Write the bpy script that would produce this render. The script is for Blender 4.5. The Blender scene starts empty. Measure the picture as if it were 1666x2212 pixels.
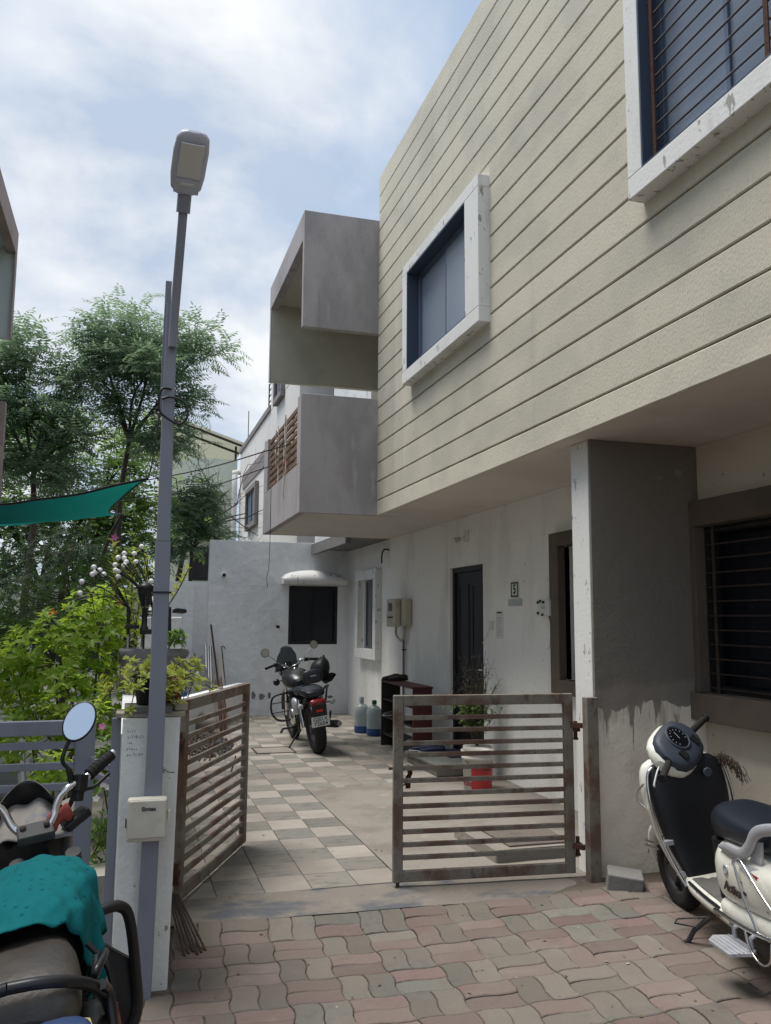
import bpy, math, random
from mathutils import Vector, Matrix, Euler, noise as mnoise
random.seed(7)
R = math.radians
scene = bpy.context.scene
COL = scene.collection

# ------------------------------------------------------------------ camera
cam_data = bpy.data.cameras.new('camera')
cam = bpy.data.objects.new('camera', cam_data)
COL.objects.link(cam)
cam_data.sensor_fit = 'VERTICAL'
cam_data.sensor_height = 36.0
cam_data.lens = 36.0 * 1842 / 2212
cam_data.clip_start = 0.05
cam_data.clip_end = 3000
_yaw, _pitch, _roll = R(16.675), R(7.181), R(.384)
_fw = Vector((math.sin(_yaw) * math.cos(_pitch), math.cos(_yaw) * math.cos(_pitch), math.sin(_pitch)))
_rt = Vector((math.cos(_yaw), -math.sin(_yaw), 0))
_up = _rt.cross(_fw)
_r2 = _rt * math.cos(_roll) + _up * math.sin(_roll)
_u2 = _up * math.cos(_roll) - _rt * math.sin(_roll)
cam.matrix_world = Matrix(((_r2.x, _u2.x, -_fw.x, 0), (_r2.y, _u2.y, -_fw.y, 0), (_r2.z, _u2.z, -_fw.z, 1.55), (0, 0, 0, 1)))
scene.camera = cam

# ------------------------------------------------------------------ sky and sun
SUN_EL, SUN_AZ = R(71), R(-70)          # azimuth from +Y, negative = towards -X
world = bpy.data.worlds.new('World')
scene.world = world
world.use_nodes = True
wn, wl = world.node_tree.nodes, world.node_tree.links
wn.clear()
w_out = wn.new('ShaderNodeOutputWorld')
w_bg = wn.new('ShaderNodeBackground')
w_bg.inputs['Strength'].default_value = 0.12
w_sky = wn.new('ShaderNodeTexSky')
w_sky.sky_type = 'NISHITA'
w_sky.sun_disc = False
w_sky.sun_elevation = SUN_EL
w_sky.sun_rotation = SUN_AZ
w_sky.air_density = 1.2
w_sky.dust_density = 2.0
w_tc = wn.new('ShaderNodeTexCoord')
# clouds live on a flat layer: direction divided by its height
w_sep = wn.new('ShaderNodeSeparateXYZ'); wl.new(w_tc.outputs['Generated'], w_sep.inputs[0])
w_h = wn.new('ShaderNodeMath'); w_h.operation = 'MAXIMUM'; w_h.inputs[1].default_value = 0.0
wl.new(w_sep.outputs['Z'], w_h.inputs[0])
w_h2 = wn.new('ShaderNodeMath'); w_h2.operation = 'ADD'; w_h2.inputs[1].default_value = 0.40
wl.new(w_h.outputs[0], w_h2.inputs[0])
w_div = wn.new('ShaderNodeVectorMath'); w_div.operation = 'DIVIDE'
w_cmb = wn.new('ShaderNodeCombineXYZ')
for k in range(3): wl.new(w_h2.outputs[0], w_cmb.inputs[k])
wl.new(w_tc.outputs['Generated'], w_div.inputs[0]); wl.new(w_cmb.outputs[0], w_div.inputs[1])
w_map = wn.new('ShaderNodeMapping'); w_map.inputs['Location'].default_value = (2.2, 0.3, 0.4)
wl.new(w_div.outputs[0], w_map.inputs[0])
def w_noise(scale, detail, rough, dist):
    n = wn.new('ShaderNodeTexNoise'); n.inputs['Scale'].default_value = scale; n.inputs['Detail'].default_value = detail
    n.inputs['Roughness'].default_value = rough; n.inputs['Distortion'].default_value = dist
    wl.new(w_map.outputs[0], n.inputs['Vector']); return n
w_n1 = w_noise(1.55, 8, .50, .35)
w_r1 = wn.new('ShaderNodeValToRGB'); w_r1.color_ramp.elements[0].position = .39; w_r1.color_ramp.elements[1].position = .60
w_r1.color_ramp.interpolation = 'EASE'
wl.new(w_n1.outputs['Fac'], w_r1.inputs[0])
w_n2 = w_noise(2.6, 8, .55, .2)
w_r2 = wn.new('ShaderNodeValToRGB'); w_r2.color_ramp.elements[0].position = .40; w_r2.color_ramp.elements[1].position = .60
w_r2.color_ramp.elements[0].color = (2.7, 3.2, 3.95, 1); w_r2.color_ramp.elements[1].color = (5.0, 5.1, 5.2, 1)
wl.new(w_n2.outputs['Fac'], w_r2.inputs[0])
w_haze = wn.new('ShaderNodeMixRGB'); w_haze.inputs[0].default_value = .85; w_haze.inputs[2].default_value = (2.35, 3.0, 3.95, 1)
wl.new(w_sky.outputs[0], w_haze.inputs[1])
w_mix = wn.new('ShaderNodeMixRGB')
wl.new(w_r1.outputs[0], w_mix.inputs[0]); wl.new(w_haze.outputs[0], w_mix.inputs[1]); wl.new(w_r2.outputs[0], w_mix.inputs[2])
wl.new(w_mix.outputs[0], w_bg.inputs['Color']); wl.new(w_bg.outputs[0], w_out.inputs[0])

sun_data = bpy.data.lights.new('sun', 'SUN')
sun = bpy.data.objects.new('sun', sun_data); COL.objects.link(sun)
sun_data.energy = 2.6; sun_data.angle = R(30); sun_data.color = (1, .96, .9)
_sd = Vector((math.sin(SUN_AZ) * math.cos(SUN_EL), math.cos(SUN_AZ) * math.cos(SUN_EL), math.sin(SUN_EL)))
sun.rotation_euler = _sd.to_track_quat('Z', 'Y').to_euler()
sun.location = (0, 0, 20)
scene.view_settings.view_transform = 'Standard'
scene.view_settings.look = 'None'
scene.view_settings.exposure = 0.72
scene.view_settings.gamma = 1.0
scene.view_settings.use_curve_mapping = False

# ------------------------------------------------------------------ helpers
def V(*a): return Vector(a)
def cr(pts, k=5, closed=False):
    """catmull-rom through pts"""
    P = [Vector(p) for p in pts]; out = []; n = len(P)
    rng = range(n) if closed else range(n - 1)
    for i in rng:
        p0 = P[(i - 1) % n] if (closed or i > 0) else P[0] * 2 - P[1]
        p1 = P[i]; p2 = P[(i + 1) % n]
        p3 = P[(i + 2) % n] if (closed or i + 2 < n) else P[-1] * 2 - P[-2]
        for j in range(k):
            t = j / k
            out.append(.5 * ((2 * p1) + (p2 - p0) * t + (2 * p0 - 5 * p1 + 4 * p2 - p3) * t * t + (3 * p1 - p0 - 3 * p2 + p3) * t ** 3))
    if not closed: out.append(P[-1])
    return out

class MB:
    def __init__(s): s.v = []; s.f = []; s.sm = []
    def add(s, vs, fs, smooth=False):
        b = len(s.v); s.v += [tuple(v) for v in vs]; s.f += [tuple(i + b for i in f) for f in fs]; s.sm += [smooth] * len(fs); return s
    def box(s, x0, x1, y0, y1, z0, z1):
        return s.add([(x0, y0, z0), (x1, y0, z0), (x1, y1, z0), (x0, y1, z0), (x0, y0, z1), (x1, y0, z1), (x1, y1, z1), (x0, y1, z1)],
                     [(0, 3, 2, 1), (4, 5, 6, 7), (0, 1, 5, 4), (1, 2, 6, 5), (2, 3, 7, 6), (3, 0, 4, 7)])
    def obox(s, c, sx, sy, sz, rot=(0, 0, 0)):
        m = Euler(rot).to_matrix(); c = Vector(c); vs = []
        for z in (-.5, .5):
            for x, y in ((-.5, -.5), (.5, -.5), (.5, .5), (-.5, .5)): vs.append(c + m @ Vector((x * sx, y * sy, z * sz)))
        return s.add(vs, [(0, 3, 2, 1), (4, 5, 6, 7), (0, 1, 5, 4), (1, 2, 6, 5), (2, 3, 7, 6), (3, 0, 4, 7)])
    def bar(s, a, b, w, h, up=(0, 0, 1)):
        a, b = Vector(a), Vector(b); d = (b - a).normalized(); u = Vector(up)
        r = d.cross(u)
        if r.length < 1e-4: r = d.cross(Vector((1, 0, 0)))
        r.normalize(); u = r.cross(d); vs = []
        for p in (a, b):
            for x, y in ((-.5, -.5), (.5, -.5), (.5, .5), (-.5, .5)): vs.append(p + r * x * w + u * y * h)
        return s.add(vs, [(0, 3, 2, 1), (4, 5, 6, 7), (0, 1, 5, 4), (1, 2, 6, 5), (2, 3, 7, 6), (3, 0, 4, 7)])
    def tube(s, pts, r, n=8, caps=True, closed=False):
        P = [Vector(p) for p in pts]; m = len(P)
        rr = r if isinstance(r, (list, tuple)) else [r] * m
        up = None; rings = []
        for i in range(m):
            if closed: t = P[(i + 1) % m] - P[i - 1]
            else: t = P[min(i + 1, m - 1)] - P[max(i - 1, 0)]
            t = t.normalized() if t.length > 1e-9 else Vector((0, 0, 1))
            if up is None:
                up = Vector((0, 0, 1)) if abs(t.z) < .9 else Vector((1, 0, 0))
            up = (up - t * up.dot(t))
            if up.length < 1e-5: up = t.orthogonal()
            up.normalize(); sd = t.cross(up)
            rings.append([P[i] + (up * math.cos(2 * math.pi * k / n) + sd * math.sin(2 * math.pi * k / n)) * rr[i] for k in range(n)])
        return s.loft(rings, caps and not closed, closed)
    def loft(s, rings, caps=True, closed=False, smooth=True):
        n = len(rings[0]); m = len(rings); vs = [p for r in rings for p in r]; fs = []
        for i in range(m if closed else m - 1):
            a = i * n; b = ((i + 1) % m) * n
            for k in range(n): fs.append((a + k, a + (k + 1) % n, b + (k + 1) % n, b + k))
        s.add(vs, fs, smooth)
        if caps:
            s.add(rings[0], [tuple(reversed(range(n)))], False); s.add(rings[-1], [tuple(range(n))], False)
        return s
    def lathe(s, prof, n=20, c=(0, 0, 0), rot=None, smooth=True, caps=True):
        c = Vector(c); M = rot if rot is not None else Matrix.Identity(3)
        rings = [[c + M @ Vector((r * math.cos(2 * math.pi * k / n), r * math.sin(2 * math.pi * k / n), z)) for k in range(n)] for r, z in prof]
        return s.loft(rings, caps, False, smooth)
    def ball(s, c, r, nu=12, nv=8):
        if not isinstance(r, (tuple, list)): r = (r, r, r)
        rings = []
        for j in range(nv + 1):
            a = math.pi * (j + .02 if j == 0 else (j - .02 if j == nv else j)) / nv
            rings.append([Vector((c[0] + r[0] * math.sin(a) * math.cos(2 * math.pi * k / nu), c[1] + r[1] * math.sin(a) * math.sin(2 * math.pi * k / nu), c[2] - r[2] * math.cos(a))) for k in range(nu)])
        return s.loft(rings, True)
    def prism(s, poly, off, smooth=False):
        """closed 3-D polygon extruded by vector off"""
        P = [Vector(p) for p in poly]; o = Vector(off); n = len(P)
        s.add(P, [tuple(range(n))]); s.add([p + o for p in P], [tuple(reversed(range(n)))])
        return s.add(P + [p + o for p in P], [(k, n + k, n + (k + 1) % n, (k + 1) % n) for k in range(n)], smooth)
    def sheet(s, fn, nu, nv, smooth=True):
        vs = [fn(i / nu, j / nv) for j in range(nv + 1) for i in range(nu + 1)]
        return s.add(vs, [(j * (nu + 1) + i, j * (nu + 1) + i + 1, (j + 1) * (nu + 1) + i + 1, (j + 1) * (nu + 1) + i) for j in range(nv) for i in range(nu)], smooth)
    def frame(s, axis, p0, p1, a0, a1, b0, b1, t):
        """rectangular ring (four butted bars) in the plane across axis"""
        def bx(u0, u1, w0, w1):
            if axis == 'X': s.box(p0, p1, u0, u1, w0, w1)
            else: s.box(u0, u1, p0, p1, w0, w1)
        bx(a0, a1, b0, b0 + t); bx(a0, a1, b1 - t, b1); bx(a0, a0 + t, b0 + t, b1 - t); bx(a1 - t, a1, b0 + t, b1 - t)
        return s
    def wall(s, axis, p0, p1, a0, a1, b0, b1, holes=()):
        """wall slab with rectangular openings (ha0,ha1,hb0,hb1): split along a"""
        cuts = sorted({a0, a1, *[h[0] for h in holes], *[h[1] for h in holes]})
        for c0, c1 in zip(cuts, cuts[1:]):
            hs = sorted((h[2], h[3]) for h in holes if h[0] <= c0 + 1e-6 and h[1] >= c1 - 1e-6)
            z = b0
            for h0, h1 in hs + [(b1, b1)]:
                if h0 > z + 1e-6:
                    if axis == 'X': s.box(p0, p1, c0, c1, z, h0)
                    else: s.box(c0, c1, p0, p1, z, h0)
                z = h1
        return s

def ring(c, u, v, ru, rv, n=16, p=2.0):
    c, u, v = Vector(c), Vector(u), Vector(v); out = []
    for k in range(n):
        a = 2 * math.pi * k / n; ca, sa = math.cos(a), math.sin(a)
        out.append(c + u * ru * math.copysign(abs(ca) ** (2 / p), ca) + v * rv * math.copysign(abs(sa) ** (2 / p), sa))
    return out

ORG = {}
def org(o): return ORG.get(o.name, Vector((0, 0, 0))) if o else Vector((0, 0, 0))
def thing(name, label, cat, loc=(0, 0, 0), group=None, kind=None):
    o = bpy.data.objects.new(name, None); COL.objects.link(o); o.empty_display_size = .1
    o.location = loc; ORG[o.name] = Vector(loc)
    if kind: o['kind'] = kind
    else:
        o['label'] = label; o['category'] = cat
        if group: o['group'] = group
    return o
def mesh_of(mb, name, m, off=Vector((0, 0, 0))):
    me = bpy.data.meshes.new(name)
    me.from_pydata([(v[0] - off[0], v[1] - off[1], v[2] - off[2]) for v in mb.v], [], mb.f)
    me.polygons.foreach_set('use_smooth', mb.sm); me.update()
    if m: me.materials.append(m)
    return me
def part(mb, name, m, parent, bevel=0, label=None, kind=None):
    """one mesh, coordinates given in the parent's building space"""
    off = org(parent)
    o = bpy.data.objects.new(name, mesh_of(mb, name, m, off)); COL.objects.link(o)
    if parent: o.parent = parent
    ORG[o.name] = off
    if bevel:
        b = o.modifiers.new('bevel', 'BEVEL'); b.width = bevel; b.segments = 2; b.limit_method = 'ANGLE'; b.angle_limit = R(40)
    if label: o['label'] = label
    if kind: o['kind'] = kind
    return o
def single(mb, name, m, label=None, cat=None, group=None, kind=None, loc=None, bevel=0):
    """a thing that is one mesh; origin at its base"""
    if loc is None:
        xs = [v[0] for v in mb.v]; ys = [v[1] for v in mb.v]; zs = [v[2] for v in mb.v]
        loc = ((min(xs) + max(xs)) / 2, (min(ys) + max(ys)) / 2, min(zs))
    o = bpy.data.objects.new(name, mesh_of(mb, name, m, Vector(loc))); COL.objects.link(o); o.location = loc
    ORG[o.name] = Vector(loc)
    if kind: o['kind'] = kind
    if label: o['label'] = label
    if cat: o['category'] = cat
    if group: o['group'] = group
    if bevel:
        b = o.modifiers.new('bevel', 'BEVEL'); b.width = bevel; b.segments = 2; b.limit_method = 'ANGLE'; b.angle_limit = R(40)
    return o
def text_mb(body, size, depth=.002, shear=0.0, bold=0.0, font_space=1.0):
    cu = bpy.data.curves.new('t', 'FONT'); cu.body = body; cu.size = size; cu.extrude = depth; cu.shear = shear; cu.offset = bold
    cu.align_x = 'CENTER'; cu.align_y = 'CENTER'; cu.space_character = font_space; cu.resolution_u = 3
    o = bpy.data.objects.new('t', cu); COL.objects.link(o)
    dg = bpy.context.evaluated_depsgraph_get(); me = bpy.data.meshes.new_from_object(o.evaluated_get(dg))
    mb = MB(); mb.add([v.co.copy() for v in me.vertices], [tuple(p.vertices) for p in me.polygons])
    bpy.data.objects.remove(o); bpy.data.curves.remove(cu); bpy.data.meshes.remove(me)
    return mb
def xform(mb, M):
    mb.v = [tuple(M @ Vector(v)) for v in mb.v]; return mb
def face_frame(origin, right, up):
    r, u = Vector(right).normalized(), Vector(up).normalized(); n = r.cross(u); o = Vector(origin)
    return Matrix(((r.x, u.x, n.x, o.x), (r.y, u.y, n.y, o.y), (r.z, u.z, n.z, o.z), (0, 0, 0, 1)))

# ------------------------------------------------------------------ materials
def mat(name, base, layers=(), rough=.75, bumps=(), metal=0.0, spec=.4, rnd=0.0, coat=0.0, transl=None, coords='WORLD', rough_var=0.0):
    """layers: (colour, noise scale, lo, hi, (sx,sy,sz), strength[, zrange]) ; bumps: (strength, scale, (sx,sy,sz))"""
    m = bpy.data.materials.new(name); m.use_nodes = True
    N, L = m.node_tree.nodes, m.node_tree.links
    b = N['Principled BSDF']
    b.inputs['Roughness'].default_value = rough; b.inputs['Metallic'].default_value = metal
    b.inputs['Specular IOR Level'].default_value = spec; b.inputs['Coat Weight'].default_value = coat; b.inputs['Coat Roughness'].default_value = .12
    if coords == 'WORLD': src = N.new('ShaderNodeNewGeometry').outputs['Position']
    else: src = N.new('ShaderNodeTexCoord').outputs['Object']
    def nz(scale, stretch, detail=6, rg=.6, dist=0.0):
        mp = N.new('ShaderNodeMapping'); mp.inputs['Scale'].default_value = stretch; L.new(src, mp.inputs[0])
        n = N.new('ShaderNodeTexNoise'); n.inputs['Scale'].default_value = scale; n.inputs['Detail'].default_value = detail
        n.inputs['Roughness'].default_value = rg; n.inputs['Distortion'].default_value = dist
        L.new(mp.outputs[0], n.inputs['Vector']); return n.outputs['Fac']
    col = N.new('ShaderNodeRGB'); col.outputs[0].default_value = (*base, 1); cur = col.outputs[0]
    for ly in layers:
        c, sc, lo, hi, st, k = ly[:6]
        mr = N.new('ShaderNodeMapRange'); mr.inputs['From Min'].default_value = lo; mr.inputs['From Max'].default_value = hi
        mr.inputs['To Max'].default_value = k; mr.interpolation_type = 'SMOOTHSTEP'
        f = nz(sc, st)
        if len(ly) > 6:                       # paint that ends at a height: noise + (z - z0) / span
            z0, span = ly[6]
            sp = N.new('ShaderNodeSeparateXYZ'); L.new(src, sp.inputs[0])
            a = N.new('ShaderNodeMath'); a.operation = 'SUBTRACT'; L.new(sp.outputs['Z'], a.inputs[0]); a.inputs[1].default_value = z0
            d = N.new('ShaderNodeMath'); d.operation = 'DIVIDE'; L.new(a.outputs[0], d.inputs[0]); d.inputs[1].default_value = span
            e = N.new('ShaderNodeMath'); e.operation = 'ADD'; L.new(d.outputs[0], e.inputs[0]); L.new(f, e.inputs[1]); f = e.outputs[0]
        L.new(f, mr.inputs['Value'])
        mx = N.new('ShaderNodeMixRGB'); mx.inputs[2].default_value = (*c, 1); L.new(mr.outputs[0], mx.inputs[0]); L.new(cur, mx.inputs[1]); cur = mx.outputs[0]
    if rnd:
        oi = N.new('ShaderNodeObjectInfo'); mr = N.new('ShaderNodeMapRange'); mr.inputs['To Min'].default_value = 1 - rnd; mr.inputs['To Max'].default_value = 1 + rnd
        L.new(oi.outputs['Random'], mr.inputs['Value'])
        vm = N.new('ShaderNodeVectorMath'); vm.operation = 'SCALE'; L.new(cur, vm.inputs[0]); L.new(mr.outputs[0], vm.inputs['Scale']); cur = vm.outputs[0]
    L.new(cur, b.inputs['Base Color'])
    if rough_var:
        mr = N.new('ShaderNodeMapRange'); mr.inputs['To Min'].default_value = max(.02, rough - rough_var); mr.inputs['To Max'].default_value = min(1, rough + rough_var)
        mr.inputs['From Min'].default_value = .3; mr.inputs['From Max'].default_value = .7
        L.new(nz(9, (1, 1, 1)), mr.inputs['Value']); L.new(mr.outputs[0], b.inputs['Roughness'])
    nrm = None
    for st, sc, sx in bumps:
        bp = N.new('ShaderNodeBump'); bp.inputs['Strength'].default_value = st; bp.inputs['Distance'].default_value = .5 / sc
        L.new(nz(sc, sx, 3, .5), bp.inputs['Height'])
        if nrm is not None: L.new(nrm, bp.inputs['Normal'])
        nrm = bp.outputs[0]
    if nrm is not None: L.new(nrm, b.inputs['Normal'])
    if transl:
        t = N.new('ShaderNodeBsdfTranslucent'); t.inputs[0].default_value = (*transl[0], 1)
        mx = N.new('ShaderNodeMixShader'); mx.inputs[0].default_value = transl[1]
        L.new(b.outputs[0], mx.inputs[1]); L.new(t.outputs[0], mx.inputs[2]); L.new(mx.outputs[0], N['Material Output'].inputs['Surface'])
    return m
I3 = (1, 1, 1); DRIP = (1, 1, .12)

M = {}
M['siding'] = mat('siding', (.59, .555, .455), [((.50, .475, .40), 1.3, .42, .62, (1, 1, 1.5), .8), ((.35, .34, .295), 3.2, .55, .76, (1, 1, .07), .38), ((.34, .33, .285), 1.1, .58, .74, (1, .6, 2.2), .3), ((.58, .55, .44), 3.5, .55, .7, I3, .5), ((.36, .34, .295), 85, .57, .68, (1, 1, .6), .5)], .9, [(.42, 75, (1, 1, .65)), (.35, 220, I3)], spec=.2, rnd=.05)
M['groove'] = mat('groove', (.31, .285, .225), rough=.95)
M['soffit'] = mat('soffit', (.66, .61, .55), [((.54, .50, .45), 1.1, .45, .65, I3, .6)], .9, [(.15, 40, I3)], spec=.2)
M['plaster'] = mat('plaster', (.80, .785, .75), [((.64, .62, .585), 1.4, .48, .68, (1, 1, .4), .7), ((.42, .39, .35), 3, .62, .76, DRIP, .45), ((.17, .14, .12), 22, .685, .70, I3, .85)], .88, [(.35, 70, I3), (.2, 9, I3)], spec=.25)
M['white_wall'] = mat('white_wall', (.78, .79, .80), [((.62, .64, .65), 1.1, .45, .66, (1, 1, .5), .8), ((.34, .35, .34), 2.6, .60, .74, DRIP, .55), ((.25, .23, .2), 9, .70, .74, I3, .7)], .85, [(.35, 60, I3), (.25, 6, I3)], spec=.25)
M['white_paint'] = mat('white_paint', (.74, .74, .72), [((.58, .58, .56), 2.0, .5, .7, (1, 1, .5), .6), ((.33, .32, .30), 16, .615, .63, (1, 1, .4), .95), ((.24, .23, .2), 4, .66, .76, DRIP, .5)], .7, [(.2, 50, I3)], spec=.3)
M['pillar_paint'] = mat('pillar_paint', (.80, .82, .79), [((.66, .67, .63), 3.0, .5, .7, (1, 1, .4), .7), ((.27, .26, .23), 18, .655, .665, (1, 1, .7), .95), ((.22, .21, .19), 5, .62, .72, (1.3, 1, .2), .7)], .75, [(.3, 40, I3)], spec=.3)
M['cement'] = mat('cement', (.20, .195, .19), [((.145, .14, .14), 1.6, .45, .65, I3, .8), ((.26, .245, .23), 3, .58, .72, (1, 1, .3), .5)], .9, [(.25, 30, I3)], spec=.25)
M['balcony'] = mat('balcony', (.40, .375, .38), [((.28, .265, .27), 1.8, .44, .66, (1, 1, .5), .8), ((.22, .21, .21), 4, .54, .72, (1, 1, .08), .65), ((.46, .43, .41), 9, .6, .7, (1, 1, .2), .5), ((.20, .19, .19), 30, .66, .7, I3, .5)], .9, [(.2, 40, I3)], spec=.2)
M['balcony_in'] = mat('balcony_in', (.52, .50, .42), [((.42, .40, .33), 1.8, .46, .66, I3, .6)], .9, [(.15, 40, I3)], spec=.2)
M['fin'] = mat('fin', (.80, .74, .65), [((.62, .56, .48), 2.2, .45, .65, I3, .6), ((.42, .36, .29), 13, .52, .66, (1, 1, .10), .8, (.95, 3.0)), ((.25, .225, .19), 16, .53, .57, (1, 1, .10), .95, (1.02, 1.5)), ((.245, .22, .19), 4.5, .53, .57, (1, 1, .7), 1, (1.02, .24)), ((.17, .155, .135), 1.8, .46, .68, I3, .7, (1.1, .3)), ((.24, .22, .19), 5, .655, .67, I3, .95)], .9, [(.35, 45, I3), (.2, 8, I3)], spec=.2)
M['alu'] = mat('alu', (.16, .2, .27), rough=.4, metal=.6)
M['frost_reflection'] = mat('frost_reflection', (.15, .19, .26), [((.27, .315, .38), .28, .38, .65, (1, 1, .4), .7)], .25, spec=.6)  # paler drifts imitate reflections in the glass, painted into the pane colour
M['reveal'] = mat('reveal', (.05, .07, .11), rough=.6)
M['darkglass'] = mat('darkglass', (.008, .01, .016), [((.2, .2, .2), 40, .72, .74, (1.6, 1.6, .25), .5)], .22, spec=.5)
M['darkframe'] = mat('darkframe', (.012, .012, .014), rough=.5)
M['browngrey'] = mat('browngrey', (.13, .105, .085), [((.09, .075, .06), 3, .45, .65, I3, .7)], .85, [(.2, 60, I3)], spec=.25)
M['bars'] = mat('bars', (.10, .10, .11), [((.13, .07, .045), 25, .55, .65, I3, .8)], .6, metal=.3)
M['door'] = mat('door', (.010, .010, .015), [((.035, .024, .018), 3, .5, .7, (1, 1, .1), .7)], .55)
M['rust_paint'] = mat('rust_paint', (.20, .185, .155), [((.12, .065, .045), 4.2, .44, .62, I3, .85), ((.075, .045, .034), 14, .54, .70, (1, 1, .5), .7), ((.05, .03, .024), 60, .58, .70, I3, .6), ((.23, .22, .185), 8, .62, .74, I3, .45)], .75, [(.4, 90, I3)], spec=.3)
M['rust'] = mat('rust', (.085, .042, .03), [((.05, .025, .018), 30, .5, .65, I3, .8)], .85, [(.5, 90, I3)], spec=.2)
M['grey_steel'] = mat('grey_steel', (.225, .24, .29), [((.17, .18, .22), 5, .5, .68, (1, 1, .3), .6), ((.1, .09, .09), 30, .68, .72, I3, .6)], .5, [(.1, 120, I3)], spec=.4)
M['black'] = mat('black', (.012, .012, .013), rough=.45)
M['rubber'] = mat('rubber', (.014, .014, .014), [((.05, .045, .04), 9, .5, .7, I3, .35)], .8, [(.3, 90, I3)], spec=.3)
M['chrome'] = mat('chrome', (.62, .62, .64), rough=.16, metal=1.0, rough_var=.08)
M['iron'] = mat('iron', (.05, .04, .035), [((.1, .055, .035), 18, .5, .65, I3, .7)], .8, [(.4, 70, I3)], spec=.3)
# ------------------------------------------------------------------ ground
def lane_z(x, y):
    t = min(1, max(0, (x - 1.0) / 2.2)); t = t * t * (3 - 2 * t)
    z = -.05 + .075 * t
    r = min(1, max(0, (y - 4.44) / .26)); g = min(1, max(0, (3.0 - x) / .4))
    return max(z, z + (-.004 - z) * r * g)

M['dust'] = mat('dust', (.13, .108, .088), [((.085, .07, .058), 6, .45, .65, I3, .7), ((.20, .18, .15), 40, .55, .7, I3, .5)], .95, [(.5, 120, I3)], spec=.15)
M['paver_red'] = mat('paver_red', (.170, .118, .108), [((.12, .085, .075), 16, .5, .70, I3, .5), ((.175, .140, .122), 1.3, .34, .56, I3, .9), ((.195, .168, .146), 5, .50, .68, I3, .6), ((.115, .095, .08), 3.1, .60, .74, I3, .55), ((.27, .24, .21), 70, .62, .72, I3, .5)], .92, [(.5, 130, I3), (.25, 25, I3)], spec=.18, rnd=.16)
M['paver_grey'] = mat('paver_grey', (.150, .148, .128), [((.10, .10, .088), 16, .5, .70, I3, .5), ((.172, .147, .125), 1.3, .34, .56, I3, .9), ((.19, .168, .144), 5, .50, .68, I3, .6), ((.11, .095, .08), 3.1, .60, .74, I3, .55), ((.27, .25, .22), 70, .62, .72, I3, .5)], .92, [(.5, 130, I3), (.25, 25, I3)], spec=.18, rnd=.16)
M['tile_light'] = mat('tile_light', (.335, .305, .265), [((.235, .207, .175), 1.0, .38, .62, I3, .85), ((.24, .23, .21), 9, .58, .66, (1, 2.5, 1), .5), ((.20, .17, .14), 40, .62, .75, I3, .5)], .66, [(.08, 60, I3)], spec=.25, rnd=.10, rough_var=.15)
M['tile_dark'] = mat('tile_dark', (.185, .182, .158), [((.225, .20, .17), 1.0, .38, .62, I3, .8), ((.12, .125, .115), 7, .52, .62, (1, 2.8, 1), .75), ((.30, .29, .26), 12, .62, .68, (1, 2, 1), .6)], .66, [(.08, 60, I3)], spec=.25, rnd=.14, rough_var=.15)
M['concrete'] = mat('concrete', (.245, .225, .195), [((.18, .16, .135), 1.6, .44, .64, I3, .8), ((.32, .30, .27), 5, .58, .7, I3, .5), ((.13, .12, .105), 25, .62, .72, I3, .5)], .9, [(.4, 90, I3), (.3, 14, I3)], spec=.2)
M['blue_cement'] = mat('blue_cement', (.20, .18, .155), [((.085, .095, .115), 1.5, .50, .62, (1, 1.6, 1), .85), ((.25, .225, .19), 7, .52, .7, I3, .6), ((.13, .115, .1), 20, .58, .7, I3, .5)], .85, [(.35, 60, I3)], spec=.2)
M['garden_tile'] = mat('garden_tile', (.17, .165, .155), [((.12, .115, .11), 3, .45, .65, I3, .6)], .7, [(.1, 40, I3)])
M['soil'] = mat('soil', (.10, .085, .065), [((.06, .05, .04), 8, .45, .65, I3, .7)], .95, [(.6, 40, I3)], spec=.1)

mb = MB(); S = 400
mb.add([(-S, -S, -.16), (S, -S, -.16), (S, S, -.16), (-S, S, -.16)], [(0, 1, 2, 3)])
single(mb, 'ground', M['soil'], kind='structure', loc=(0, 0, -.16))

# lane base, then pavers on it
mb = MB()
mb.sheet(lambda u, v: (-6 + 14 * u, -6 + 10.86 * v, lane_z(-6 + 14 * u, -6 + 10.86 * v) - .0095 + .005 * mnoise.noise(Vector((u * 40, v * 34, 0)))), 220, 170)
lane = single(mb, 'lane', M['dust'], kind='structure', loc=(0, 0, 0))
def paver_mesh(L, W, horizontal, d, g, h, m, flip, name):
    """brick with stepped (zigzag) sides that nest into their neighbours"""
    pr = [(0, 0), (.12, 1), (.36, 1), (.5, 0), (.64, -1), (.88, -1), (1, 0)]
    half = [(0, 0), (.24, 1), (.72, 1), (1, 0)]
    sgn = (-1 if flip else 1) * (-1 if horizontal else 1)
    bot = [(t * L, e * d) for t, e in pr]; top = [(t * L, W + e * d) for t, e in reversed(pr)]
    rgt = [(L + sgn * e * d, t * W) for t, e in half[1:-1]]; lft = [(sgn * e * d, t * W) for t, e in reversed(half[1:-1])]
    poly = bot + rgt + top + lft
    cx, cy = L / 2, W / 2
    def sh(k, z): return [((x - cx) * (1 - 2 * k / L), (y - cy) * (1 - 2 * k / W), z) for x, y in poly]
    if not horizontal: rot = lambda q: (-q[1], q[0], q[2])
    else: rot = lambda q: q
    lo, md, tp = [[rot(q) for q in r] for r in (sh(g, -.03), sh(g, -.004), sh(g + .004, 0))]
    mb = MB(); n = len(lo); mb.loft([lo, md, tp], False, False, False); mb.add(tp, [tuple(range(n))])
    return mesh_of(mb, name, m)
Q = .2405; ANG = R(-2.7)
pm = {}
for hz in (0, 1):
    for fl in (0, 1):
        pm[hz, fl] = paver_mesh(Q, Q / 2, hz, .0075, .0018, .03, M['paver_red'] if hz else M['paver_grey'], fl, 'paver')
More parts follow.
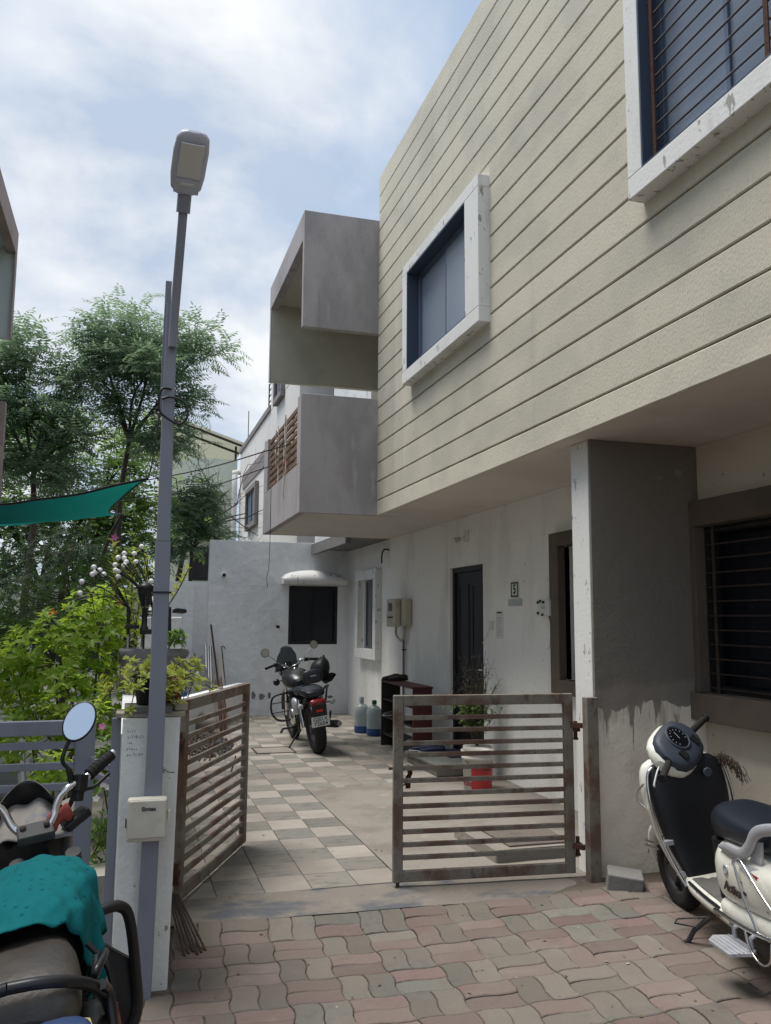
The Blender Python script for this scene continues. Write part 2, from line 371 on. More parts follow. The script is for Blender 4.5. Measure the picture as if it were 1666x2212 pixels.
ca, sa = math.cos(ANG), math.sin(ANG)
cands = []
P0 = Vector((.515, 4.462))
for i in range(-14, 16):
    for j in range(-14, 1):
        for k in (0, 1):
            hz = (i + j) % 2 == 0
            u = (i + .5) * Q if hz else (i + .25 + .5 * k) * Q
            w = (j + .25 + .5 * k) * Q if hz else (j + .5) * Q
            x = P0.x + u * ca - w * sa; y = P0.y + u * sa + w * ca
            if x > 3.62 or (y > 4.74 and x > 2.6) or (x > 2.66 and y > 4.6): continue
            if -.06 < x < .27 and y > 3.98 or x < -.05 and y > 4.3: continue
            q = Vector((x, y, lane_z(x, y) - 1.55)); w_ = q.dot(_fw)
            if w_ < .3: continue
            px = q.dot(_r2) / w_; py = q.dot(_u2) / w_
            inside = abs(px) < .50 and abs(py) < .66
            hid = px < -.30 and py < -.35
            cands.append(((not inside) or hid, w_, x, y, hz, k))
cands.sort()
rest = {0: MB(), 1: MB()}
for n_, (bad, w_, x, y, hz, k) in enumerate(cands):
    e = .06
    sx = math.atan((lane_z(x + e, y) - lane_z(x - e, y)) / (2 * e)); sy = math.atan((lane_z(x, y + e) - lane_z(x, y - e)) / (2 * e))
    rz = random.uniform(-.002, .004); tl = (random.gauss(0, .006), random.gauss(0, .006))
    me = pm[int(hz), k]
    if n_ < 300:
        o = bpy.data.objects.new('paver', me); COL.objects.link(o); o.parent = lane
        o.location = (x, y, lane_z(x, y) + rz); o.rotation_euler = (sy + tl[0], -sx + tl[1], ANG + random.gauss(0, .008))
        if random.random() < .10:
            o.material_slots[0].link = 'OBJECT'; o.material_slots[0].material = M['paver_grey'] if hz else M['paver_red']
    else:
        mw = Matrix.Translation((x, y, lane_z(x, y) + rz)) @ Euler((sy, -sx, ANG)).to_matrix().to_4x4()
        rest[int(hz)].add([mw @ v.co for v in me.vertices], [tuple(p.vertices) for p in me.polygons])
for hz in (0, 1):
    if rest[hz].v: part(rest[hz], 'more_pavers', M['paver_red'] if hz else M['paver_grey'], lane, kind='stuff')

# concrete strip under the gate line
mb = MB()
def thr(u, v):
    x = .20 + 2.62 * u; y = 4.705 - .045 * x + (5.06 - 4.705 + .04 * x) * v
    return (x, y, -.008 + .010 * min(1, v * 3) + .004 * mnoise.noise(Vector((x * 4, y * 7, 0))))
mb.sheet(thr, 50, 10)
single(mb, 'threshold_strip', M['blue_cement'], kind='structure', loc=(0, 0, 0))
# courtyard: concrete bed with loose tiles
mb = MB(); mb.box(.0, 3.62, 5.03, 14.25, -.1, -.016)
court = single(mb, 'courtyard_floor', M['concrete'], kind='structure', loc=(0, 0, 0))
mb = MB(); mb.sheet(lambda u, v: (1.645 + 1.96 * u, 5.04 + 3.0 * v, .001 + .004 * mnoise.noise(Vector((u * 9, v * 12, 3)))), 30, 40)
part(mb, 'concrete_patch', M['concrete'], court)
TX, TY = .2745, .288
def tile_mesh(m, nm):
    mb = MB(); a, b = TX / 2 - .0018, TY / 2 - .0018
    r0 = [(-a, -b, -.016), (a, -b, -.016), (a, b, -.016), (-a, b, -.016)]; r1 = [(x, y, -.002) for x, y, z in r0]; r2 = [(x * .985, y * .985, 0) for x, y, z in r0]
    mb.loft([r0, r1, r2], False, False, False); mb.add(r2, [(0, 1, 2, 3)]); return mesh_of(mb, nm, m)
tm = [tile_mesh(M['tile_light'], 'tile'), tile_mesh(M['tile_dark'], 'tile')]
tiles = []
for i in range(-5, 8):
    for j in range(0, 32):
        x = 1.643 - TX / 2 + i * TX; y = 5.07 + TY / 2 + j * TY
        if x > 3.55 or y > 14.1 or x < .28: continue
        if i > 0 and y < 8.05: continue
        if x > 2.95 and 8.0 < y < 9.6: continue
        tiles.append((y, x, (i + j) % 2))
tiles.sort()
for n_, (y, x, p) in enumerate(tiles[:300]):
    if random.random() < .04: p = 1 - p
    o = bpy.data.objects.new('tile', tm[p]); COL.objects.link(o); o.parent = court
    o.location = (x, y, random.uniform(-.0008, .0012)); o.rotation_euler = (random.gauss(0, .0025), random.gauss(0, .0025), random.gauss(0, .004))
more = [MB(), MB()]
for y, x, p in tiles[300:]: more[p].add([(v.co.x + x, v.co.y + y, v.co.z) for v in tm[p].vertices], [tuple(q.vertices) for q in tm[p].polygons])
for p in (0, 1):
    if more[p].v: part(more[p], 'more_tiles', [M['tile_light'], M['tile_dark']][p], court, kind='stuff')
# garden floor on the far side of the dividing wall
mb = MB(); mb.box(-6, -.02, 4.36, 30, -.1, -.03)
garden = single(mb, 'garden_floor', M['garden_tile'], kind='structure', loc=(0, 0, 0))
gt = [MB(), MB()]
for i in range(9):
    for j in range(10):
        x = -.28 - i * .3; y = 5.2 + j * .3
        o = bpy.data.objects.new('tile', tm[(i + j) % 2]); COL.objects.link(o); o.parent = garden; o.location = (x, y, -.012); o.scale = (1.09, 1.04, 1)
mb = MB(); mb.box(.0, 30, 14.5, 60, -.1, -.04)
single(mb, 'yard_behind', M['soil'], kind='structure', loc=(0, 0, 0))

# ------------------------------------------------------------------ the terraced house
XS, ZS, ZT = 2.64, 2.71, 6.71          # siding plane, soffit height, parapet top
YN, YC, YB = -3.0, 9.15, 11.79         # near end, siding corner, balcony end
XW = 3.61                              # ground floor wall plane
house = thing('terraced_house', 'two-storey terraced house with grooved beige upper wall, grey box balcony and ground floor door', 'house', (XW, 6, 0))
W1 = (5.97, 7.94, 3.88, 5.11)          # upper windows: outer edge of the white surrounds
W2 = (2.02, 3.87, 3.84, 5.45)
o1 = (W1[0] + .29, W1[1] - .14, W1[2] + .125, W1[3] - .105)
o2 = (W2[0] + .2, W2[1] - .13, W2[2] + .125, W2[3] - .12)
mb = MB(); mb.wall('X', XS + .022, XS + .22, YN, YC, ZS + .021, ZT - .002, [o1, o2]); part(mb, 'upper_wall', M['groove'], house)
# nineteen proud bands, cut round the window surrounds
NB = 19; h0 = .168; hb = (ZT - ZS - h0) / (NB - 1)
zz = [ZS] + [ZS + h0 + hb * k for k in range(NB)]
gap = .011
for k in range(NB):
    a, b = zz[k] + (gap / 2 if k else -.004), zz[k + 1] - (gap / 2 if k < NB - 1 else -.003)
    segs = [(YN, YC)]
    for w in (W1, W2):
        lo, hi, zb, zt = w[0] + .07, w[1] - .07, w[2] + .06, w[3] - .06
        if b <= zb or a >= zt: continue
        if a >= zb - .001 and b <= zt + .001 or True:
            ns = []
            for s0, s1 in segs:
                if s1 <= lo or s0 >= hi: ns.append((s0, s1)); continue
                if a < zb or b > zt: ns.append((s0, s1)); continue
                if s0 < lo: ns.append((s0, lo))
                if s1 > hi: ns.append((hi, s1))
            segs = ns
    for s0, s1 in segs:
        mb = MB()
        n = max(2, int((s1 - s0) / .12)); x0 = XS + .022; e = .006
        rings = []
        for i in range(n + 1):
            y = s0 + (s1 - s0) * i / n; wv = .0022 * mnoise.noise(Vector((y * 9, k * 3.1, 0))); wt = .0022 * mnoise.noise(Vector((y * 9, k * 3.1 + 50, 0)))
            rings.append([(x0, y, a + wv), (XS + e, y, a + wv), (XS, y, a + e + wv), (XS, y, b - e + wt), (XS + e, y, b + wt), (x0, y, b + wt)])
        mb.loft(rings, True, False, False)
        part(mb, 'siding_band', M['siding'], house)
mb = MB(); mb.box(XS + .012, XS + .22, YC + .0005, YC + .015, ZS - .003, ZT); part(mb, 'corner_return', M['siding'], house)
mb = MB(); mb.box(XS + .005, XS + .26, YN, YC + .01, ZT + .001, ZT + .035); part(mb, 'coping', M['siding'], house)
# rest of the upper floor
mb = MB(); mb.box(3.5, 9, YC + .02, YB, ZS + .3, 6.2); part(mb, 'recessed_upper_wall', M['balcony_in'], house)
mb = MB(); mb.box(XS + .221, 9, YN, YC, 6.35, 6.5); part(mb, 'roof_slab', M['soffit'], house)
mb = MB(); mb.box(XS + .015, 9, YN, YC + .01, ZS - .0, ZS + .018)
mb.box(1.76, 9, YC + .012, YB - .005, ZS, ZS + .03); part(mb, 'soffit', M['soffit'], house)
mb = MB(); mb.box(3.3, 9, YN, YC + .01, ZS + .02, ZS + .2); mb.box(1.9, 9, YC + .06, YB - .07, ZS + .032, ZS + .16); part(mb, 'floor_slab', M['soffit'], house)

def upper_window(w, o, opening_reveal, name, sash, bars):
    f = MB(); x0, x1 = XS - .10, XS + .03
    # splayed surround: four members butted at the corners
    f.box(x0, x1, w[0], w[1], w[2], o[2]); f.box(x0, x1, w[0], w[1], o[3], w[3])
    f.box(x0, x1, w[0], o[0], o[2], o[3]); f.box(x0, x1, o[1], w[1], o[2], o[3])
    win = part(f, name, M['white_paint'], house, bevel=.006)
    r = MB(); xb = XS + .10; t = .012
    r.box(x0 + .004, xb, o[0], o[0] + t, o[2] + t, o[3] - t); r.box(x0 + .004, xb, o[1] - t, o[1], o[2] + t, o[3] - t)
    r.box(x0 + .004, xb, o[0], o[1], o[2], o[2] + t); r.box(x0 + .004, xb, o[0], o[1], o[3] - t, o[3]); part(r, 'reveal', M['reveal'], win)
    fr = MB(); fr.frame('X', XS + .02, XS + .07, o[0] + t, o[1] - t, o[2] + t, o[3] - t, .035); part(fr, 'window_frame', M['alu'], win, bevel=.002)
    a0, a1, b0, b1 = o[0] + t + .035, o[1] - t - .035, o[2] + t + .035, o[3] - t - .035
    for i, (s0, s1) in enumerate(sash):
        p0, p1 = a0 + (a1 - a0) * s0, a0 + (a1 - a0) * s1; dx = .014 * (i % 2)
        q = MB(); q.frame('X', XS + .030 + dx, XS + .043 + dx, p0, p1, b0, b1, .026); part(q, 'sash', M['alu'], win, bevel=.002)
        g = MB(); g.box(XS + .034 + dx, XS + .038 + dx, p0 + .026, p1 - .026, b0 + .026, b1 - .026); part(g, 'pane', M['frost_reflection'], win)
    if bars:
        n = 15
        for k in range(n):
            z = o[2] + .05 + (o[3] - o[2] - .08) * k / (n - 1)
            b_ = MB(); b_.tube([(XS - .03, o[0] + .006, z), (XS - .03, o[1] - .006, z)], .0062, 6); part(b_, 'grille_bar', M['bars'], win)
        for y in (o[1] - .045, (o[0] + o[1]) / 2 - .13, o[0] + .045):
            b_ = MB(); b_.box(XS - .044, XS - .0365, y - .014, y + .014, o[2] + .004, o[3] - .004); part(b_, 'grille_upright', M['rust'], win)
    return win
upper_window(W1, o1, 0, 'window', [(0, .52), (.48, 1)], False)
upper_window(W2, o2, 0, 'barred_window', [(0, .36), (.32, .68), (.64, 1)], True)

# balcony: lower parapet box and upper portal frame
XB = 1.75
mb = MB(); mb.box(XB, XS + .012, YC - .005, YC + .06, ZS - .002, 4.05); part(mb, 'balcony_side', M['balcony'], house, bevel=.006)
mb = MB(); mb.box(XB, XS + .4, YB - .07, YB, ZS - .002, 4.02); part(mb, 'balcony_far_side', M['balcony'], house, bevel=.006)
mb = MB(); mb.box(XB + .002, XB + .085, YC + .06, YB - .07, ZS - .001, 3.27)
mb.box(XB + .001, XB + .084, YC + .06, YC + .20, 3.27, 4.045); mb.box(XB + .001, XB + .084, YB - .30, YB - .07, 3.27, 4.0)
part(mb, 'balcony_parapet', M['balcony'], house, bevel=.004)
M['slatwood'] = mat('slatwood', (.20, .125, .085), [((.12, .07, .05), 6, .45, .65, I3, .8), ((.28, .2, .15), 12, .6, .7, I3, .5)], .75)
for k in range(8):
    z = 3.315 + k * .088
    mb = MB(); mb.box(XB + .03, XB + .055, YC + .20, YB - .30, z, z + .048); part(mb, 'rail_slat', M['slatwood'], house)
for y in (YC + .75, YC + 1.45):
    mb = MB(); mb.box(XB + .056, XB + .076, y, y + .04, 3.275, 4.0); part(mb, 'rail_upright', M['slatwood'], house)
Z1, Z2, Z3, YU = 4.82, 6.20, 5.87, 11.60
mb = MB(); mb.box(XB, XS + .012, YC - .008, YC + .075, Z1, Z2); part(mb, 'canopy_near_side', M['balcony'], house, bevel=.006)
mb = MB(); mb.box(XB + .012, XS + .9, YU - .09, YU - .002, Z1 + .003, Z2 - .003); part(mb, 'canopy_far_side', M['balcony_in'], house, bevel=.004)
mb = MB(); mb.box(XB + .001, XB + .011, YU - .09, YU, Z1, Z3); mb.box(XB, XB + .10, YC + .076, YU, Z3, Z2 - .001); part(mb, 'canopy_front', M['balcony'], house, bevel=.003)
mb = MB(); mb.box(XB + .101, XS + 1, YC + .076, YU - .091, Z3 + .06, Z2 - .004); part(mb, 'canopy_top', M['balcony_in'], house)
mb = MB(); mb.box(XB + .01, XS - .01, YC + .0755, YC + .083, Z1 + .004, Z3 + .05); part(mb, 'canopy_lining', M['balcony_in'], house)
mb = MB(); mb.box(XB + .003, XB + .0125, YC + .0, YC + .082, Z1 - .006, Z1 - .0005); part(mb, 'canopy_drip', M['cement'], house)

# ground floor walls
doorY = (8.42, 9.39)
dw = (4.99 + .98, 6.79, .93, 2.31)     # shaded window between fin and door
rw = (3.30, 4.73, 1.10, 2.165)         # barred window of the next bay
holes = [(doorY[0], doorY[1], 0.0, 2.15), (dw[0] + .12, dw[1] - .16, dw[2] + .12, dw[3] - .12), (12.57, 13.2, 1.10, 2.16)]
mb = MB(); mb.wall('X', XW, XW + .2, 5.02, 14.2, -.1, ZS - .001, holes); part(mb, 'door_wall', M['plaster'], house)
M['beige_wall'] = mat('beige_wall', (.62, .57, .47), [((.52, .46, .38), 1.6, .45, .65, I3, .7), ((.2, .17, .14), 14, .66, .70, I3, .6), ((.3, .25, .2), 3, .6, .74, DRIP, .5)], .9, [(.5, 80, I3)], spec=.2)
mb = MB(); mb.wall('X', XW - .01, XW + .19, YN, 4.785, -.1, ZS - .001, [rw]); part(mb, 'next_bay_wall', M['beige_wall'], house)
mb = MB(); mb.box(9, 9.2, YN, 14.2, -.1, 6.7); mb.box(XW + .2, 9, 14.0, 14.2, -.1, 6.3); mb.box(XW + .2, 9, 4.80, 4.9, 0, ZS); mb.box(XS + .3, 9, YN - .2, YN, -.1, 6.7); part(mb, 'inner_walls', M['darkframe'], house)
fin = MB(); fin.box(2.795, XW - .011, 4.78, 4.80, -.1, ZS - .002); part(fin, 'fin_wall', M['fin'], house, bevel=.003)
fin = MB(); fin.box(2.79, XW - .001, 4.801, 5.015, -.1, ZS - .002); part(fin, 'fin_core', M['white_paint'], house, bevel=.004)
# door
d = MB(); d.box(XW + .06, XW + .10, doorY[0] + .06, doorY[1] - .06, .02, 2.09); door = part(d, 'door', M['door'], house)
d = MB(); d.box(XW + .03, XW + .12, doorY[0], doorY[0] + .058, 0.02, 2.149); d.box(XW + .03, XW + .12, doorY[1] - .058, doorY[1], .02, 2.149); d.box(XW + .03, XW + .12, doorY[0] + .058, doorY[1] - .058, 2.092, 2.149); part(d, 'door_frame', M['door'], door)
d = MB()
for z0, z1 in ((.2, .9), (1.05, 1.95)):
    for y0, y1 in ((doorY[0] + .14, doorY[0] + .43), (doorY[0] + .53, doorY[1] - .14)): d.frame('X', XW + .052, XW + .0605, y0, y1, z0, z1, .02)
part(d, 'moulding', M['door'], door)
d = MB(); d.tube([(XW + .06, doorY[0] + .1, 1.02), (XW + .01, doorY[0] + .1, 1.02), (XW + .01, doorY[0] + .2, 1.02)], .008, 6); part(d, 'handle', M['chrome'], door)
# shaded window by the fin
f = MB(); y0, y1, z0, z1 = dw
f.box(XW - .07, XW + .05, y0, y1, z0, z0 + .12); f.box(XW - .07, XW + .05, y0, y1, z1 - .12, z1); f.box(XW - .07, XW + .05, y1 - .16, y1, z0 + .12, z1 - .12); f.box(XW - .07, XW + .05, y0, y0 + .12, z0 + .12, z1 - .12)
w_ = part(f, 'window', M['browngrey'], house, bevel=.004, label='window with a flat brown-grey surround beside the white fin')
g = MB(); g.box(XW + .08, XW + .085, y0 + .12, y1 - .16, z0 + .12, z1 - .12); part(g, 'pane', M['darkglass'], w_)
# white framed niche window further back
f = MB(); f.frame('X', XW - .10, XW + .02, 12.22, 13.40, .95, 2.31, .15); w_ = part(f, 'window', M['white_paint'], house, bevel=.005, label='window in a thick white surround past the meter')
g = MB(); g.box(XW + .06, XW + .065, 12.57, 13.2, 1.1, 2.16); part(g, 'pane', M['cement'], w_)
g = MB(); g.frame('X', XW + .03, XW + .058, 12.4, 13.22, 1.105, 2.155, .03); g.box(XW + .03, XW + .057, 12.86, 12.89, 1.13, 2.13); part(g, 'window_frame', M['alu'], w_)
# barred window of the next bay
f = MB(); f.box(XW - .09, XW, 3.12, 4.779, 2.166, 2.335); f.box(XW - .13, XW, 3.12, 4.779, .93, 1.099); f.box(XW - .09, XW, 4.731, 4.779, 1.1, 2.165); f.box(XW - .09, XW, 3.12, 3.299, 1.1, 2.165)
w_ = part(f, 'barred_window', M['browngrey'], house, bevel=.005, label='wide barred window in a brown-grey surround above the scooter')
g = MB(); g.box(XW + .09, XW + .095, rw[0], rw[1], rw[2], rw[3]); part(g, 'pane', M['darkglass'], w_)
g = MB(); g.frame('X', XW - .012, XW + .06, rw[0] + .001, rw[1] - .001, rw[2] + .001, rw[3] - .001, .045); part(g, 'window_frame', M['darkframe'], w_)
for k in range(12):
    z = rw[2] + .03 + k * .0915
    b_ = MB(); b_.tube([(XW - .015, rw[0] + .004, z), (XW - .015, rw[1] - .004, z)], .0055, 6); part(b_, 'grille_bar', M['iron'], w_)
for y in (rw[1] - .10, rw[1] - .75):
    b_ = MB(); b_.box(XW - .028, XW - .0215, y - .013, y + .013, rw[2] + .003, rw[3] - .003); part(b_, 'grille_upright', M['iron'], w_)
# lower eave past the balcony
mb = MB(); mb.box(2.94, 3.02, YB + .005, 14.19, 2.63, 2.80); mb.box(3.021, XW + .2, YB + .005, 14.19, 2.711, 2.80); part(mb, 'lower_eave', M['cement'], house)
mb = MB(); mb.box(3.0, 9, YB + .002, 14.19, 2.802, 3.05); mb.box(3.3, 9, YB + .002, 14.19, 3.05, 6.1); part(mb, 'stair_block', M['white_wall'], house)
# ------------------------------------------------------------------ walls and houses around the yard
YR = 14.2
rear = thing('rear_wall', 'blotchy white plastered wall with dark window under a small rounded canopy, behind the motorcycle', 'wall', (2.4, YR, 0))
win = (2.577, 3.41, 1.13, 2.10)
mb = MB(); mb.wall('Y', YR, YR + .2, 1.25, XW + .0, -.1, 2.83, [win]); part(mb, 'wall_face', M['white_wall'], rear, bevel=.004)
mb = MB(); mb.wall('Y', YR + .03, YR + .2, .52, 1.249, -.1, 2.14); part(mb, 'lower_wall', M['white_wall'], rear, bevel=.004)
mb = MB(); mb.box(.90, 1.02, YR - .05, YR + .029, -.1, 2.14); part(mb, 'pilaster', M['white_wall'], rear, bevel=.004)
f = MB(); f.frame('Y', YR - .004, YR + .06, win[0], win[1], win[2], win[3], .05); w_ = part(f, 'window', M['darkframe'], rear)
for i in (0, 1):
    a = win[0] + .05 + i * .366; g = MB(); g.box(a, a + .367, YR + .045 + .01 * i, YR + .05 + .01 * i, win[2] + .05, win[3] - .05); part(g, 'pane', M['darkglass'], w_)
g = MB(); g.box(2.985, 3.005, YR + .02, YR + .044, win[2] + .05, win[3] - .05); part(g, 'mullion', M['darkframe'], w_)
# rounded canopy over the window
c = MB(); rings = []
for i in range(17):
    t = i / 16; x = 2.43 + 1.07 * t; k = math.sin(math.pi * min(1, max(0, t))) ** .45
    pr = []
    for j in range(7):
        a = math.pi / 2 * j / 6
        pr.append((x, YR - .32 * math.cos(a) - 0.0, 2.20 + (.02 + .15 * k) * math.sin(a)))
    rings.append([(x, YR, 2.12), (x, YR - .32, 2.12)] + pr)
c.loft(rings, True, False, True); part(c, 'canopy', M['white_paint'], rear)
p = MB(); p.tube([(1.483, YR + .02, 2.257), (1.483, YR - .1, 2.25)], .038, 12); pp = part(p, 'drain_stub', M['white_paint'], rear)
p = MB(); p.tube([(1.483, YR - .101, 2.25), (1.483, YR - .103, 2.25)], .030, 12); part(p, 'pipe_mouth', M['black'], pp)
p = MB(); p.obox((2.40, YR - .002, 1.417), .06, .012, .045, (0, .3, 0)); part(p, 'wall_hole', M['black'], rear)
rr = random.Random(12)
for (px_, pz_, w_, h_) in ((2.02, .30, .10, .16), (2.16, .29, .12, .14), (2.28, .30, .07, .13), (1.90, .33, .05, .05), (3.30, .26, .12, .05)):
    p = MB(); n_ = 14; p.prism([(px_ + math.cos(2 * math.pi * k / n_) * w_ * .5 * rr.uniform(.5, 1.1), YR - .0015, pz_ + math.sin(2 * math.pi * k / n_) * h_ * .5 * rr.uniform(.5, 1.1)) for k in range(n_)], (0, .003, 0)); part(p, 'peeled_patch', M['cement'], rear)

low = MB(); a, b = Vector((.50, 11.0, 0)), Vector((1.78, 13.95, 0)); low.bar(a + V(0, 0, .26), b + V(0, 0, .26), .12, .54)
single(low, 'low_garden_wall', M['white_wall'], 'knee-high whitewashed garden wall with boards and a jerrycan standing behind it', 'wall', bevel=.006)
bed = MB(); bed.add([(-.02, 10.9, .36), (.5, 11.05, .36), (1.72, 13.95, .36), (-.02, 14.1, .36)], [(0, 1, 2, 3)])
single(bed, 'garden_bed', M['soil'], kind='structure', loc=(0, 0, .3))
div = MB(); div.box(-.01, .20, 4.365, 10.9, -.1, 1.0)
single(div, 'dividing_wall', M['white_wall'], 'low white wall dividing garden and tiled yard, running back from the gate pillar', 'wall', bevel=.006)
blk = MB(); blk.box(.10, .50, 8.35, 8.6, -.02, 1.56)
single(blk, 'plastered_block', M['white_wall'], 'plain whitewashed upright block behind the grey planter', 'wall block', bevel=.012)

M['pale'] = mat('pale', (.72, .70, .68), [((.62, .60, .58), 1.2, .45, .65, I3, .5)], .85, spec=.25)
M['mauve'] = mat('mauve', (.24, .215, .215), [((.19, .17, .17), 2, .45, .65, I3, .5)], .85)
wh = thing('white_house', 'white house with mauve-grey window surrounds and drainpipe, beyond the rear wall', 'house', (4, 19, 0))
mb = MB(); mb.box(2.9, 9, 15.3, 24.1, -.1, 6.2); part(mb, 'wall', M['pale'], wh)
mb = MB(); mb.box(2.895, 9, 14.6, 18.7, 6.2, 8.6); part(mb, 'top_storey', M['pale'], wh)
mb = MB(); mb.box(2.86, 3.1, 18.71, 24.12, 6.2, 6.33); part(mb, 'parapet_coping', M['mauve'], wh)
mb = MB(); mb.box(2.875, 2.899, 18.9, 23.3, 5.05, 5.45); part(mb, 'string_band', M['mauve'], wh)
mb = MB(); mb.box(2.86, 2.899, 15.3, 16.6, 3.5, 3.75); part(mb, 'string_band', M['mauve'], wh)
for (y0, y1, z0, z1) in ((20.3, 22.1, 3.78, 4.85), (16.9, 17.88, 6.08, 7.2)):
    f = MB(); f.frame('X', 2.80, 2.894, y0, y1, z0, z1, .13); w_ = part(f, 'window', M['mauve'], wh, bevel=.01)
    g = MB(); g.box(2.86, 2.865, y0 + .13, y1 - .13, z0 + .13, z1 - .13); part(g, 'pane', M['frost_reflection'], w_)
    ym = (y0 + y1) / 2; g = MB(); g.frame('X', 2.845, 2.858, y0 + .13, y1 - .13, z0 + .13, z1 - .13, .05); g.box(2.846, 2.857, ym - .03, ym + .03, z0 + .18, z1 - .18); part(g, 'sash', M['darkframe'], w_)
p = MB(); p.tube(cr([(2.95, 24.1, 5.66), (2.80, 24.05, 5.66), (2.74, 24.0, 5.55), (2.74, 24.0, 5.2), (2.74, 24.0, .1)], 4), .075, 10); part(p, 'drainpipe', M['pale'], wh)
p = MB(); p.tube([(2.98, 23.2, 6.3), (2.98, 23.2, 7.25)], .012, 5); part(p, 'aerial', M['iron'], wh)
for k in range(5):
    p = MB(); p.tube([(2.93, 18.76, 6.35 + k * .14), (2.93, 19.25, 6.35 + k * .14)], .012, 5); part(p, 'rail', M['iron'], wh)
for y in (18.77, 19.24):
    p = MB(); p.tube([(2.93, y, 6.33), (2.93, y, 6.95)], .016, 6); part(p, 'rail_post', M['iron'], wh)

M['sage'] = mat('sage', (.70, .73, .62), [((.6, .63, .53), 1, .45, .65, I3, .6)], .85)
M['tin'] = mat('tin', (.62, .62, .57), [((.5, .48, .42), 2, .45, .65, (1, 1, 1), .6)], .6, transl=((.7, .7, .62), .55))
gh = thing('sage_house', 'pale green house with sheet-metal roof half hidden by bare twigs', 'house', (1.8, 28, 0))
mb = MB(); mb.box(.75, 2.86, 24.5, 32, -.1, 6.1); part(mb, 'wall', M['sage'], gh)
mb = MB(); mb.box(.75, 2.859, 24.44, 24.499, 3.95, 4.0); part(mb, 'string_course', M['mauve'], gh)
for (x0, x1, z0, z1) in ((1.75, 2.35, 4.1, 4.95), (1.62, 2.15, 2.6, 3.55)):
    f = MB(); f.frame('Y', 24.44, 24.51, x0, x1, z0, z1, .06); w_ = part(f, 'window', M['darkframe'], gh)
    g = MB(); g.box(x0 + .06, x1 - .06, 24.46, 24.465, z0 + .06, z1 - .06); part(g, 'pane', M['darkglass'], w_)
    g = MB(); g.box(x0 - .15, x1 + .15, 24.1, 24.499, z1 + .12, z1 + .2); part(g, 'shade', M['sage'], w_)
mb = MB(); mb.add([(.4, 24.2, 7.35), (3.05, 24.2, 6.5), (3.05, 32.2, 6.5), (.4, 32.2, 7.35), (.4, 24.2, 7.39), (3.05, 24.2, 6.54), (3.05, 32.2, 6.54), (.4, 32.2, 7.39)], [(0, 3, 2, 1), (4, 5, 6, 7), (0, 1, 5, 4), (1, 2, 6, 5), (2, 3, 7, 6), (3, 0, 4, 7)])
rf = part(mb, 'roof', M['tin'], gh)
for k in range(2):
    y = 24.3 + k * 1.1; p = MB(); p.bar((.5, y, 7.27), (3.0, y, 6.46), .05, .06); part(p, 'purlin', M['iron'], rf)
for x in (2.78, 1.0):
    p = MB(); p.box(x, x + .06, 24.52, 24.58, 6.1, 6.5 + .32 * (3.05 - x) - .09); part(p, 'roof_post', M['iron'], gh)

M['opp'] = mat('opp', (.36, .29, .265), [((.27, .22, .2), 1.5, .45, .65, I3, .7)], .9)
M['opp_in'] = mat('opp_in', (.56, .62, .62), rough=.9)
op = thing('opposite_house', 'house with a brown-edged concrete balcony frame, jutting out above the shade net', 'house', (-3.5, 8, 0))
mb = MB(); mb.box(-8, -2.36, 1.0, 8.1, 2.7, 6.7); part(mb, 'upper_wall', M['siding'], op)
mb = MB(); mb.box(-8, -3.3, 1.0, 10.8, 0, 2.69); part(mb, 'ground_wall', M['plaster'], op)
mb = MB(); mb.box(-8, -3.3, 8.11, 10.79, 2.9, 6.19); part(mb, 'recessed_wall', M['opp_in'], op)
mb = MB(); mb.box(-2.4, -1.47, 8.15, 8.24, 4.85, 6.2); part(mb, 'canopy_near_side', M['opp'], op)
mb = MB(); mb.box(-3.3, -1.482, 10.71, 10.8, 4.853, 6.197); part(mb, 'canopy_far_side', M['opp_in'], op)
mb = MB(); mb.box(-1.57, -1.47, 8.241, 10.80, 5.90, 6.2); mb.box(-1.481, -1.47, 10.66, 10.8, 4.85, 5.90); part(mb, 'canopy_front', M['opp'], op)
mb = MB(); mb.box(-3.3, -1.571, 8.241, 10.709, 5.97, 6.19); part(mb, 'canopy_top', M['opp_in'], op)
mb = MB(); mb.box(-3.3, -1.47, 10.6, 10.72, 2.71, 4.05); mb.box(-1.57, -1.471, 8.2, 10.6, 2.71, 3.5); mb.box(-3.3, -1.571, 8.2, 10.6, 2.71, 2.85); part(mb, 'balcony_box', M['opp'], op)

# ------------------------------------------------------------------ gate pillar, lamp, gates
pil = MB()
pb = [(-.005, 4.06), (.235, 4.06), (.235, 4.36), (-.005, 4.36)]; pt = [(.0, 4.075), (.252, 4.075), (.252, 4.36), (.0, 4.36)]
pil.loft([[(x, y, -.12) for x, y in pb], [(x, y, 1.10) for x, y in pt]], True, False, False)
pillar = thing('gate_pillar', 'chipped white painted gate pillar carrying the flower pots', 'pillar', (.12, 4.2, -.05))
part(pil, 'shaft', M['pillar_paint'], pillar, bevel=.006)
def scribble(lines, origin, wd, seed):
    rr = random.Random(seed); mb = MB(); z = origin[1]
    for n in lines:
        x = origin[0]
        for k in range(n):
            pts = [(x + rr.uniform(0, .006), 4.066 + .0125 * 0 , z + rr.uniform(-.006, .008)) for _ in range(4)]
            for a, b in zip(pts, pts[1:]):
                yy = lambda q: 4.06 + .015 * (q + .12) / 1.22 - .0012
                mb.bar((a[0], yy(a[2]), a[2]), (b[0], yy(b[2]), b[2]), .0012, .0012)
            x += .0095
        z -= .026
    return mb
M['ink'] = mat('ink', (.03, .04, .04), rough=.8)
part(scribble([4, 8, 3, 5, 8], (.022, 1.045), .1, 3), 'pencil_scribble', M['ink'], pillar)
ck = MB(); pts = [(.165, .88), (.18, .87), (.192, .872), (.205, .862), (.235, .858)]
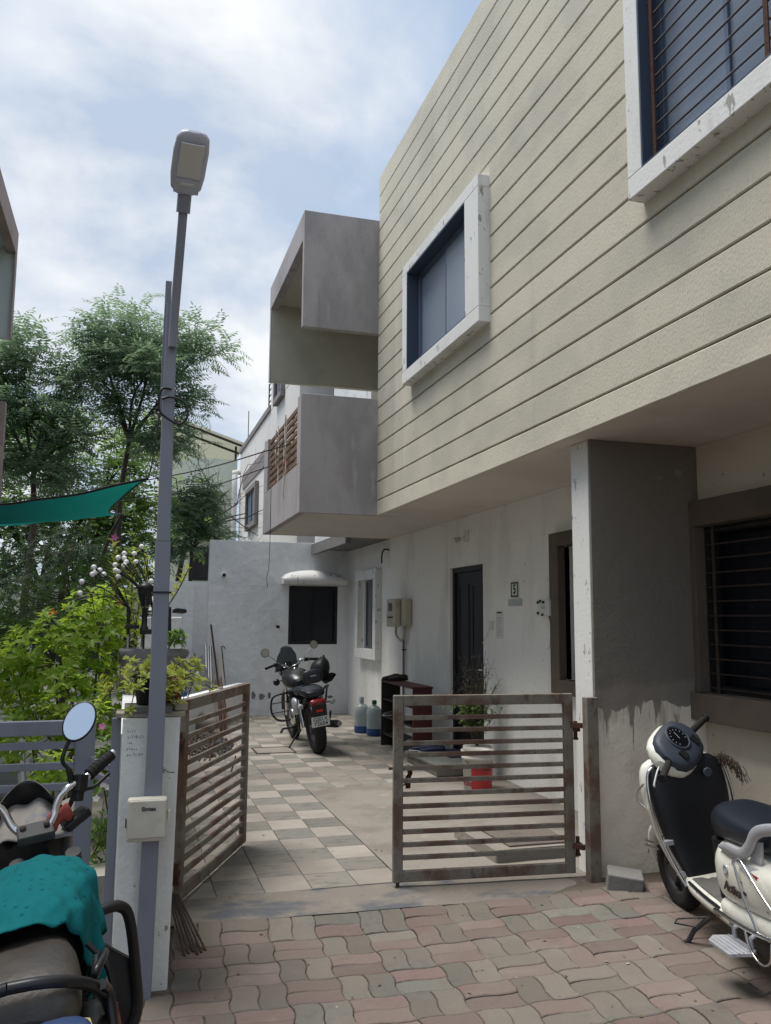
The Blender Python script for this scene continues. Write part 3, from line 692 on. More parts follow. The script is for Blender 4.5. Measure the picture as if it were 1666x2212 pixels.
for (x0, z0), (x1, z1) in zip(pts, pts[1:]): ck.bar((x0, 4.0705, z0), (x1, 4.0705, z1), .002, .0028)
part(ck, 'crack', M['black'], pillar)

lamp = thing('street_lamp', 'grey steel street lamp pole with flat oval head leaning over the gate', 'street lamp', (.15, 4.0, -.05))
def sq(c, w): return [(c[0] - w / 2, c[1] - w / 2, c[2]), (c[0] + w / 2, c[1] - w / 2, c[2]), (c[0] + w / 2, c[1] + w / 2, c[2]), (c[0] - w / 2, c[1] + w / 2, c[2])]
p = MB(); p.loft([sq((.128, 4.0, -.06), .072), sq((.143, 4.0, 1.0), .072), sq((.142, 4.005, 1.895), .066)], True, False, False); part(p, 'lower_pole', M['grey_steel'], lamp, bevel=.004)
p = MB(); p.loft([sq((.142, 4.005, 1.897), .060), sq((.140, 4.01, 3.02), .050)], True, False, False); part(p, 'upper_pole', M['grey_steel'], lamp, bevel=.003)
p = MB(); p.loft([sq((.116, 4.035, 2.5), .028), sq((.122, 4.035, 3.14), .028)], True, False, False); part(p, 'cable_channel', M['grey_steel'], lamp)
p = MB(); p.tube([(.147, 3.965, 2.80), (.150, 3.955, 2.93), (.166, 3.80, 3.40), (.168, 3.77, 3.46)], .0205, 12); part(p, 'arm', M['grey_steel'], lamp)
p = MB(); p.tube([(.1655, 3.805, 3.385), (.169, 3.755, 3.49)], .031, 12); part(p, 'socket', M['grey_steel'], lamp)
ha = Vector((.169, 3.765, 3.470)); hd = Vector((.014, -.325, .10)); hl = hd.length; hd.normalize(); hs = Vector((1, 0, 0)); hu = hs.cross(hd) * 1.0
if hu.z < 0: hu = -hu
M['lamp_body'] = mat('lamp_body', (.52, .56, .66), rough=.45, spec=.4)
M['lamp_lens'] = mat('lamp_lens', (.70, .72, .74), rough=.35, spec=.5)
p = MB(); rings = []
for t, w, h in ((0, .030, .030), (.03, .052, .034), (.10, .068, .036), (.3, .075, .034), (.7, .075, .028), (.9, .068, .022), (.97, .052, .016), (1, .025, .006)):
    rings.append(ring(ha + hd * (hl * t) + hu * .004, hs, hu, w, h, 20, 3.4))
p.loft(rings, True); head = part(p, 'lamp_head', M['lamp_body'], lamp)
def lens(t0, t1, w, d0, m, nm):
    q = MB(); rr = []
    for t in (t0, t1):
        c_ = ha + hd * (hl * t) - hu * d0
        rr.append(c_)
    for (a_, b_) in ((rr[0], rr[1]),): q.bar(a_, b_, w, .006, tuple(hu))
    part(q, nm, m, head, bevel=.012 if w > .08 else 0)
lens(.34, .90, .098, .031, M['lamp_lens'], 'light_panel')
lens(.06, .30, .11, .032, M['lamp_body'], 'driver_cover')
lens(.22, .255, .06, .0365, M['lamp_lens'], 'rating_label')
loop = cr([(.15, 3.968, 2.60), (.105, 3.95, 2.59), (.098, 3.95, 2.50), (.13, 3.94, 2.46), (.19, 3.93, 2.43), (.225, 3.93, 2.47), (.21, 3.94, 2.535), (.15, 3.955, 2.56), (.11, 3.962, 2.55)], 5)
p = MB(); p.tube(loop, .006, 6); part(p, 'cable_loop', M['black'], lamp)
p = MB(); p.frame('X', 0, 0, 0, 0, 0, 0, 0) if False else p.box(.100, .186, 3.963, 4.045, 1.66, 1.668); part(p, 'wire_tie', M['black'], lamp)

M['box_pvc'] = mat('box_pvc', (.62, .60, .53), [((.5, .48, .42), 6, .45, .65, I3, .6), ((.3, .28, .24), 30, .66, .72, I3, .5)], .55, spec=.4)
jb = thing('junction_box', 'cream plastic junction box marked with the maker name on the lamp pole', 'junction box', (.12, 3.93, .6))
p = MB(); p.box(.034, .200, 3.90, 3.962, .604, .783); part(p, 'box_body', M['box_pvc'], jb, bevel=.012)
p = MB(); p.box(.040, .194, 3.889, 3.899, .622, .778); lid = part(p, 'lid', M['box_pvc'], jb, bevel=.008)
t_ = xform(text_mb('Sintex', .024, .0006, 0, .0009, 1.0), face_frame((.122, 3.8885, .742), (1, 0, 0), (0, 0, 1))); part(t_, 'lettering', M['ink'], lid)
p = MB(); p.box(.201, .214, 3.905, 3.93, .685, .73); part(p, 'clasp', M['box_pvc'], jb, bevel=.003)
p = MB(); p.box(.028, .0335, 3.91, 3.935, .665, .70); part(p, 'hinge', M['iron'], jb)

def make_gate(name, label, a, b, zt, stile_w, latch):
    """slatted steel gate from hinge a to free end b"""
    a, b = Vector(a), Vector(b); L = (b - a).length; ang = math.atan2(b.y - a.y, b.x - a.x)
    g = thing(name, label, 'gate', (0, 0, 0), 'pair of rusty slatted gates')
    H = zt - .03; w = .058; t = .038
    for x0, nm in ((0, 'stile'), (L - w, 'stile')):
        m_ = MB(); m_.box(x0, x0 + w, -t / 2, t / 2, 0, H); part(m_, nm, M['rust_paint'], g, bevel=.004)
    m_ = MB(); m_.box(w, L - w, -t / 2 + .001, t / 2 - .001, H - .062, H - .0005); part(m_, 'top_rail', M['rust_paint'], g, bevel=.004)
    m_ = MB(); m_.box(w, L - w, -t / 2 + .001, t / 2 - .001, .0005, .062); part(m_, 'bottom_rail', M['rust_paint'], g, bevel=.004)
    n = 12; pitch = (H - .124) / (n + 1)
    for k in range(n):
        z = .062 + pitch * (k + 1); dz = random.gauss(0, .0015)
        m_ = MB(); m_.box(w, L - w, -.014, .014, z - .0125 + dz, z + .0125 + dz); part(m_, 'slat', M['rust_paint'], g, bevel=.002)
    for z in (.16, H - .22):
        m_ = MB(); m_.box(-.045, -.002, -.02, .02, z - .012, z + .012); m_.tube([(-.022, 0, z - .05), (-.022, 0, z + .05)], .013, 8); m_.tube([(-.022, 0, z - .062), (-.022, 0, z - .05)], .019, 6); part(m_, 'hinge', M['rust'], g)
    if latch == 'bolt':
        z = .062 + pitch * 8
        m_ = MB(); m_.tube([(L + .02, -.034, z - .005), (L - .26, -.034, z + .002)], .0085, 8); bo = part(m_, 'bolt', M['rust'], g)
        for x in (L - .03, L - .10, L - .2): 
            m_ = MB(); m_.tube([(x - .011, -.034, z), (x + .011, -.034, z)], .0135, 8); part(m_, 'guide', M['rust'], bo)
        m_ = MB(); m_.prism([(L - .125, -.045, z), (L - .095, -.045, z), (L - .098, -.045, z - .04), (L - .085, -.045, z - .06), (L - .085, -.045, z - .125), (L - .115, -.045, z - .125), (L - .118, -.045, z - .06), (L - .128, -.045, z - .04)], (0, .005, 0)); part(m_, 'hasp', M['rust'], bo)
        m_ = MB(); m_.tube([(L - w - .0, -.022, z - .105), (L - w - .02, -.03, z - .10), (L - w - .022, -.03, z - .08), (L - w, -.022, z - .075)], .005, 6); part(m_, 'staple', M['rust'], g)
        m_ = MB(); m_.tube([(L - .03, 0, .0), (L - .03, 0, -.03)], .011, 8); part(m_, 'drop_bolt', M['rust'], g)
    else:
        z = .062 + pitch * 8
        m_ = MB(); m_.tube([(L - .14, .03, z), (L + .02, .03, z)], .008, 8); bo = part(m_, 'bolt', M['rust'], g)
        m_ = MB(); m_.tube(cr([(L + .005, .03, z - .014), (L + .03, .03, z - .016), (L + .04, .03, z), (L + .03, .03, z + .016), (L + .005, .03, z + .014)], 4), .006, 6); part(m_, 'eye', M['rust'], bo)
        m_ = MB(); m_.bar((L - .16, .025, z - .05), (L - .26, .03, z - .16), .006, .012); part(m_, 'loose_hook', M['rust'], g)
    g.location = (a.x, a.y, .03); g.rotation_euler = (0, 0, ang)
    return g
make_gate('slatted_gate', 'rusty slatted gate half closed beside the brown fin wall, latch bolt showing', (2.675, 4.86, .03), (1.545, 4.965, .03), 1.10, .058, 'bolt')
make_gate('slatted_gate', 'rusty slatted gate swung open into the yard beside the gate pillar', (.315, 4.93, .03), (.83, 6.12, .03), 1.10, .058, 'ring')
gp = thing('gate_post', 'square steel gate post streaked with rust against the white fin', 'gate post', (2.74, 4.75, 0))
p = MB(); p.box(2.700, 2.776, 4.715, 4.776, -.1, 1.085); part(p, 'post', M['rust_paint'], gp, bevel=.004)
for z in (.19, .91):
    p = MB(); p.bar((2.705, 4.79, z), (2.66, 4.85, z), .02, .03); part(p, 'hinge_lug', M['rust'], gp)
hp = MB(); hp.box(.255, .30, 4.70, 4.76, -.05, 0.0)
gl = MB(); gl.box(.27, .31, 4.90, 4.955, -.1, 1.06); 

gg = thing('grey_gate', 'blue-grey slatted gate of the neighbouring garden, behind the covered motorcycle', 'gate', (-.7, 4.5, 0))
p = MB(); p.box(-.215, -.125, 4.48, 4.52, .03, 1.055); part(p, 'stile', M['grey_steel'], gg, bevel=.003)
p = MB(); p.box(-1.6, -.215, 4.481, 4.519, .985, 1.054); part(p, 'top_rail', M['grey_steel'], gg, bevel=.003)
p = MB(); p.box(-1.6, -.215, 4.481, 4.519, .031, .1); part(p, 'bottom_rail', M['grey_steel'], gg, bevel=.003)
for k in range(9):
    z = .14 + k * .0975
    p = MB(); p.box(-1.6, -.216, 4.488, 4.512, z, z + .034); part(p, 'slat', M['grey_steel'], gg, bevel=.002)
p = MB(); p.box(-.048, -.006, 4.20, 4.26, -.05, 1.09); post = part(p, 'gate_post', M['grey_steel'], gg, bevel=.003)
for z in (.86, .80):
    p = MB(); p.bar((-.13, 4.47, z), (-.045, 4.25, z), .012, .028); part(p, 'hinge_strap', M['grey_steel'], post)
p = MB(); p.tube([(-.13, 4.468, .78), (-.13, 4.468, .88)], .014, 8); part(p, 'hinge_barrel', M['grey_steel'], gg)

# ------------------------------------------------------------------ things fixed to the door wall
M['meter'] = mat('meter', (.48, .44, .36), [((.36, .32, .25), 5, .45, .65, I3, .6)], .5, spec=.4)
em = thing('electricity_meter', 'dusty beige electricity meter with a looped conduit on the wall', 'electricity meter', (XW - .07, 11.15, 1.4))
p = MB(); p.box(XW - .115, XW - .002, 10.78, 11.18, 1.46, 1.83); part(p, 'backing_box', M['meter'], em, bevel=.02)
p = MB(); p.box(XW - .20, XW - .116, 10.92, 11.32, 1.45, 1.83); mbx = part(p, 'case', M['meter'], em, bevel=.02)
p = MB(); p.box(XW - .206, XW - .201, 11.05, 11.2, 1.66, 1.77); part(p, 'display', M['darkglass'], mbx)
p = MB(); p.box(XW - .204, XW - .201, 11.0, 11.24, 1.57, 1.59); part(p, 'label_strip', M['iron'], mbx)
p = MB(); p.tube(cr([(XW - .1, 11.18, 1.46), (XW - .1, 11.17, 1.34), (XW - .07, 11.05, 1.27), (XW - .06, 10.95, 1.33), (XW - .06, 10.93, 1.5)], 5), .018, 8); part(p, 'conduit_loop', M['meter'], em)
p = MB(); p.tube([(XW - .03, 11.06, 1.30), (XW - .03, 11.06, .02)], .016, 8); pp = part(p, 'conduit', M['cement'], em)
p = MB(); p.box(XW - .05, XW - .001, 11.03, 11.09, 1.14, 1.155); part(p, 'clip', M['iron'], pp)
M['plate'] = mat('plate', (.42, .45, .44), [((.32, .35, .34), 14, .45, .65, I3, .6)], .5)
M['enamel'] = mat('enamel', (.62, .63, .58), rough=.45)
sg = thing('number_plate', 'small framed house number 5 plate on the wall above the grey strip', 'house number', (XW, 7.62, 1.78))
p = MB(); p.box(XW - .012, XW - .001, 7.54, 7.695, 1.775, 1.918); part(p, 'plate_face', M['enamel'], sg, bevel=.002)
p = MB(); p.frame('X', XW - .016, XW - .0125, 7.54, 7.695, 1.775, 1.918, .014); part(p, 'rim', M['darkframe'], sg)
t_ = xform(text_mb('5', .125, .001, 0, .003), face_frame((XW - .0135, 7.617, 1.846), (0, -1, 0), (0, 0, 1))); part(t_, 'numeral', M['ink'], sg)
p = MB(); p.box(XW - .012, XW - .001, 7.475, 7.765, 1.69, 1.755); q = single(p, 'name_plate', M['plate'], 'blank grey metal name plate just under the house number', 'name plate', bevel=.002)
p = MB(); p.box(XW - .004, XW - .001, 7.91, 8.085, 1.365, 1.645); nt = thing('notice_sheet', 'white printed notice sheet taped to the wall beside the door', 'notice', (XW, 8, 1.36)); M['paper'] = mat('paper', (.66, .65, .62), rough=.8)
part(p, 'sheet', M['paper'], nt)
p = MB(); p.box(XW - .0055, XW - .0042, 7.94, 8.055, 1.618, 1.634)
part(p, 'headline', M['ink'], nt)
M['greyink'] = mat('greyink', (.42, .42, .42), rough=.8)
p = MB(); rr = random.Random(4)
for k in range(13): p.box(XW - .0055, XW - .0042, 7.93 + rr.uniform(0, .05), 8.065, 1.395 + k * .015, 1.400 + k * .015)
part(p, 'print_lines', M['greyink'], nt)
p = MB(); p.box(XW - .02, XW - .001, 8.15, 8.235, 1.45, 1.545); sw = thing('bell_switch', 'small cream bell switch on the wall next to the door', 'switch', (XW, 8.19, 1.45)); part(p, 'base', M['box_pvc'], sw, bevel=.004)
p = MB(); p.box(XW - .026, XW - .0205, 8.175, 8.21, 1.475, 1.52); part(p, 'button', M['enamel'], sw)
p = MB(); p.tube(cr([(XW - .012, 8.235, 1.46), (XW - .01, 8.3, 1.40), (XW - .01, 8.42, 1.31)], 4), .003, 5); part(p, 'cord', M['box_pvc'], sw)
sb = thing('switch_box', 'white fuse switch box with black knobs and a dangling wire', 'switch box', (XW, 6.87, 1.55))
p = MB(); p.box(XW - .09, XW - .001, 6.76, 6.99, 1.59, 1.735); bx = part(p, 'case', M['enamel'], sb, bevel=.004)
for y, z in ((6.965, 1.71), (6.965, 1.615), (6.92, 1.72), (6.88, 1.60), (6.86, 1.71)):
    p = MB(); p.box(XW - .10, XW - .0905, y - .014, y + .014, z - .011, z + .011); part(p, 'knob', M['black'], bx)
p = MB(); p.box(XW - .094, XW - .0905, 6.84, 6.90, 1.65, 1.68); part(p, 'label_plate', M['greyink'], bx)
p = MB(); p.tube(cr([(XW - .05, 6.84, 1.592), (XW - .05, 6.82, 1.55), (XW - .04, 6.83, 1.50), (XW - .045, 6.80, 1.47)], 4), .006, 5); p.tube(cr([(XW - .05, 6.80, 1.592), (XW - .05, 6.78, 1.55), (XW - .04, 6.80, 1.49)], 4), .004, 5); part(p, 'tail_wires', M['iron'], sb)
p = MB(); p.tube(cr([(XW - .04, 6.80, 1.48), (XW - .04, 6.84, 1.40), (XW - .035, 6.86, 1.34), (XW - .035, 6.90, 1.30)], 5), .004, 5); part(p, 'dangling_wire', M['meter'], sb)
lb = thing('lamp_holder', 'bare lamp holder on a square wall plate under the soffit', 'lamp holder', (XW, 8.86, 2.47))
p = MB(); p.box(XW - .018, XW - .001, 8.80, 8.93, 2.42, 2.545); part(p, 'wall_plate', M['enamel'], lb, bevel=.003)
p = MB(); p.tube([(XW - .018, 8.87, 2.475), (XW - .06, 8.90, 2.455)], .012, 8); part(p, 'stem', M['enamel'], lb)
p = MB(); p.lathe([(.018, 0), (.026, .03), (.03, .07)], 12, (XW - .06, 8.90, 2.455), Vector((-.9, .4, -.25)).to_track_quat('Z', 'Y').to_matrix()); part(p, 'socket', M['meter'], lb)
hk = MB(); hk.tube(cr([(XW - .005, 11.82, 2.55), (XW - .07, 11.84, 2.56), (XW - .10, 11.88, 2.50), (XW - .10, 11.89, 2.36)], 5), .012, 6)
single(hk, 'cable_stub', M['black'], 'short black cable stub bending out of the wall above the meter', 'cable')
M['orange_line'] = mat('orange_line', (.05, .05, .05), rough=.6)
def wire(pts, r, label, sag=0.0, m='black', name='overhead_wire'):
    w = MB(); w.tube(cr(pts, 8), r, 5); return single(w, name, M[m], label, 'wire')
wire([(1.78, 9.9, 3.62), (.4, 11.5, 3.40), (-3.0, 15.0, 3.20)], .008, 'upper black wire running from the balcony rail to the garden trees')
wire([(1.77, 11.2, 3.58), (.6, 12.3, 3.30), (-2.4, 14.8, 3.12)], .007, 'lower black wire tied to the far balcony post')
wire([(1.73, 11.0, 3.25), (1.735, 11.02, 2.6), (1.72, 10.98, 2.2), (1.70, 11.0, 2.08), (1.715, 11.0, 1.95)], .004, 'thin loose wire hanging down from the balcony')
rp = thing('washing_line', 'knotted white cord and pegs hanging on the balcony slats', 'cord', (1.74, 10.2, 3.2))
M['cord'] = mat('cord', (.55, .52, .46), rough=.9)
M['redcloth'] = mat('redcloth', (.30, .06, .05), [((.18, .035, .03), 20, .45, .65, I3, .6)], .9)
rr = random.Random(11)
for y, z0, z1 in ((9.95, 3.95, 3.15), (10.05, 4.0, 3.42), (10.5, 3.97, 3.25), (10.72, 3.95, 3.5), (10.1, 3.6, 2.98)):
    pts = [(1.735 + rr.uniform(-.01, .004), y + rr.uniform(-.04, .04), z0 + (z1 - z0) * t / 6) for t in range(7)]
    p = MB(); p.tube(cr(pts, 4), .006, 5); part(p, 'cord_strand', M['cord'], rp)
for y, z in ((9.98, 3.62), (10.06, 3.5), (10.5, 3.6), (10.7, 3.8)):
    p = MB(); p.ball((1.735, y, z), (.015, .025, .03), 8, 6); part(p, 'knot', M['cord'], rp)
p = MB(); p.ball((1.73, 10.03, 3.40), (.015, .03, .045), 8, 6); part(p, 'red_tag', M['redcloth'], rp)
# ------------------------------------------------------------------ vehicles (built along +x, left = +y, rear tyre contact at the origin)
YAX = Matrix(((1, 0, 0), (0, 0, 1), (0, -1, 0)))            # lathe axis laid along y
M['scoot_white'] = mat('scoot_white', (.74, .74, .66), [((.60, .57, .47), 3, .45, .68, I3, .75), ((.42, .38, .30), 5, .58, .72, (1, 1, .4), .5), ((.16, .09, .06), 26, .66, .68, I3, .85)], .34, spec=.5, coat=.3)
M['scoot_dark'] = mat('scoot_dark', (.006, .007, .010), [((.014, .014, .017), 6, .5, .7, I3, .5)], .5, spec=.4)
M['dash_grey'] = mat('dash_grey', (.035, .042, .058), [((.055, .06, .075), 6, .5, .7, I3, .5)], .55, spec=.4)
M['seat_vinyl'] = mat('seat_vinyl', (.010, .014, .022), [((.02, .025, .035), 5, .5, .7, I3, .6)], .38, [(.12, 120, I3)], spec=.5)
M['silver'] = mat('silver', (.42, .43, .46), [((.32, .33, .35), 7, .5, .7, I3, .5)], .38, metal=.3, spec=.5)
M['mat_grey'] = mat('mat_grey', (.11, .105, .10), [((.07, .068, .066), 14, .5, .7, I3, .6)], .85, [(.4, 40, I3)])
M['red_decal'] = mat('red_decal', (.24, .02, .03), rough=.4, spec=.5)
M['lens_red'] = mat('lens_red', (.20, .008, .016), rough=.18, spec=.6)
M['engine'] = mat('engine', (.06, .06, .062), [((.12, .1, .085), 10, .5, .7, I3, .6)], .6, metal=.4)
M['dial'] = mat('dial', (.006, .007, .009), rough=.15, spec=.6)
M['lens_clear'] = mat('lens_clear', (.36, .36, .36), rough=.2, spec=.6)

def tyre(parent, c, r, w, name='wheel', rim='silver', spokes=6):
    t = MB(); pr = []
    for k in range(13):
        a = math.pi * k / 12
        pr.append((r - w * .48 + w * .48 * math.sin(a), -w / 2 * math.cos(a)))
    pr = [(r - w * .95, -w * .36)] + pr + [(r - w * .95, w * .36)]
    rings = [[Vector(c) + YAX @ Vector((q * math.cos(2 * math.pi * k / 36), q * math.sin(2 * math.pi * k / 36), z)) for k in range(36)] for q, z in pr]
    t.loft(rings, False, True); wh_ = part(t, name, M['rubber'], parent)
    tr = MB()
    for k in range(40):
        a = 2 * math.pi * k / 40
        for s in (-1, 1):
            p0 = Vector(c) + Vector((math.cos(a) * (r + .001), s * w * .05, math.sin(a) * (r + .001))); a2 = a + .07
            p1 = Vector(c) + Vector((math.cos(a2) * (r - w * .12), s * w * .36, math.sin(a2) * (r - w * .12)))
            tr.bar(p0, p1, .012, .006, (p0 - Vector(c)))
    part(tr, 'tread', M['rubber'], wh_)
    rm = MB(); rm.lathe([(r - w * .9, -w * .34), (r - w * 1.08, -w * .3), (r - w * 1.08, w * .3), (r - w * .9, w * .34)], 30, c, YAX, True, False)
    hub = MB(); hub.lathe([(.05, -w * .45), (.06, -w * .2), (.06, w * .2), (.05, w * .45)], 16, c, YAX)
    for k in range(spokes):
        a = 2 * math.pi * k / spokes; d = Vector((math.cos(a), 0, math.sin(a))); hub.bar(Vector(c) + d * .05, Vector(c) + d * (r - w * 1.05), .02 if spokes < 9 else .006, .026 if spokes < 9 else .006, (0, 1, 0))
    part(rm, 'rim', M[rim], wh_); part(hub, 'hub', M[rim], wh_)
    return wh_
def body(parent, name, m, secs, n=20, p=2.6, caps=True, axis='x'):
    """loft of superelliptic sections: (x, y, z, half width, half height)"""
    b = MB(); rings = []
    secs2 = []
    P = [Vector((s[0], s[1], s[2])) for s in secs]; W = [Vector((s[3], s[4], 0)) for s in secs]
    cp = cr(P, 4); cw = cr(W, 4)
    for c_, w_ in zip(cp, cw):
        if axis == 'x': rings.append(ring(c_, (0, 1, 0), (0, 0, 1), max(.002, w_.x), max(.002, w_.y), n, p))
        else: rings.append(ring(c_, (0, 1, 0), (1, 0, 0), max(.002, w_.x), max(.002, w_.y), n, p))
    b.loft(rings, caps); return part(b, name, m, parent)

def build_scooter():
    s = thing('motor_scooter', 'white motor scooter with black seat and black leg shield parked by the stained wall', 'scooter')
    tyre(s, (0, 0, .215), .215, .10, rim='engine'); tyre(s, (1.24, 0, .215), .215, .095, rim='engine')
    # front mudguard with its chrome guard
    b = MB(); rings = []
    for k in range(13):
        a = R(-5 + 150 * k / 12); cx_, cz_ = 1.24 + .255 * math.cos(a), .225 + .255 * math.sin(a)
        w = .075 * (.55 + .45 * math.sin(math.pi * (k + 1) / 14)); d = Vector((math.cos(a), 0, math.sin(a)))
        rings.append(ring((cx_, 0, cz_), (0, 1, 0), d, w, .022 + .012 * math.sin(math.pi * k / 12), 14, 2.6))
    b.loft(rings, True); part(b, 'front_mudguard', M['scoot_white'], s)
    b = MB(); b.tube(cr([(1.20, .115, .40), (1.40, .11, .37), (1.535, .05, .33), (1.54, 0, .325), (1.535, -.05, .33), (1.40, -.11, .37), (1.20, -.115, .40)], 5), .007, 8); part(b, 'mudguard_rail', M['chrome'], s)
    b = MB(); b.tube(cr([(1.22, .112, .36), (1.40, .112, .345), (1.53, .05, .30), (1.53, -.05, .30), (1.40, -.112, .345)], 5), .006, 8); part(b, 'mudguard_rail', M['chrome'], s)
    # leg shield: white outer shell and black inner panel
    z_ = [.27, .36, .50, .66, .80, .88, .915]; xs = [.90, .935, .965, .99, 1.005, 1.01, 1.01]; hw = [.13, .165, .205, .232, .235, .215, .17]; dp = [.03, .05, .075, .085, .075, .05, .02]
    body(s, 'leg_shield', M['scoot_white'], [(x + .028, 0, z, w, d) for x, z, w, d in zip(xs, z_, hw, dp)], 22, 3.0, axis='z')
    body(s, 'inner_panel', M['scoot_dark'], [(x - .055 - .02 * (z < .4), 0, z + .002, w - .012, d * .7) for x, z, w, d in zip(xs, z_, hw, dp)], 22, 3.4, axis='z')
    b = MB(); b.lathe([(.026, 0), (.026, .006), (.02, .008)], 18, (.872, -.095, .835), Vector((-1, 0, .1)).to_track_quat('Z', 'Y').to_matrix()); part(b, 'ignition_lock', M['dash_grey'], s)
    for y in (1, -1):
        b = MB(); b.tube(cr([(.955, y * .16, .90), (.945, y * .222, .86), (.925, y * .243, .74), (.905, y * .238, .60), (.875, y * .213, .46), (.83, y * .178, .33), (.80, y * .165, .285)], 5), .009, 8); g = part(b, 'shield_rail', M['chrome'], s)
        for z, w in ((.50, .222), (.335, .178)):
            b = MB(); b.box(.84 + .12 * (z - .335), .875 + .12 * (z - .335), y * w - (.05 if y > 0 else .0), y * w + (.0 if y > 0 else .05), z - .012, z + .012); part(b, 'clamp', M['silver'], g)
        b = MB(); b.tube(cr([(.99, y * .235, .80), (1.03, y * .262, .75), (1.04, y * .262, .70), (1.0, y * .238, .66)], 4), .006, 6); part(b, 'shield_loop', M['chrome'], s)
    # steering column and bar cowl, turned to the left
    ax = Vector((.97, 0, .90)); st = Matrix.Translation(ax) @ Matrix.Rotation(R(42), 4, Vector((-.42, 0, .91))) @ Matrix.Translation(-ax)
    def spart(mb, nm, m, parent): xform(mb, st); return part(mb, nm, m, parent)
    nrm = Vector((-.80, 0, .60)); uu = Vector((.60, 0, .80)); dc = Vector((.955, 0, .985))
    YW = ((-.172, .22), (-.158, .55), (-.12, .85), (-.06, .98), (0, 1.0), (.06, .98), (.12, .85), (.158, .55), (.172, .22))
    b = MB(); b.loft([ring(dc + Vector((0, y, 0)), nrm, uu, .046 * (.5 + .5 * w), .135 * w, 18, 2.9) for y, w in YW], True); cowl = spart(b, 'bar_cowl', M['dash_grey'], s)
    b = MB(); b.loft([ring(dc - nrm * .042 + Vector((0, y * 1.06, 0)) + uu * .004, nrm, uu, .058 * (.4 + .6 * w), .145 * w, 18, 2.3) for y, w in YW], True); spart(b, 'front_cowl', M['scoot_white'], s)
    b = MB(); b.loft([ring((.958 - .0 * k, 0, .76 + .1 * k), (1, 0, 0), (0, 1, 0), .045, .065, 14, 2.6) for k in (0, 1, 2)], True); spart(b, 'steering_neck', M['dash_grey'], s)
    gc = dc + nrm * .044 + uu * .03; q = nrm.to_track_quat('Z', 'Y').to_matrix()
    b = MB(); b.lathe([(.080, -.004), (.080, .006), (.072, .011), (.066, .006)], 26, gc, q); dl = spart(b, 'instrument_bezel', M['dash_grey'], s)
    b = MB(); b.lathe([(.065, -.002), (.064, .007)], 26, gc, q); spart(b, 'dial', M['dial'], dl)
    b = MB(); fr = face_frame(gc + nrm * .0075, (0, -1, 0), uu)
    for k in range(11):
        a = R(215 - 25 * k); b.add([fr @ Vector((math.cos(a + e) * rr_, math.sin(a + e) * rr_, 0)) for rr_, e in ((.046, -.03), (.056, -.025), (.056, .025), (.046, .03))], [(0, 1, 2, 3)])
    b.add([fr @ Vector(v) for v in ((-.002, -.01, .0004), (.002, -.01, .0004), (.012, .034, .0004), (.009, .036, .0004))], [(0, 1, 2, 3)])
    spart(b, 'dial_marks', M['lens_clear'], dl)
    for y in (.085, -.085):
        b = MB(); b.obox(dc + nrm * .044 - uu * .045 + Vector((0, y, 0)), .05, .045, .016, (0, R(-53), 0)); spart(b, 'switch', M['black'], cowl)
    for y in (1, -1):
        b = MB(); b.tube([(.955, y * .14, .975), (.94, y * .20, .98), (.915, y * .345, .98)], [.022, .019, .019], 10); gr = spart(b, 'handlebar_grip', M['rubber'], s)
        b = MB(); b.tube([(.916, y * .340, .98), (.914, y * .352, .98)], .023, 10); spart(b, 'grip_end', M['rubber'], gr)
        b = MB(); b.tube(cr([(.99, y * .15, .975), (1.01, y * .2, .955), (1.0, y * .30, .93), (.99, y * .33, .925)], 4), .006, 6); spart(b, 'brake_lever', M['silver'] if y > 0 else M['black'], gr)
    # floor, body, seat
    body(s, 'floorboard', M['scoot_white'], [(.34, 0, .255, .19, .035), (.45, 0, .262, .185, .04), (.62, 0, .268, .178, .035), (.78, 0, .28, .165, .035), (.89, 0, .31, .13, .03)], 20, 4)
    b = MB(); b.sheet(lambda u, v: (.45 + .38 * u, (v - .5) * (.30 - .05 * u), .304 + .012 * u + .006 * mnoise.noise(Vector((u * 5, v * 6, 1)))), 10, 10); part(b, 'floor_mat', M['mat_grey'], s)
    for y in (1, -1):
        b = MB(); b.tube(cr([(.44, y * .178, .293), (.60, y * .172, .300), (.78, y * .158, .312)], 4), .008, 6); part(b, 'floor_trim', M['scoot_dark'], s)
    body(s, 'body_shell', M['scoot_white'], [(.47, 0, .46, .10, .12), (.44, 0, .47, .155, .15), (.36, 0, .475, .195, .165), (.15, 0, .49, .215, .165), (-.10, 0, .51, .215, .15), (-.32, 0, .56, .18, .11), (-.47, 0, .61, .12, .06), (-.50, 0, .62, .06, .03)], 28, 2.8)
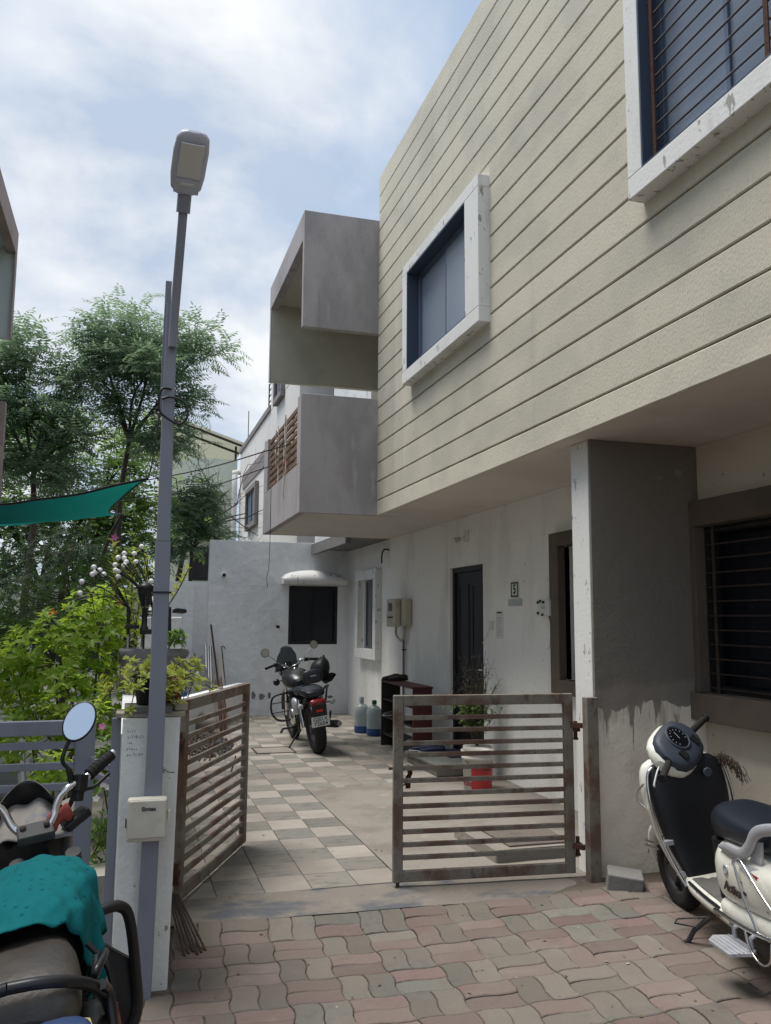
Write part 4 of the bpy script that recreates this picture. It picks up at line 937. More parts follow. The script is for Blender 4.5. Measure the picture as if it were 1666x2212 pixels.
    for y in (1, -1):
        body(s, 'lower_side_panel', M['scoot_white'], [(.42, y * .10, .315, .06, .03), (.36, y * .125, .315, .075, .05), (.1, y * .135, .335, .078, .055), (-.2, y * .13, .36, .07, .05), (-.40, y * .10, .40, .04, .03)], 16, 3.0)
        b = MB()
        def gp_(x, z, e=.004):
            t = max(0, min(1, (.36 - x) / .46)); w = .197 + .02 * math.sin(math.pi * t); dz = (z - (.475 + .035 * t)) / .158
            return (x, y * (w * max(.0, 1 - abs(dz) ** 2.8) ** (1 / 2.8) + e), z)
        for i, (nm, m, poly) in enumerate((('silver_graphic', 'silver', [(.17, .60), (.05, .565), (-.06, .46), (-.16, .42), (-.30, .50), (-.30, .60), (-.1, .61)]), ('red_graphic', 'red_decal', [(.02, .585), (-.12, .525), (-.29, .535), (-.29, .575), (-.1, .575)]))):
            b = MB(); e = .006 + .004 * i
            P3 = []
            for k in range(len(poly)):
                a0, a1 = poly[k], poly[(k + 1) % len(poly)]
                for t in range(4): P3.append((a0[0] + (a1[0] - a0[0]) * t / 4, a0[1] + (a1[1] - a0[1]) * t / 4))
            cx_ = sum(q_[0] for q_ in P3) / len(P3); cz_ = sum(q_[1] for q_ in P3) / len(P3)
            rg = [[gp_(cx_ + (q_[0] - cx_) * f, cz_ + (q_[1] - cz_) * f, e) for q_ in P3] for f in (1, .66, .33, .05)]
            b.loft(rg, False); part(b, nm, M[m], s)
        b = MB(); b.lathe([(.024, 0), (.024, .004), (.016, .007), (.012, .004)], 18, gp_(.25, .535, -.002), Vector((0, y, .15)).to_track_quat('Z', 'Y').to_matrix()); part(b, 'filler_lock', M['silver'], s)
        t_ = text_mb('Activa', .062, .0025, .25, .0015); xform(t_, face_frame(gp_(.20, .46, .003), (-y, 0.05, 0), (0, -.05, 1))); part(t_, 'badge', M['iron'], s)
        b = MB(); b.obox(gp_(.09, .475, .002), .035, .004, .014); part(b, 'small_badge', M['iron'], s)
        b = MB(); b.obox(gp_(.25, .37, .003), .04, .004, .03, (0, .2, 0)); part(b, 'sticker', M['red_decal'], s)
        for z in (.49, .45):
            b = MB(); b.obox((.418, y * .155, z), .03, .03, .014, (0, .4, y * .9)); part(b, 'vent', M['black'], s)
    body(s, 'seat', M['seat_vinyl'], [(.545, 0, .655, .06, .05), (.53, 0, .665, .10, .085), (.45, 0, .69, .13, .095), (.30, 0, .70, .155, .085), (.12, 0, .705, .16, .075), (-.02, 0, .715, .155, .07), (-.10, 0, .735, .15, .075), (-.28, 0, .745, .135, .065), (-.42, 0, .745, .10, .045), (-.46, 0, .745, .06, .02)], 24, 2.7)
    b = MB()
    b.loft([ring((.50, 0, z), (1, 0, 0), (0, 1, 0), .06, .12, 14, 3) for z in (.30, .45, .60)], True); part(b, 'seat_front_panel', M['scoot_dark'], s)
    for y in (1, -1):
        b = MB(); pts = cr([(.34, y * .165, .615), (.22, y * .185, .635), (.10, y * .19, .645), (.03, y * .188, .69), (-.03, y * .182, .76), (-.12, y * .172, .80), (-.30, y * .15, .83), (-.48, y * .08, .84)], 5)
        rings = []
        for i, c_ in enumerate(pts):
            d = (pts[min(i + 1, len(pts) - 1)] - pts[max(0, i - 1)]).normalized(); u = Vector((0, 1, 0)); v_ = d.cross(u).normalized()
            k = .35 + .65 * min(1, i / 4) if i < 5 else 1
            rings.append(ring(c_, u, v_, .016, .027 * k, 10, 2.4))
        b.loft(rings, True); part(b, 'grab_rail', M['silver'], s)
        b = MB(); b.prism([(.08, y * .165, .60), (-.03, y * .165, .62), (-.06, y * .165, .73), (.0, y * .165, .72)], (0, y * .012, 0)); part(b, 'rail_stay', M['silver'], s)
        b = MB(); b.tube(cr([(.43, y * .19, .265), (.37, y * .235, .315), (.30, y * .245, .325), (0, y * .25, .34), (-.42, y * .22, .375)], 5), .011, 8); part(b, 'side_guard', M['chrome'], s)
        b = MB(); b.tube(cr([(-.03, y * .245, .34), (.06, y * .24, .47), (.125, y * .225, .60), (.11, y * .222, .625), (.06, y * .222, .625), (-.10, y * .235, .52), (-.30, y * .23, .38)], 5), .0055, 6); part(b, 'guard_loop', M['chrome'], s)
        b = MB(); b.tube(cr([(.09, y * .245, .335), (.06, y * .25, .25), (-.02, y * .25, .21), (-.10, y * .25, .25), (-.13, y * .245, .34)], 5), .0055, 6); part(b, 'lower_loop', M['chrome'], s)
    # rear light, plate, engine, stand, foot rest
    body(s, 'tail_lamp', M['lens_red'], [(-.50, 0, .60, .09, .04), (-.53, 0, .595, .07, .03), (-.54, 0, .59, .03, .015)], 14, 2.6)
    body(s, 'engine', M['engine'], [(.34, .02, .20, .07, .06), (.2, .05, .20, .09, .085), (0, .08, .21, .075, .085), (-.08, .08, .215, .05, .06)], 16, 2.8)
    body(s, 'rear_mudguard', M['scoot_dark'], [(.16, 0, .30, .07, .03), (.0, 0, .40, .075, .03), (-.16, 0, .38, .075, .03), (-.27, 0, .26, .07, .02)], 12, 3)
    b = MB(); b.tube(cr([(.25, -.12, .16), (.1, -.16, .16), (-.02, -.175, .20), (-.3, -.18, .26)], 4), [.02] * 5 + [.045] * 8, 10); part(b, 'exhaust', M['engine'], s)
    b = MB(); b.tube([(.56, .09, .25), (.70, .21, .10), (.745, .255, .006)], .013, 8); ks = part(b, 'side_stand', M['engine'], s)
    b = MB(); b.tube(cr([(.745, .25, .006), (.77, .29, .006), (.735, .31, .006), (.715, .275, .006)], 3), .006, 6); part(b, 'stand_foot', M['engine'], ks)
    b = MB(); b.tube([(.63, .15, .18), (.72, .28, .165), (.75, .29, .135), (.67, .19, .12)], .005, 6); part(b, 'stand_lever', M['engine'], ks)
    b = MB(); b.prism([(.26, .22, .235), (.30, .30, .235), (.26, .345, .235), (.08, .345, .235), (.04, .25, .235), (.06, .22, .235)], (0, 0, -.014)); fr_ = part(b, 'foot_rest', M['silver'], s, bevel=.004)
    for k in range(5):
        b = MB(); b.bar((.06, .24 + k * .021, .2365), (.265, .24 + k * .021, .2365), .008, .006); part(b, 'rib', M['silver'], fr_)
    for x in (.09, .23):
        b = MB(); b.tube([(x, .225, .22), (x, .225, .275), (x, .19, .29)], .012, 8); part(b, 'bracket', M['silver'], fr_)
    return s
sc = build_scooter()
sc.location = (2.775, 3.04, .012); sc.rotation_euler = (R(-8), 0, R(81)); sc.scale = (.92,) * 3
SCM = Matrix.Translation(sc.location) @ sc.rotation_euler.to_matrix().to_4x4() @ Matrix.Scale(.92, 4)
rg = MB(); rr = random.Random(5)
for k in range(150):
    t = rr.random(); a = SCM @ Vector((.93 - .05 * t, -.20 - .10 * t, .90 - .12 * t * t)) + Vector((rr.gauss(0, .012), rr.gauss(0, .012), rr.gauss(0, .01)))
    b_ = a + Vector((rr.uniform(.005, .03), rr.gauss(0, .012), rr.uniform(-.05, -.01))); rg.tube([a, (a + b_) / 2 + Vector((0, 0, .006)), b_], .0022, 3, False)
M['coir'] = mat('coir', (.12, .085, .06), [((.22, .18, .14), 30, .55, .68, I3, .7)], .95)
single(rg, 'coir_tuft', M['coir'], 'tuft of dry brown coir tied to the corner of the scooter leg shield', 'coir tuft')

# -------- cruiser motorcycle standing in the yard
M['gunmetal'] = mat('gunmetal', (.055, .056, .058), rough=.30, metal=.75, rough_var=.05)
M['plate_white'] = mat('plate_white', (.62, .63, .64), rough=.45)
M['smoke'] = mat('smoke', (.12, .14, .15), rough=.12, spec=.6, transl=((.25, .28, .3), .45))
M['mirror'] = mat('mirror', (.75, .76, .78), rough=.04, metal=1.0)
def build_cruiser():
    s = thing('motorcycle', 'dark cruiser motorcycle with windscreen leaning on its side stand in the tiled yard', 'motorcycle')
    tyre(s, (0, 0, .32), .32, .155, rim='engine', spokes=10); tyre(s, (1.46, 0, .33), .33, .11, rim='engine', spokes=10)
    b = MB(); rings = []
    for k in range(11):
        a = R(35 + 108 * k / 10); d = Vector((math.cos(a), 0, math.sin(a)))
        rings.append(ring(Vector((0, 0, .34)) + d * .36, (0, 1, 0), d, .098, .018, 12, 3))
    b.loft(rings, True); part(b, 'rear_mudguard', M['gunmetal'], s)
    b = MB(); rings = []
    for k in range(9):
        a = R(10 + 140 * k / 8); d = Vector((math.cos(a), 0, math.sin(a))); rings.append(ring(Vector((1.46, 0, .33)) + d * .365, (0, 1, 0), d, .07, .012, 10, 3))
    b.loft(rings, True); part(b, 'front_mudguard', M['gunmetal'], s)
    body(s, 'fuel_tank', M['gunmetal'], [(.47, 0, .86, .07, .05), (.52, 0, .87, .12, .09), (.66, 0, .90, .175, .125), (.84, 0, .915, .19, .135), (1.0, 0, .925, .165, .12), (1.08, 0, .935, .11, .08), (1.10, 0, .935, .06, .04)], 24, 2.4)
    b = MB(); b.lathe([(.035, 0), (.035, .01), (.028, .014)], 16, (.80, 0, 1.048)); part(b, 'filler_cap', M['chrome'], s)
    body(s, 'rider_seat', M['seat_vinyl'], [(.55, 0, .80, .09, .03), (.45, 0, .80, .14, .045), (.28, 0, .79, .165, .05), (.14, 0, .81, .15, .06), (.08, 0, .83, .12, .05)], 18, 2.8)
    body(s, 'pillion_seat', M['seat_vinyl'], [(.14, 0, .80, .12, .05), (.05, 0, .81, .15, .06), (-.14, 0, .80, .15, .055), (-.26, 0, .79, .12, .045), (-.29, 0, .785, .08, .03)], 18, 3.0)
    body(s, 'backrest', M['seat_vinyl'], [(-.21, 0, 1.01, .09, .05), (-.225, 0, 1.01, .125, .085), (-.255, 0, 1.005, .125, .085), (-.27, 0, 1.0, .09, .05)], 18, 3.2)
    b = MB(); b.box(-.2735, -.271, -.04, .04, 1.01, 1.022); part(b, 'backrest_badge', M['silver'], s)
    for y in (1, -1):
        b = MB(); b.tube(cr([(.02, y * .17, .78), (-.1, y * .19, .84), (-.22, y * .19, .86), (-.30, y * .15, .84), (-.30, y * .13, .76), (-.2, y * .14, .68)], 5), .013, 8); part(b, 'grab_handle', M['black'], s)
        b = MB(); b.tube([(-.0, y * .15, .36), (.10, y * .155, .70)], .028, 10); part(b, 'shock_absorber', M['chrome'], s)
        b = MB(); b.tube([(-.22, y * .08, .66), (-.24, y * .18, .655)], .008, 6); i_ = part(b, 'indicator_stalk', M['black'], s)
        b = MB(); b.lathe([(.012, -.03), (.035, -.01), (.037, .012), (.02, .018)], 14, (-.245, y * .21, .655), Vector((-1, 0, 0)).to_track_quat('Z', 'Y').to_matrix()); part(b, 'indicator', M['lens_clear'], i_)
        body(s, 'side_panel', M['gunmetal'] if y < 0 else M['silver'], [(.20, y * .15, .60, .02, .06), (.26, y * .16, .60, .035, .11), (.38, y * .16, .60, .035, .11), (.46, y * .15, .60, .02, .07)], 12, 3)
        b = MB(); b.tube(cr([(.98, y * .10, .72), (.99, y * .30, .70), (1.0, y * .36, .60), (1.0, y * .36, .46), (.98, y * .28, .36), (.96, y * .10, .34)], 5), .014, 8); g = part(b, 'crash_guard', M['black'], s)
        for z in (.60, .47): 
            b = MB(); b.tube([(1.0, y * .355, z), (.98, y * .12, z)], .007, 6); part(b, 'guard_rung', M['black'], g)
        b = MB(); b.tube(cr([(.25, y * .14, .30), (.10, y * .20, .34), (.02, y * .23, .46), (-.02, y * .22, .50), (.06, y * .2, .36), (.2, y * .16, .28)], 4), .010, 6); part(b, 'leg_guard', M['black'], s)
        b = MB(); b.tube([(.66, y * .13, .28), (.66, y * .29, .29)], .014, 8); part(b, 'foot_peg', M['rubber'], s)
        b = MB(); b.tube([(1.12, y * .085, .95), (1.44, y * .075, .36)], .024, 10); part(b, 'fork_leg', M['chrome'], s)
    b = MB(); b.lathe([(.02, -.02), (.045, .0), (.05, .02), (.03, .04)], 16, (1.26, .20, .86), Vector((-1, 0, 0)).to_track_quat('Z', 'Y').to_matrix()); part(b, 'front_indicator', M['black'], s)
    b = MB(); b.tube([(1.22, .06, .88), (1.25, .18, .865)], .008, 6); part(b, 'front_indicator_stalk', M['black'], s)
    b = MB(); b.ball((.84, 0, .50), (.22, .15, .20), 16, 10); eng = part(b, 'engine', M['engine'], s)
    for k in range(6):
        b = MB(); b.obox((.88, 0, .56 + k * .03), .20, .22, .008, (0, -.2, 0)); part(b, 'cooling_fin', M['engine'], eng)
    for y in (1, -1):
        b = MB(); b.lathe([(.12, 0), (.12, .02), (.10, .035), (.03, .04)], 18, (.70, y * .13, .42), Vector((0, y, 0)).to_track_quat('Z', 'Y').to_matrix()); part(b, 'engine_cover', M['chrome'], eng)
    b = MB(); b.tube(cr([(.9, -.10, .42), (.85, -.18, .30), (.6, -.20, .28), (.3, -.21, .30)], 4), .022, 10); ex = part(b, 'exhaust_pipe', M['chrome'], s)
    b = MB(); b.tube([(.34, -.21, .30), (.25, -.215, .31), (-.22, -.235, .36), (-.30, -.24, .37)], [.03, .048, .052, .04], 14); part(b, 'silencer', M['engine'], ex)
    b = MB(); b.tube([(-.301, -.24, .37), (-.33, -.242, .375)], [.04, .034], 14); part(b, 'silencer_tip', M['chrome'], ex)
    body(s, 'tail_lamp', M['lens_red'], [(-.30, 0, .685, .06, .03), (-.31, 0, .685, .105, .045), (-.34, 0, .68, .10, .04), (-.355, 0, .675, .06, .02)], 16, 3)
    b = MB(); b.obox((-.352, 0, .555), .012, .19, .22, (0, R(-10), 0)); part(b, 'plate_bracket', M['black'], s)
    b = MB(); b.obox((-.366, 0, .585), .008, .085, .032, (0, R(-10), 0)); part(b, 'reflector', mat('reflector', (.55, .015, .02), rough=.25), s)
    b = MB(); b.obox((-.352, 0, .448), .006, .235, .13, (0, R(-10), 0)); np_ = part(b, 'number_plate', M['plate_white'], s, bevel=.003)
    up_ = Vector((-math.sin(R(10)), 0, math.cos(R(10)))); up_ = Vector((math.sin(R(-10)), 0, math.cos(R(-10))))
    nb = Vector((0, -1, 0)).cross(up_)
    for tx, dz in (('GJ01X', .029), ('Y2654', -.029)):
        t_ = xform(text_mb(tx, .070, .0008, 0, .0012, 1.0), face_frame(Vector((-.352, 0, .448)) + up_ * dz + nb * .0038, (0, -1, 0), up_)); part(t_, 'plate_lettering', M['ink'], np_)
    b = MB(); b.tube([(.52, .10, .26), (.50, .30, .035), (.50, .34, .03)], .013, 8); part(b, 'side_stand', M['black'], s)
    b = MB(); b.bar((.66, .30, .29), (.52, .36, .27), .02, .03); part(b, 'gear_lever', M['black'], s)
    # front end, bars turned left
    ax = Vector((1.14, 0, 1.0)); st = Matrix.Translation(ax) @ Matrix.Rotation(R(10), 4, 'Z') @ Matrix.Translation(-ax)
    def spart(mb, nm, m, parent): xform(mb, st); return part(mb, nm, m, parent)
    b = MB(); b.obox((1.14, 0, 1.0), .09, .22, .03, (0, R(-15), 0)); spart(b, 'fork_yoke', M['chrome'], s)
    b = MB(); b.tube(cr([(1.02, -.40, 1.10), (1.06, -.26, 1.125), (1.10, -.15, 1.13), (1.13, -.07, 1.06), (1.13, .07, 1.06), (1.10, .15, 1.13), (1.06, .26, 1.125), (1.02, .40, 1.10)], 5), .011, 8); spart(b, 'handlebar', M['chrome'], s)
    for y in (1, -1):
        b = MB(); b.tube([(1.055, y * .27, 1.122), (1.02, y * .41, 1.10)], .018, 10); gr = spart(b, 'grip', M['rubber'], s)
        b = MB(); b.obox((1.065, y * .235, 1.122), .04, .055, .05); spart(b, 'switch_cluster', M['black'], gr)
        b = MB(); b.tube(cr([(1.09, y * .22, 1.12), (1.12, y * .28, 1.11), (1.10, y * .38, 1.085), (1.08, y * .42, 1.07)], 4), .007, 6); spart(b, 'lever', M['silver'], gr)
        b = MB(); b.tube(cr([(1.07, y * .22, 1.14), (1.08, y * .23, 1.19), (1.06, y * .33, 1.27)], 4), .006, 6); mr_ = spart(b, 'mirror_stalk', M['chrome'], s)
        q = Vector((-1, 0, .25 if y < 0 else .12)).to_track_quat('Z', 'Y').to_matrix(); c_ = (1.05, y * .375, 1.315)
        b = MB(); b.lathe([(.02, -.02), (.054, -.008), (.062, 0), (.062, .006), (.056, .006)], 22, c_, q); spart(b, 'mirror_shell', M['black'], mr_)
        b = MB(); b.lathe([(.0555, .004), (.0555, .0075)], 22, c_, q); spart(b, 'mirror_glass', M['mirror'], mr_)
    for y, x in ((.0, 1.2),):
        b = MB(); b.lathe([(.06, 0), (.06, .025), (.05, .03)], 20, (1.18, .0, 1.075), Vector((-.75, 0, .66)).to_track_quat('Z', 'Y').to_matrix()); ins = spart(b, 'instrument', M['chrome'], s)
        b = MB(); b.lathe([(.05, .026), (.049, .0315)], 20, (1.18, .0, 1.075), Vector((-.75, 0, .66)).to_track_quat('Z', 'Y').to_matrix()); spart(b, 'dial', M['dial'], ins)
    b = MB(); b.ball((1.28, 0, .98), (.09, .10, .10), 16, 10); spart(b, 'headlamp', M['black'], s)
    b = MB()
    def scr(u, v):
        a = (u - .5) * 2; w = .185 * (1 - .28 * v) * (1 - .35 * max(0, v - .75) * 4 * abs(a) ** 3)
        return (1.34 - .10 * v - .06 * (a * a), a * w, 1.0 + .35 * v - .05 * v * a * a)
    b.sheet(scr, 14, 10); sc_ = spart(b, 'windscreen', M['smoke'], s); sd = sc_.modifiers.new('thickness', 'SOLIDIFY'); sd.thickness = .003
    b = MB(); b.tube([(1.30, -.13, 1.04), (1.22, -.10, 1.0), (1.22, .10, 1.0), (1.30, .13, 1.04)], .006, 6); spart(b, 'screen_bracket', M['black'], s)
    b = MB(); b.tube(cr([(1.10, .20, 1.12), (1.2, .17, 1.04), (1.2, .1, .9)], 4), .006, 5); b.tube(cr([(1.10, -.20, 1.12), (1.2, -.15, 1.05), (1.2, -.08, .9)], 4), .006, 5); spart(b, 'control_cables', M['black'], s)
    return s
cru = build_cruiser()
cru.location = (2.205, 10.0, .0); cru.rotation_euler = (R(-9), 0, R(91.5)); cru.scale = (.9,) * 3
# helmet hung from its right grip
hm = thing('helmet', 'black full-face helmet hanging from the cruiser handlebar', 'helmet', (2.36, 10.72, .80))
b = MB(); rings = []
hc = Vector((2.36, 10.72, .92))
for k in range(11):
    a = math.pi * k / 10; rr_ = math.sin(a) ** .8 if 0 < k < 10 else .02
    rings.append([hc + Vector((.125 * rr_ * math.cos(t) , .15 * rr_ * math.sin(t), -.14 * math.cos(a) + .02 * math.cos(t))) for t in [2 * math.pi * j / 20 for j in range(20)]])
b.loft(rings, True); part(b, 'shell', M['black'], hm)
b = MB(); b.prism([(2.44, 10.62, .86), (2.52, 10.60, .88), (2.55, 10.62, .86), (2.50, 10.64, .78), (2.42, 10.66, .74), (2.38, 10.66, .78)], (0, .12, 0)); part(b, 'visor', M['dial'], hm, bevel=.006)
b = MB(); b.tube(cr([(2.40, 10.75, 1.04), (2.42, 10.80, 1.09), (2.44, 10.84, 1.06), (2.40, 10.80, .98)], 4), .008, 6); part(b, 'chin_strap', M['black'], hm)
# -------- motorcycle under the cloths beside the grey gate
M['seat_brown'] = mat('seat_brown', (.045, .038, .032), [((.085, .073, .060), 3.5, .45, .65, I3, .8), ((.03, .027, .025), 12, .55, .7, I3, .5)], .48, [(.2, 60, I3)], spec=.45)
M['bike_blue'] = mat('bike_blue', (.05, .09, .22), [((.09, .14, .28), 5, .45, .65, I3, .6)], .3, spec=.5, coat=.3)
M['bike_yellow'] = mat('bike_yellow', (.50, .43, .14), rough=.4, spec=.4)
M['blackgloss'] = mat('blackgloss', (.011, .011, .012), [((.04, .036, .03), 9, .52, .7, I3, .5)], .36, spec=.45)
def cloth_mat(name, base, motif, scale):
    m = mat(name, base, [(tuple(c * .75 for c in base), 4, .45, .65, I3, .6)], .9, [(.15, 180, I3)], spec=.1, coords='OBJECT')
    N, L = m.node_tree.nodes, m.node_tree.links; b = N['Principled BSDF']
    src = [l for l in L if l.to_socket == b.inputs['Base Color']][0].from_socket
    tc = N.new('ShaderNodeTexCoord'); vo = N.new('ShaderNodeTexVoronoi'); vo.inputs['Scale'].default_value = scale; vo.inputs['Randomness'].default_value = .45
    L.new(tc.outputs['Object'], vo.inputs['Vector'])
    r = N.new('ShaderNodeValToRGB'); e = r.color_ramp.elements; e[0].position = .17; e[0].color = (1, 1, 1, 1); e[1].position = .20; e[1].color = (0, 0, 0, 1)
    x = e.new(.34); x.color = (0, 0, 0, 1); x = e.new(.37); x.color = (.5, .5, .5, 1); x = e.new(.41); x.color = (0, 0, 0, 1)
    L.new(vo.outputs['Distance'], r.inputs[0])
    mx = N.new('ShaderNodeMixRGB'); mx.inputs[2].default_value = (*motif, 1); L.new(r.outputs[0], mx.inputs[0]); L.new(src, mx.inputs[1]); L.new(mx.outputs[0], b.inputs['Base Color'])
    return m
M['teal_cloth'] = cloth_mat('teal_cloth', (.008, .14, .155), (.004, .075, .095), 40)
M['print_cloth'] = cloth_mat('print_cloth', (.27, .25, .23), (.10, .14, .27), 9)
NBL = Vector((-.05, 1.78, -.05)); NROT = (R(-9), 0, R(90))
NBM = Matrix.Translation(NBL) @ Euler(NROT).to_matrix().to_4x4()
def tank_section(x):
    """half width, top z, bottom z of the covered tank"""
    t = min(1, max(0, (x - .34) / .56)); k = math.sin(math.pi * (.12 + .80 * t)) ** .6
    return .122 * k + .01, .880 + .098 * k, .70
def drape(x, a, off):
    """point on the tank skin: a in [-1,1] from left hem over the top to right hem"""
    w, zt, zb = tank_section(x); w += off; zt += off
    ang = a * R(118)
    y = -math.sin(max(-math.pi / 2, min(math.pi / 2, ang))) * w
    if abs(ang) <= math.pi / 2: z = zt - (1 - math.cos(ang) ** .55) * .13
    else: z = zt - .13 - (abs(ang) - math.pi / 2) * .22
    if abs(ang) > math.pi / 2: y = -math.copysign(w + .012 * math.sin(x * 60) * (abs(ang) - math.pi / 2) / .48, ang)
    return Vector((x, y, z))
def build_commuter():
    s = thing('motorcycle', 'dusty commuter motorcycle with cloths over its tank, parked by the white gate pillar', 'motorcycle')
    tyre(s, (0, 0, .30), .30, .10, rim='engine', spokes=6); tyre(s, (1.27, 0, .30), .30, .085, rim='engine', spokes=6)
    body(s, 'fuel_tank', M['blackgloss'], [(.36, 0, .82, .06, .06), (.42, 0, .83, .10, .09), (.55, 0, .835, .120, .12), (.72, 0, .845, .122, .125), (.86, 0, .855, .10, .09), (.92, 0, .86, .05, .05)], 22, 2.5)
    body(s, 'seat', M['seat_brown'], [(.46, 0, .82, .05, .03), (.42, 0, .83, .085, .06), (.30, 0, .83, .115, .075), (.18, 0, .83, .125, .07), (.12, 0, .82, .115, .05), (.10, 0, .81, .07, .02)], 22, 2.7)
    body(s, 'tail_cowl', M['blackgloss'], [(.14, 0, .75, .11, .05), (.05, 0, .76, .125, .06), (-.15, 0, .80, .12, .06), (-.34, 0, .84, .08, .045), (-.40, 0, .85, .04, .02)], 20, 2.8)
    for y in (1, -1):
        body(s, 'side_panel', M['blackgloss'], [(.42, y * .10, .62, .03, .08), (.30, y * .125, .64, .045, .12), (.12, y * .13, .67, .045, .10), (-.05, y * .12, .71, .035, .06)], 14, 3)
        body(s, 'tail_panel', M['bike_blue'], [(.10, y * .06, .805, .03, .012), (.05, y * .085, .81, .06, .03), (-.12, y * .10, .83, .06, .045), (-.32, y * .07, .86, .04, .04), (-.42, y * .04, .87, .015, .02)], 14, 2.6)
        b = MB(); b.prism([(.13, y * .07, .80), (.08, y * .135, .80), (.0, y * .150, .79), (.03, y * .14, .74), (.10, y * .12, .77)], (0.02, y * .006, 0.006)); part(b, 'yellow_decal', M['bike_yellow'], s)
        b = MB(); b.tube(cr([(.10, 0, .90), (.105, y * .06, .893), (.125, y * .115, .872), (.17, y * .155, .83), (.22, y * .172, .76), (.24, y * .172, .66)], 5), .0125, 8); part(b, 'grab_rail', M['blackgloss'], s)
        b = MB(); b.tube(cr([(.16, y * .165, .84), (.19, y * .175, .80), (.13, y * .178, .70), (.08, y * .17, .64)], 4), .011, 8); part(b, 'rail_stay', M['blackgloss'], s)
        b = MB(); b.tube([(.02, y * .12, .32), (.14, y * .125, .72)], .03, 10); part(b, 'shock_absorber', M['chrome'], s)
        b = MB(); b.tube(cr([(.92, y * .06, .735), (.95, y * .14, .745), (.97, y * .185, .735), (.975, y * .205, .69), (.975, y * .205, .55), (.975, y * .195, .43), (.95, y * .14, .36), (.90, y * .05, .34)], 5), .0165, 10); part(b, 'crash_guard', M['blackgloss'], s)
        b = MB(); b.tube([(.93, y * .075, .93), (1.24, y * .07, .32)], .022, 10); part(b, 'fork_leg', M['engine'], s)
        b = MB(); b.tube([(.52, y * .10, .30), (.52, y * .24, .30)], .016, 8); part(b, 'foot_peg', M['rubber'], s)
    b = MB(); b.prism([(1.0, -.06, .66), (1.01, -.13, .63), (1.02, -.20, .565), (1.02, -.212, .50), (1.0, -.20, .40), (.98, -.06, .34)], (-.02, 0, 0)); part(b, 'guard_flap', M['black'], s, bevel=.004)
    b = MB(); b.prism([(.98, .06, .66), (1.0, .20, .565), (1.0, .20, .40), (.98, .06, .34)], (-.02, 0, 0)); part(b, 'guard_flap', M['black'], s, bevel=.004)
    b = MB(); b.ball((.66, 0, .46), (.20, .13, .17), 16, 10); eng = part(b, 'engine', M['engine'], s)
    for k in range(6):
        b = MB(); b.obox((.74, 0, .56 + k * .025), .17, .19, .008, (0, -.25, 0)); part(b, 'cooling_fin', M['engine'], eng)
    b = MB(); b.lathe([(.11, 0), (.11, .02), (.09, .035), (.03, .04)], 18, (.56, -.12, .40), Vector((0, -1, 0)).to_track_quat('Z', 'Y').to_matrix()); part(b, 'engine_cover', M['silver'], eng)
    b = MB(); b.tube(cr([(.78, -.07, .50), (.80, -.15, .36), (.6, -.17, .28), (.3, -.18, .30)], 4), .02, 8); ex = part(b, 'exhaust_pipe', M['chrome'], s)
    b = MB(); b.tube([(.32, -.18, .30), (.24, -.185, .31), (-.25, -.20, .38), (-.3, -.2, .385)], [.025, .042, .045, .03], 12); part(b, 'silencer', M['blackgloss'], ex)
    b = MB(); b.tube(cr([(.30, -.14, .80), (.33, -.165, .84), (.26, -.17, .86), (.20, -.155, .855), (.22, -.15, .84), (.30, -.15, .845)], 4), .0085, 8); part(b, 'helmet_hook', M['blackgloss'], s)
    b = MB(); b.tube(cr([(.36, -.13, .86), (.34, -.17, .80), (.31, -.175, .70), (.24, -.175, .68), (.20, -.17, .74)], 4), .007, 6); part(b, 'cable', M['black'], s)
    b = MB(); b.tube([(.40, -.165, .70), (.42, -.168, .63)], .013, 8); part(b, 'red_reflector', M['redcloth'], s)
    # bars
    b = MB(); b.obox((.95, .02, 1.0), .07, .10, .03, (0, R(-20), R(8))); yk = part(b, 'fork_yoke', M['engine'], s, bevel=.006)
    for y in (-.012, .052):
        b = MB(); b.lathe([(.009, 0), (.009, .008), (.004, .01)], 10, (.945, y, 1.016)); part(b, 'bolt', M['iron'], yk)
    b = MB(); b.tube(cr([(.90, .36, 1.10), (.95, .22, 1.10), (.98, .12, 1.09), (.975, .08, 1.02), (.955, .04, .995), (.955, -.0, .995), (.975, -.03, 1.03), (.98, -.048, 1.075), (.985, -.075, 1.10), (1.015, -.12, 1.112), (1.08, -.196, 1.154)], 5), .0115, 10); part(b, 'handlebar', M['chrome'], s)
    b = MB(); b.tube([(1.028, -.135, 1.12), (1.085, -.203, 1.158)], .0175, 12); gr = part(b, 'grip', M['rubber'], s)
    b = MB(); b.tube([(1.085, -.203, 1.158), (1.092, -.211, 1.1625)], .012, 10); part(b, 'bar_end', M['silver'], gr)
    for k in range(7):
        t = k / 6; c_ = Vector((1.03, -.138, 1.1215)).lerp(Vector((1.083, -.20, 1.157)), t); d = Vector((.057, -.068, .038)).normalized()
        b = MB(); b.tube([c_ - d * .0025, c_ + d * .0025], .0188, 10); part(b, 'grip_ridge', M['rubber'], gr)
    b = MB(); b.obox((1.005, -.105, 1.105), .035, .045, .05, (0, .3, -.7)); b.obox((1.0, -.10, 1.075), .025, .03, .04, (0, .3, -.7)); part(b, 'switch_cluster', M['black'], s, bevel=.004)
    b = MB(); b.tube([(.905, .36, 1.10), (.89, .42, 1.10)], .017, 10); b.tube([(.95, .24, 1.10), (.90, .40, 1.10)], .016, 10); part(b, 'far_grip', M['rubber'], s)
    b = MB(); b.tube(cr([(1.03, -.10, 1.09), (1.06, -.14, 1.075), (1.10, -.19, 1.10)], 4), .006, 6); part(b, 'brake_lever', M['black'], s)
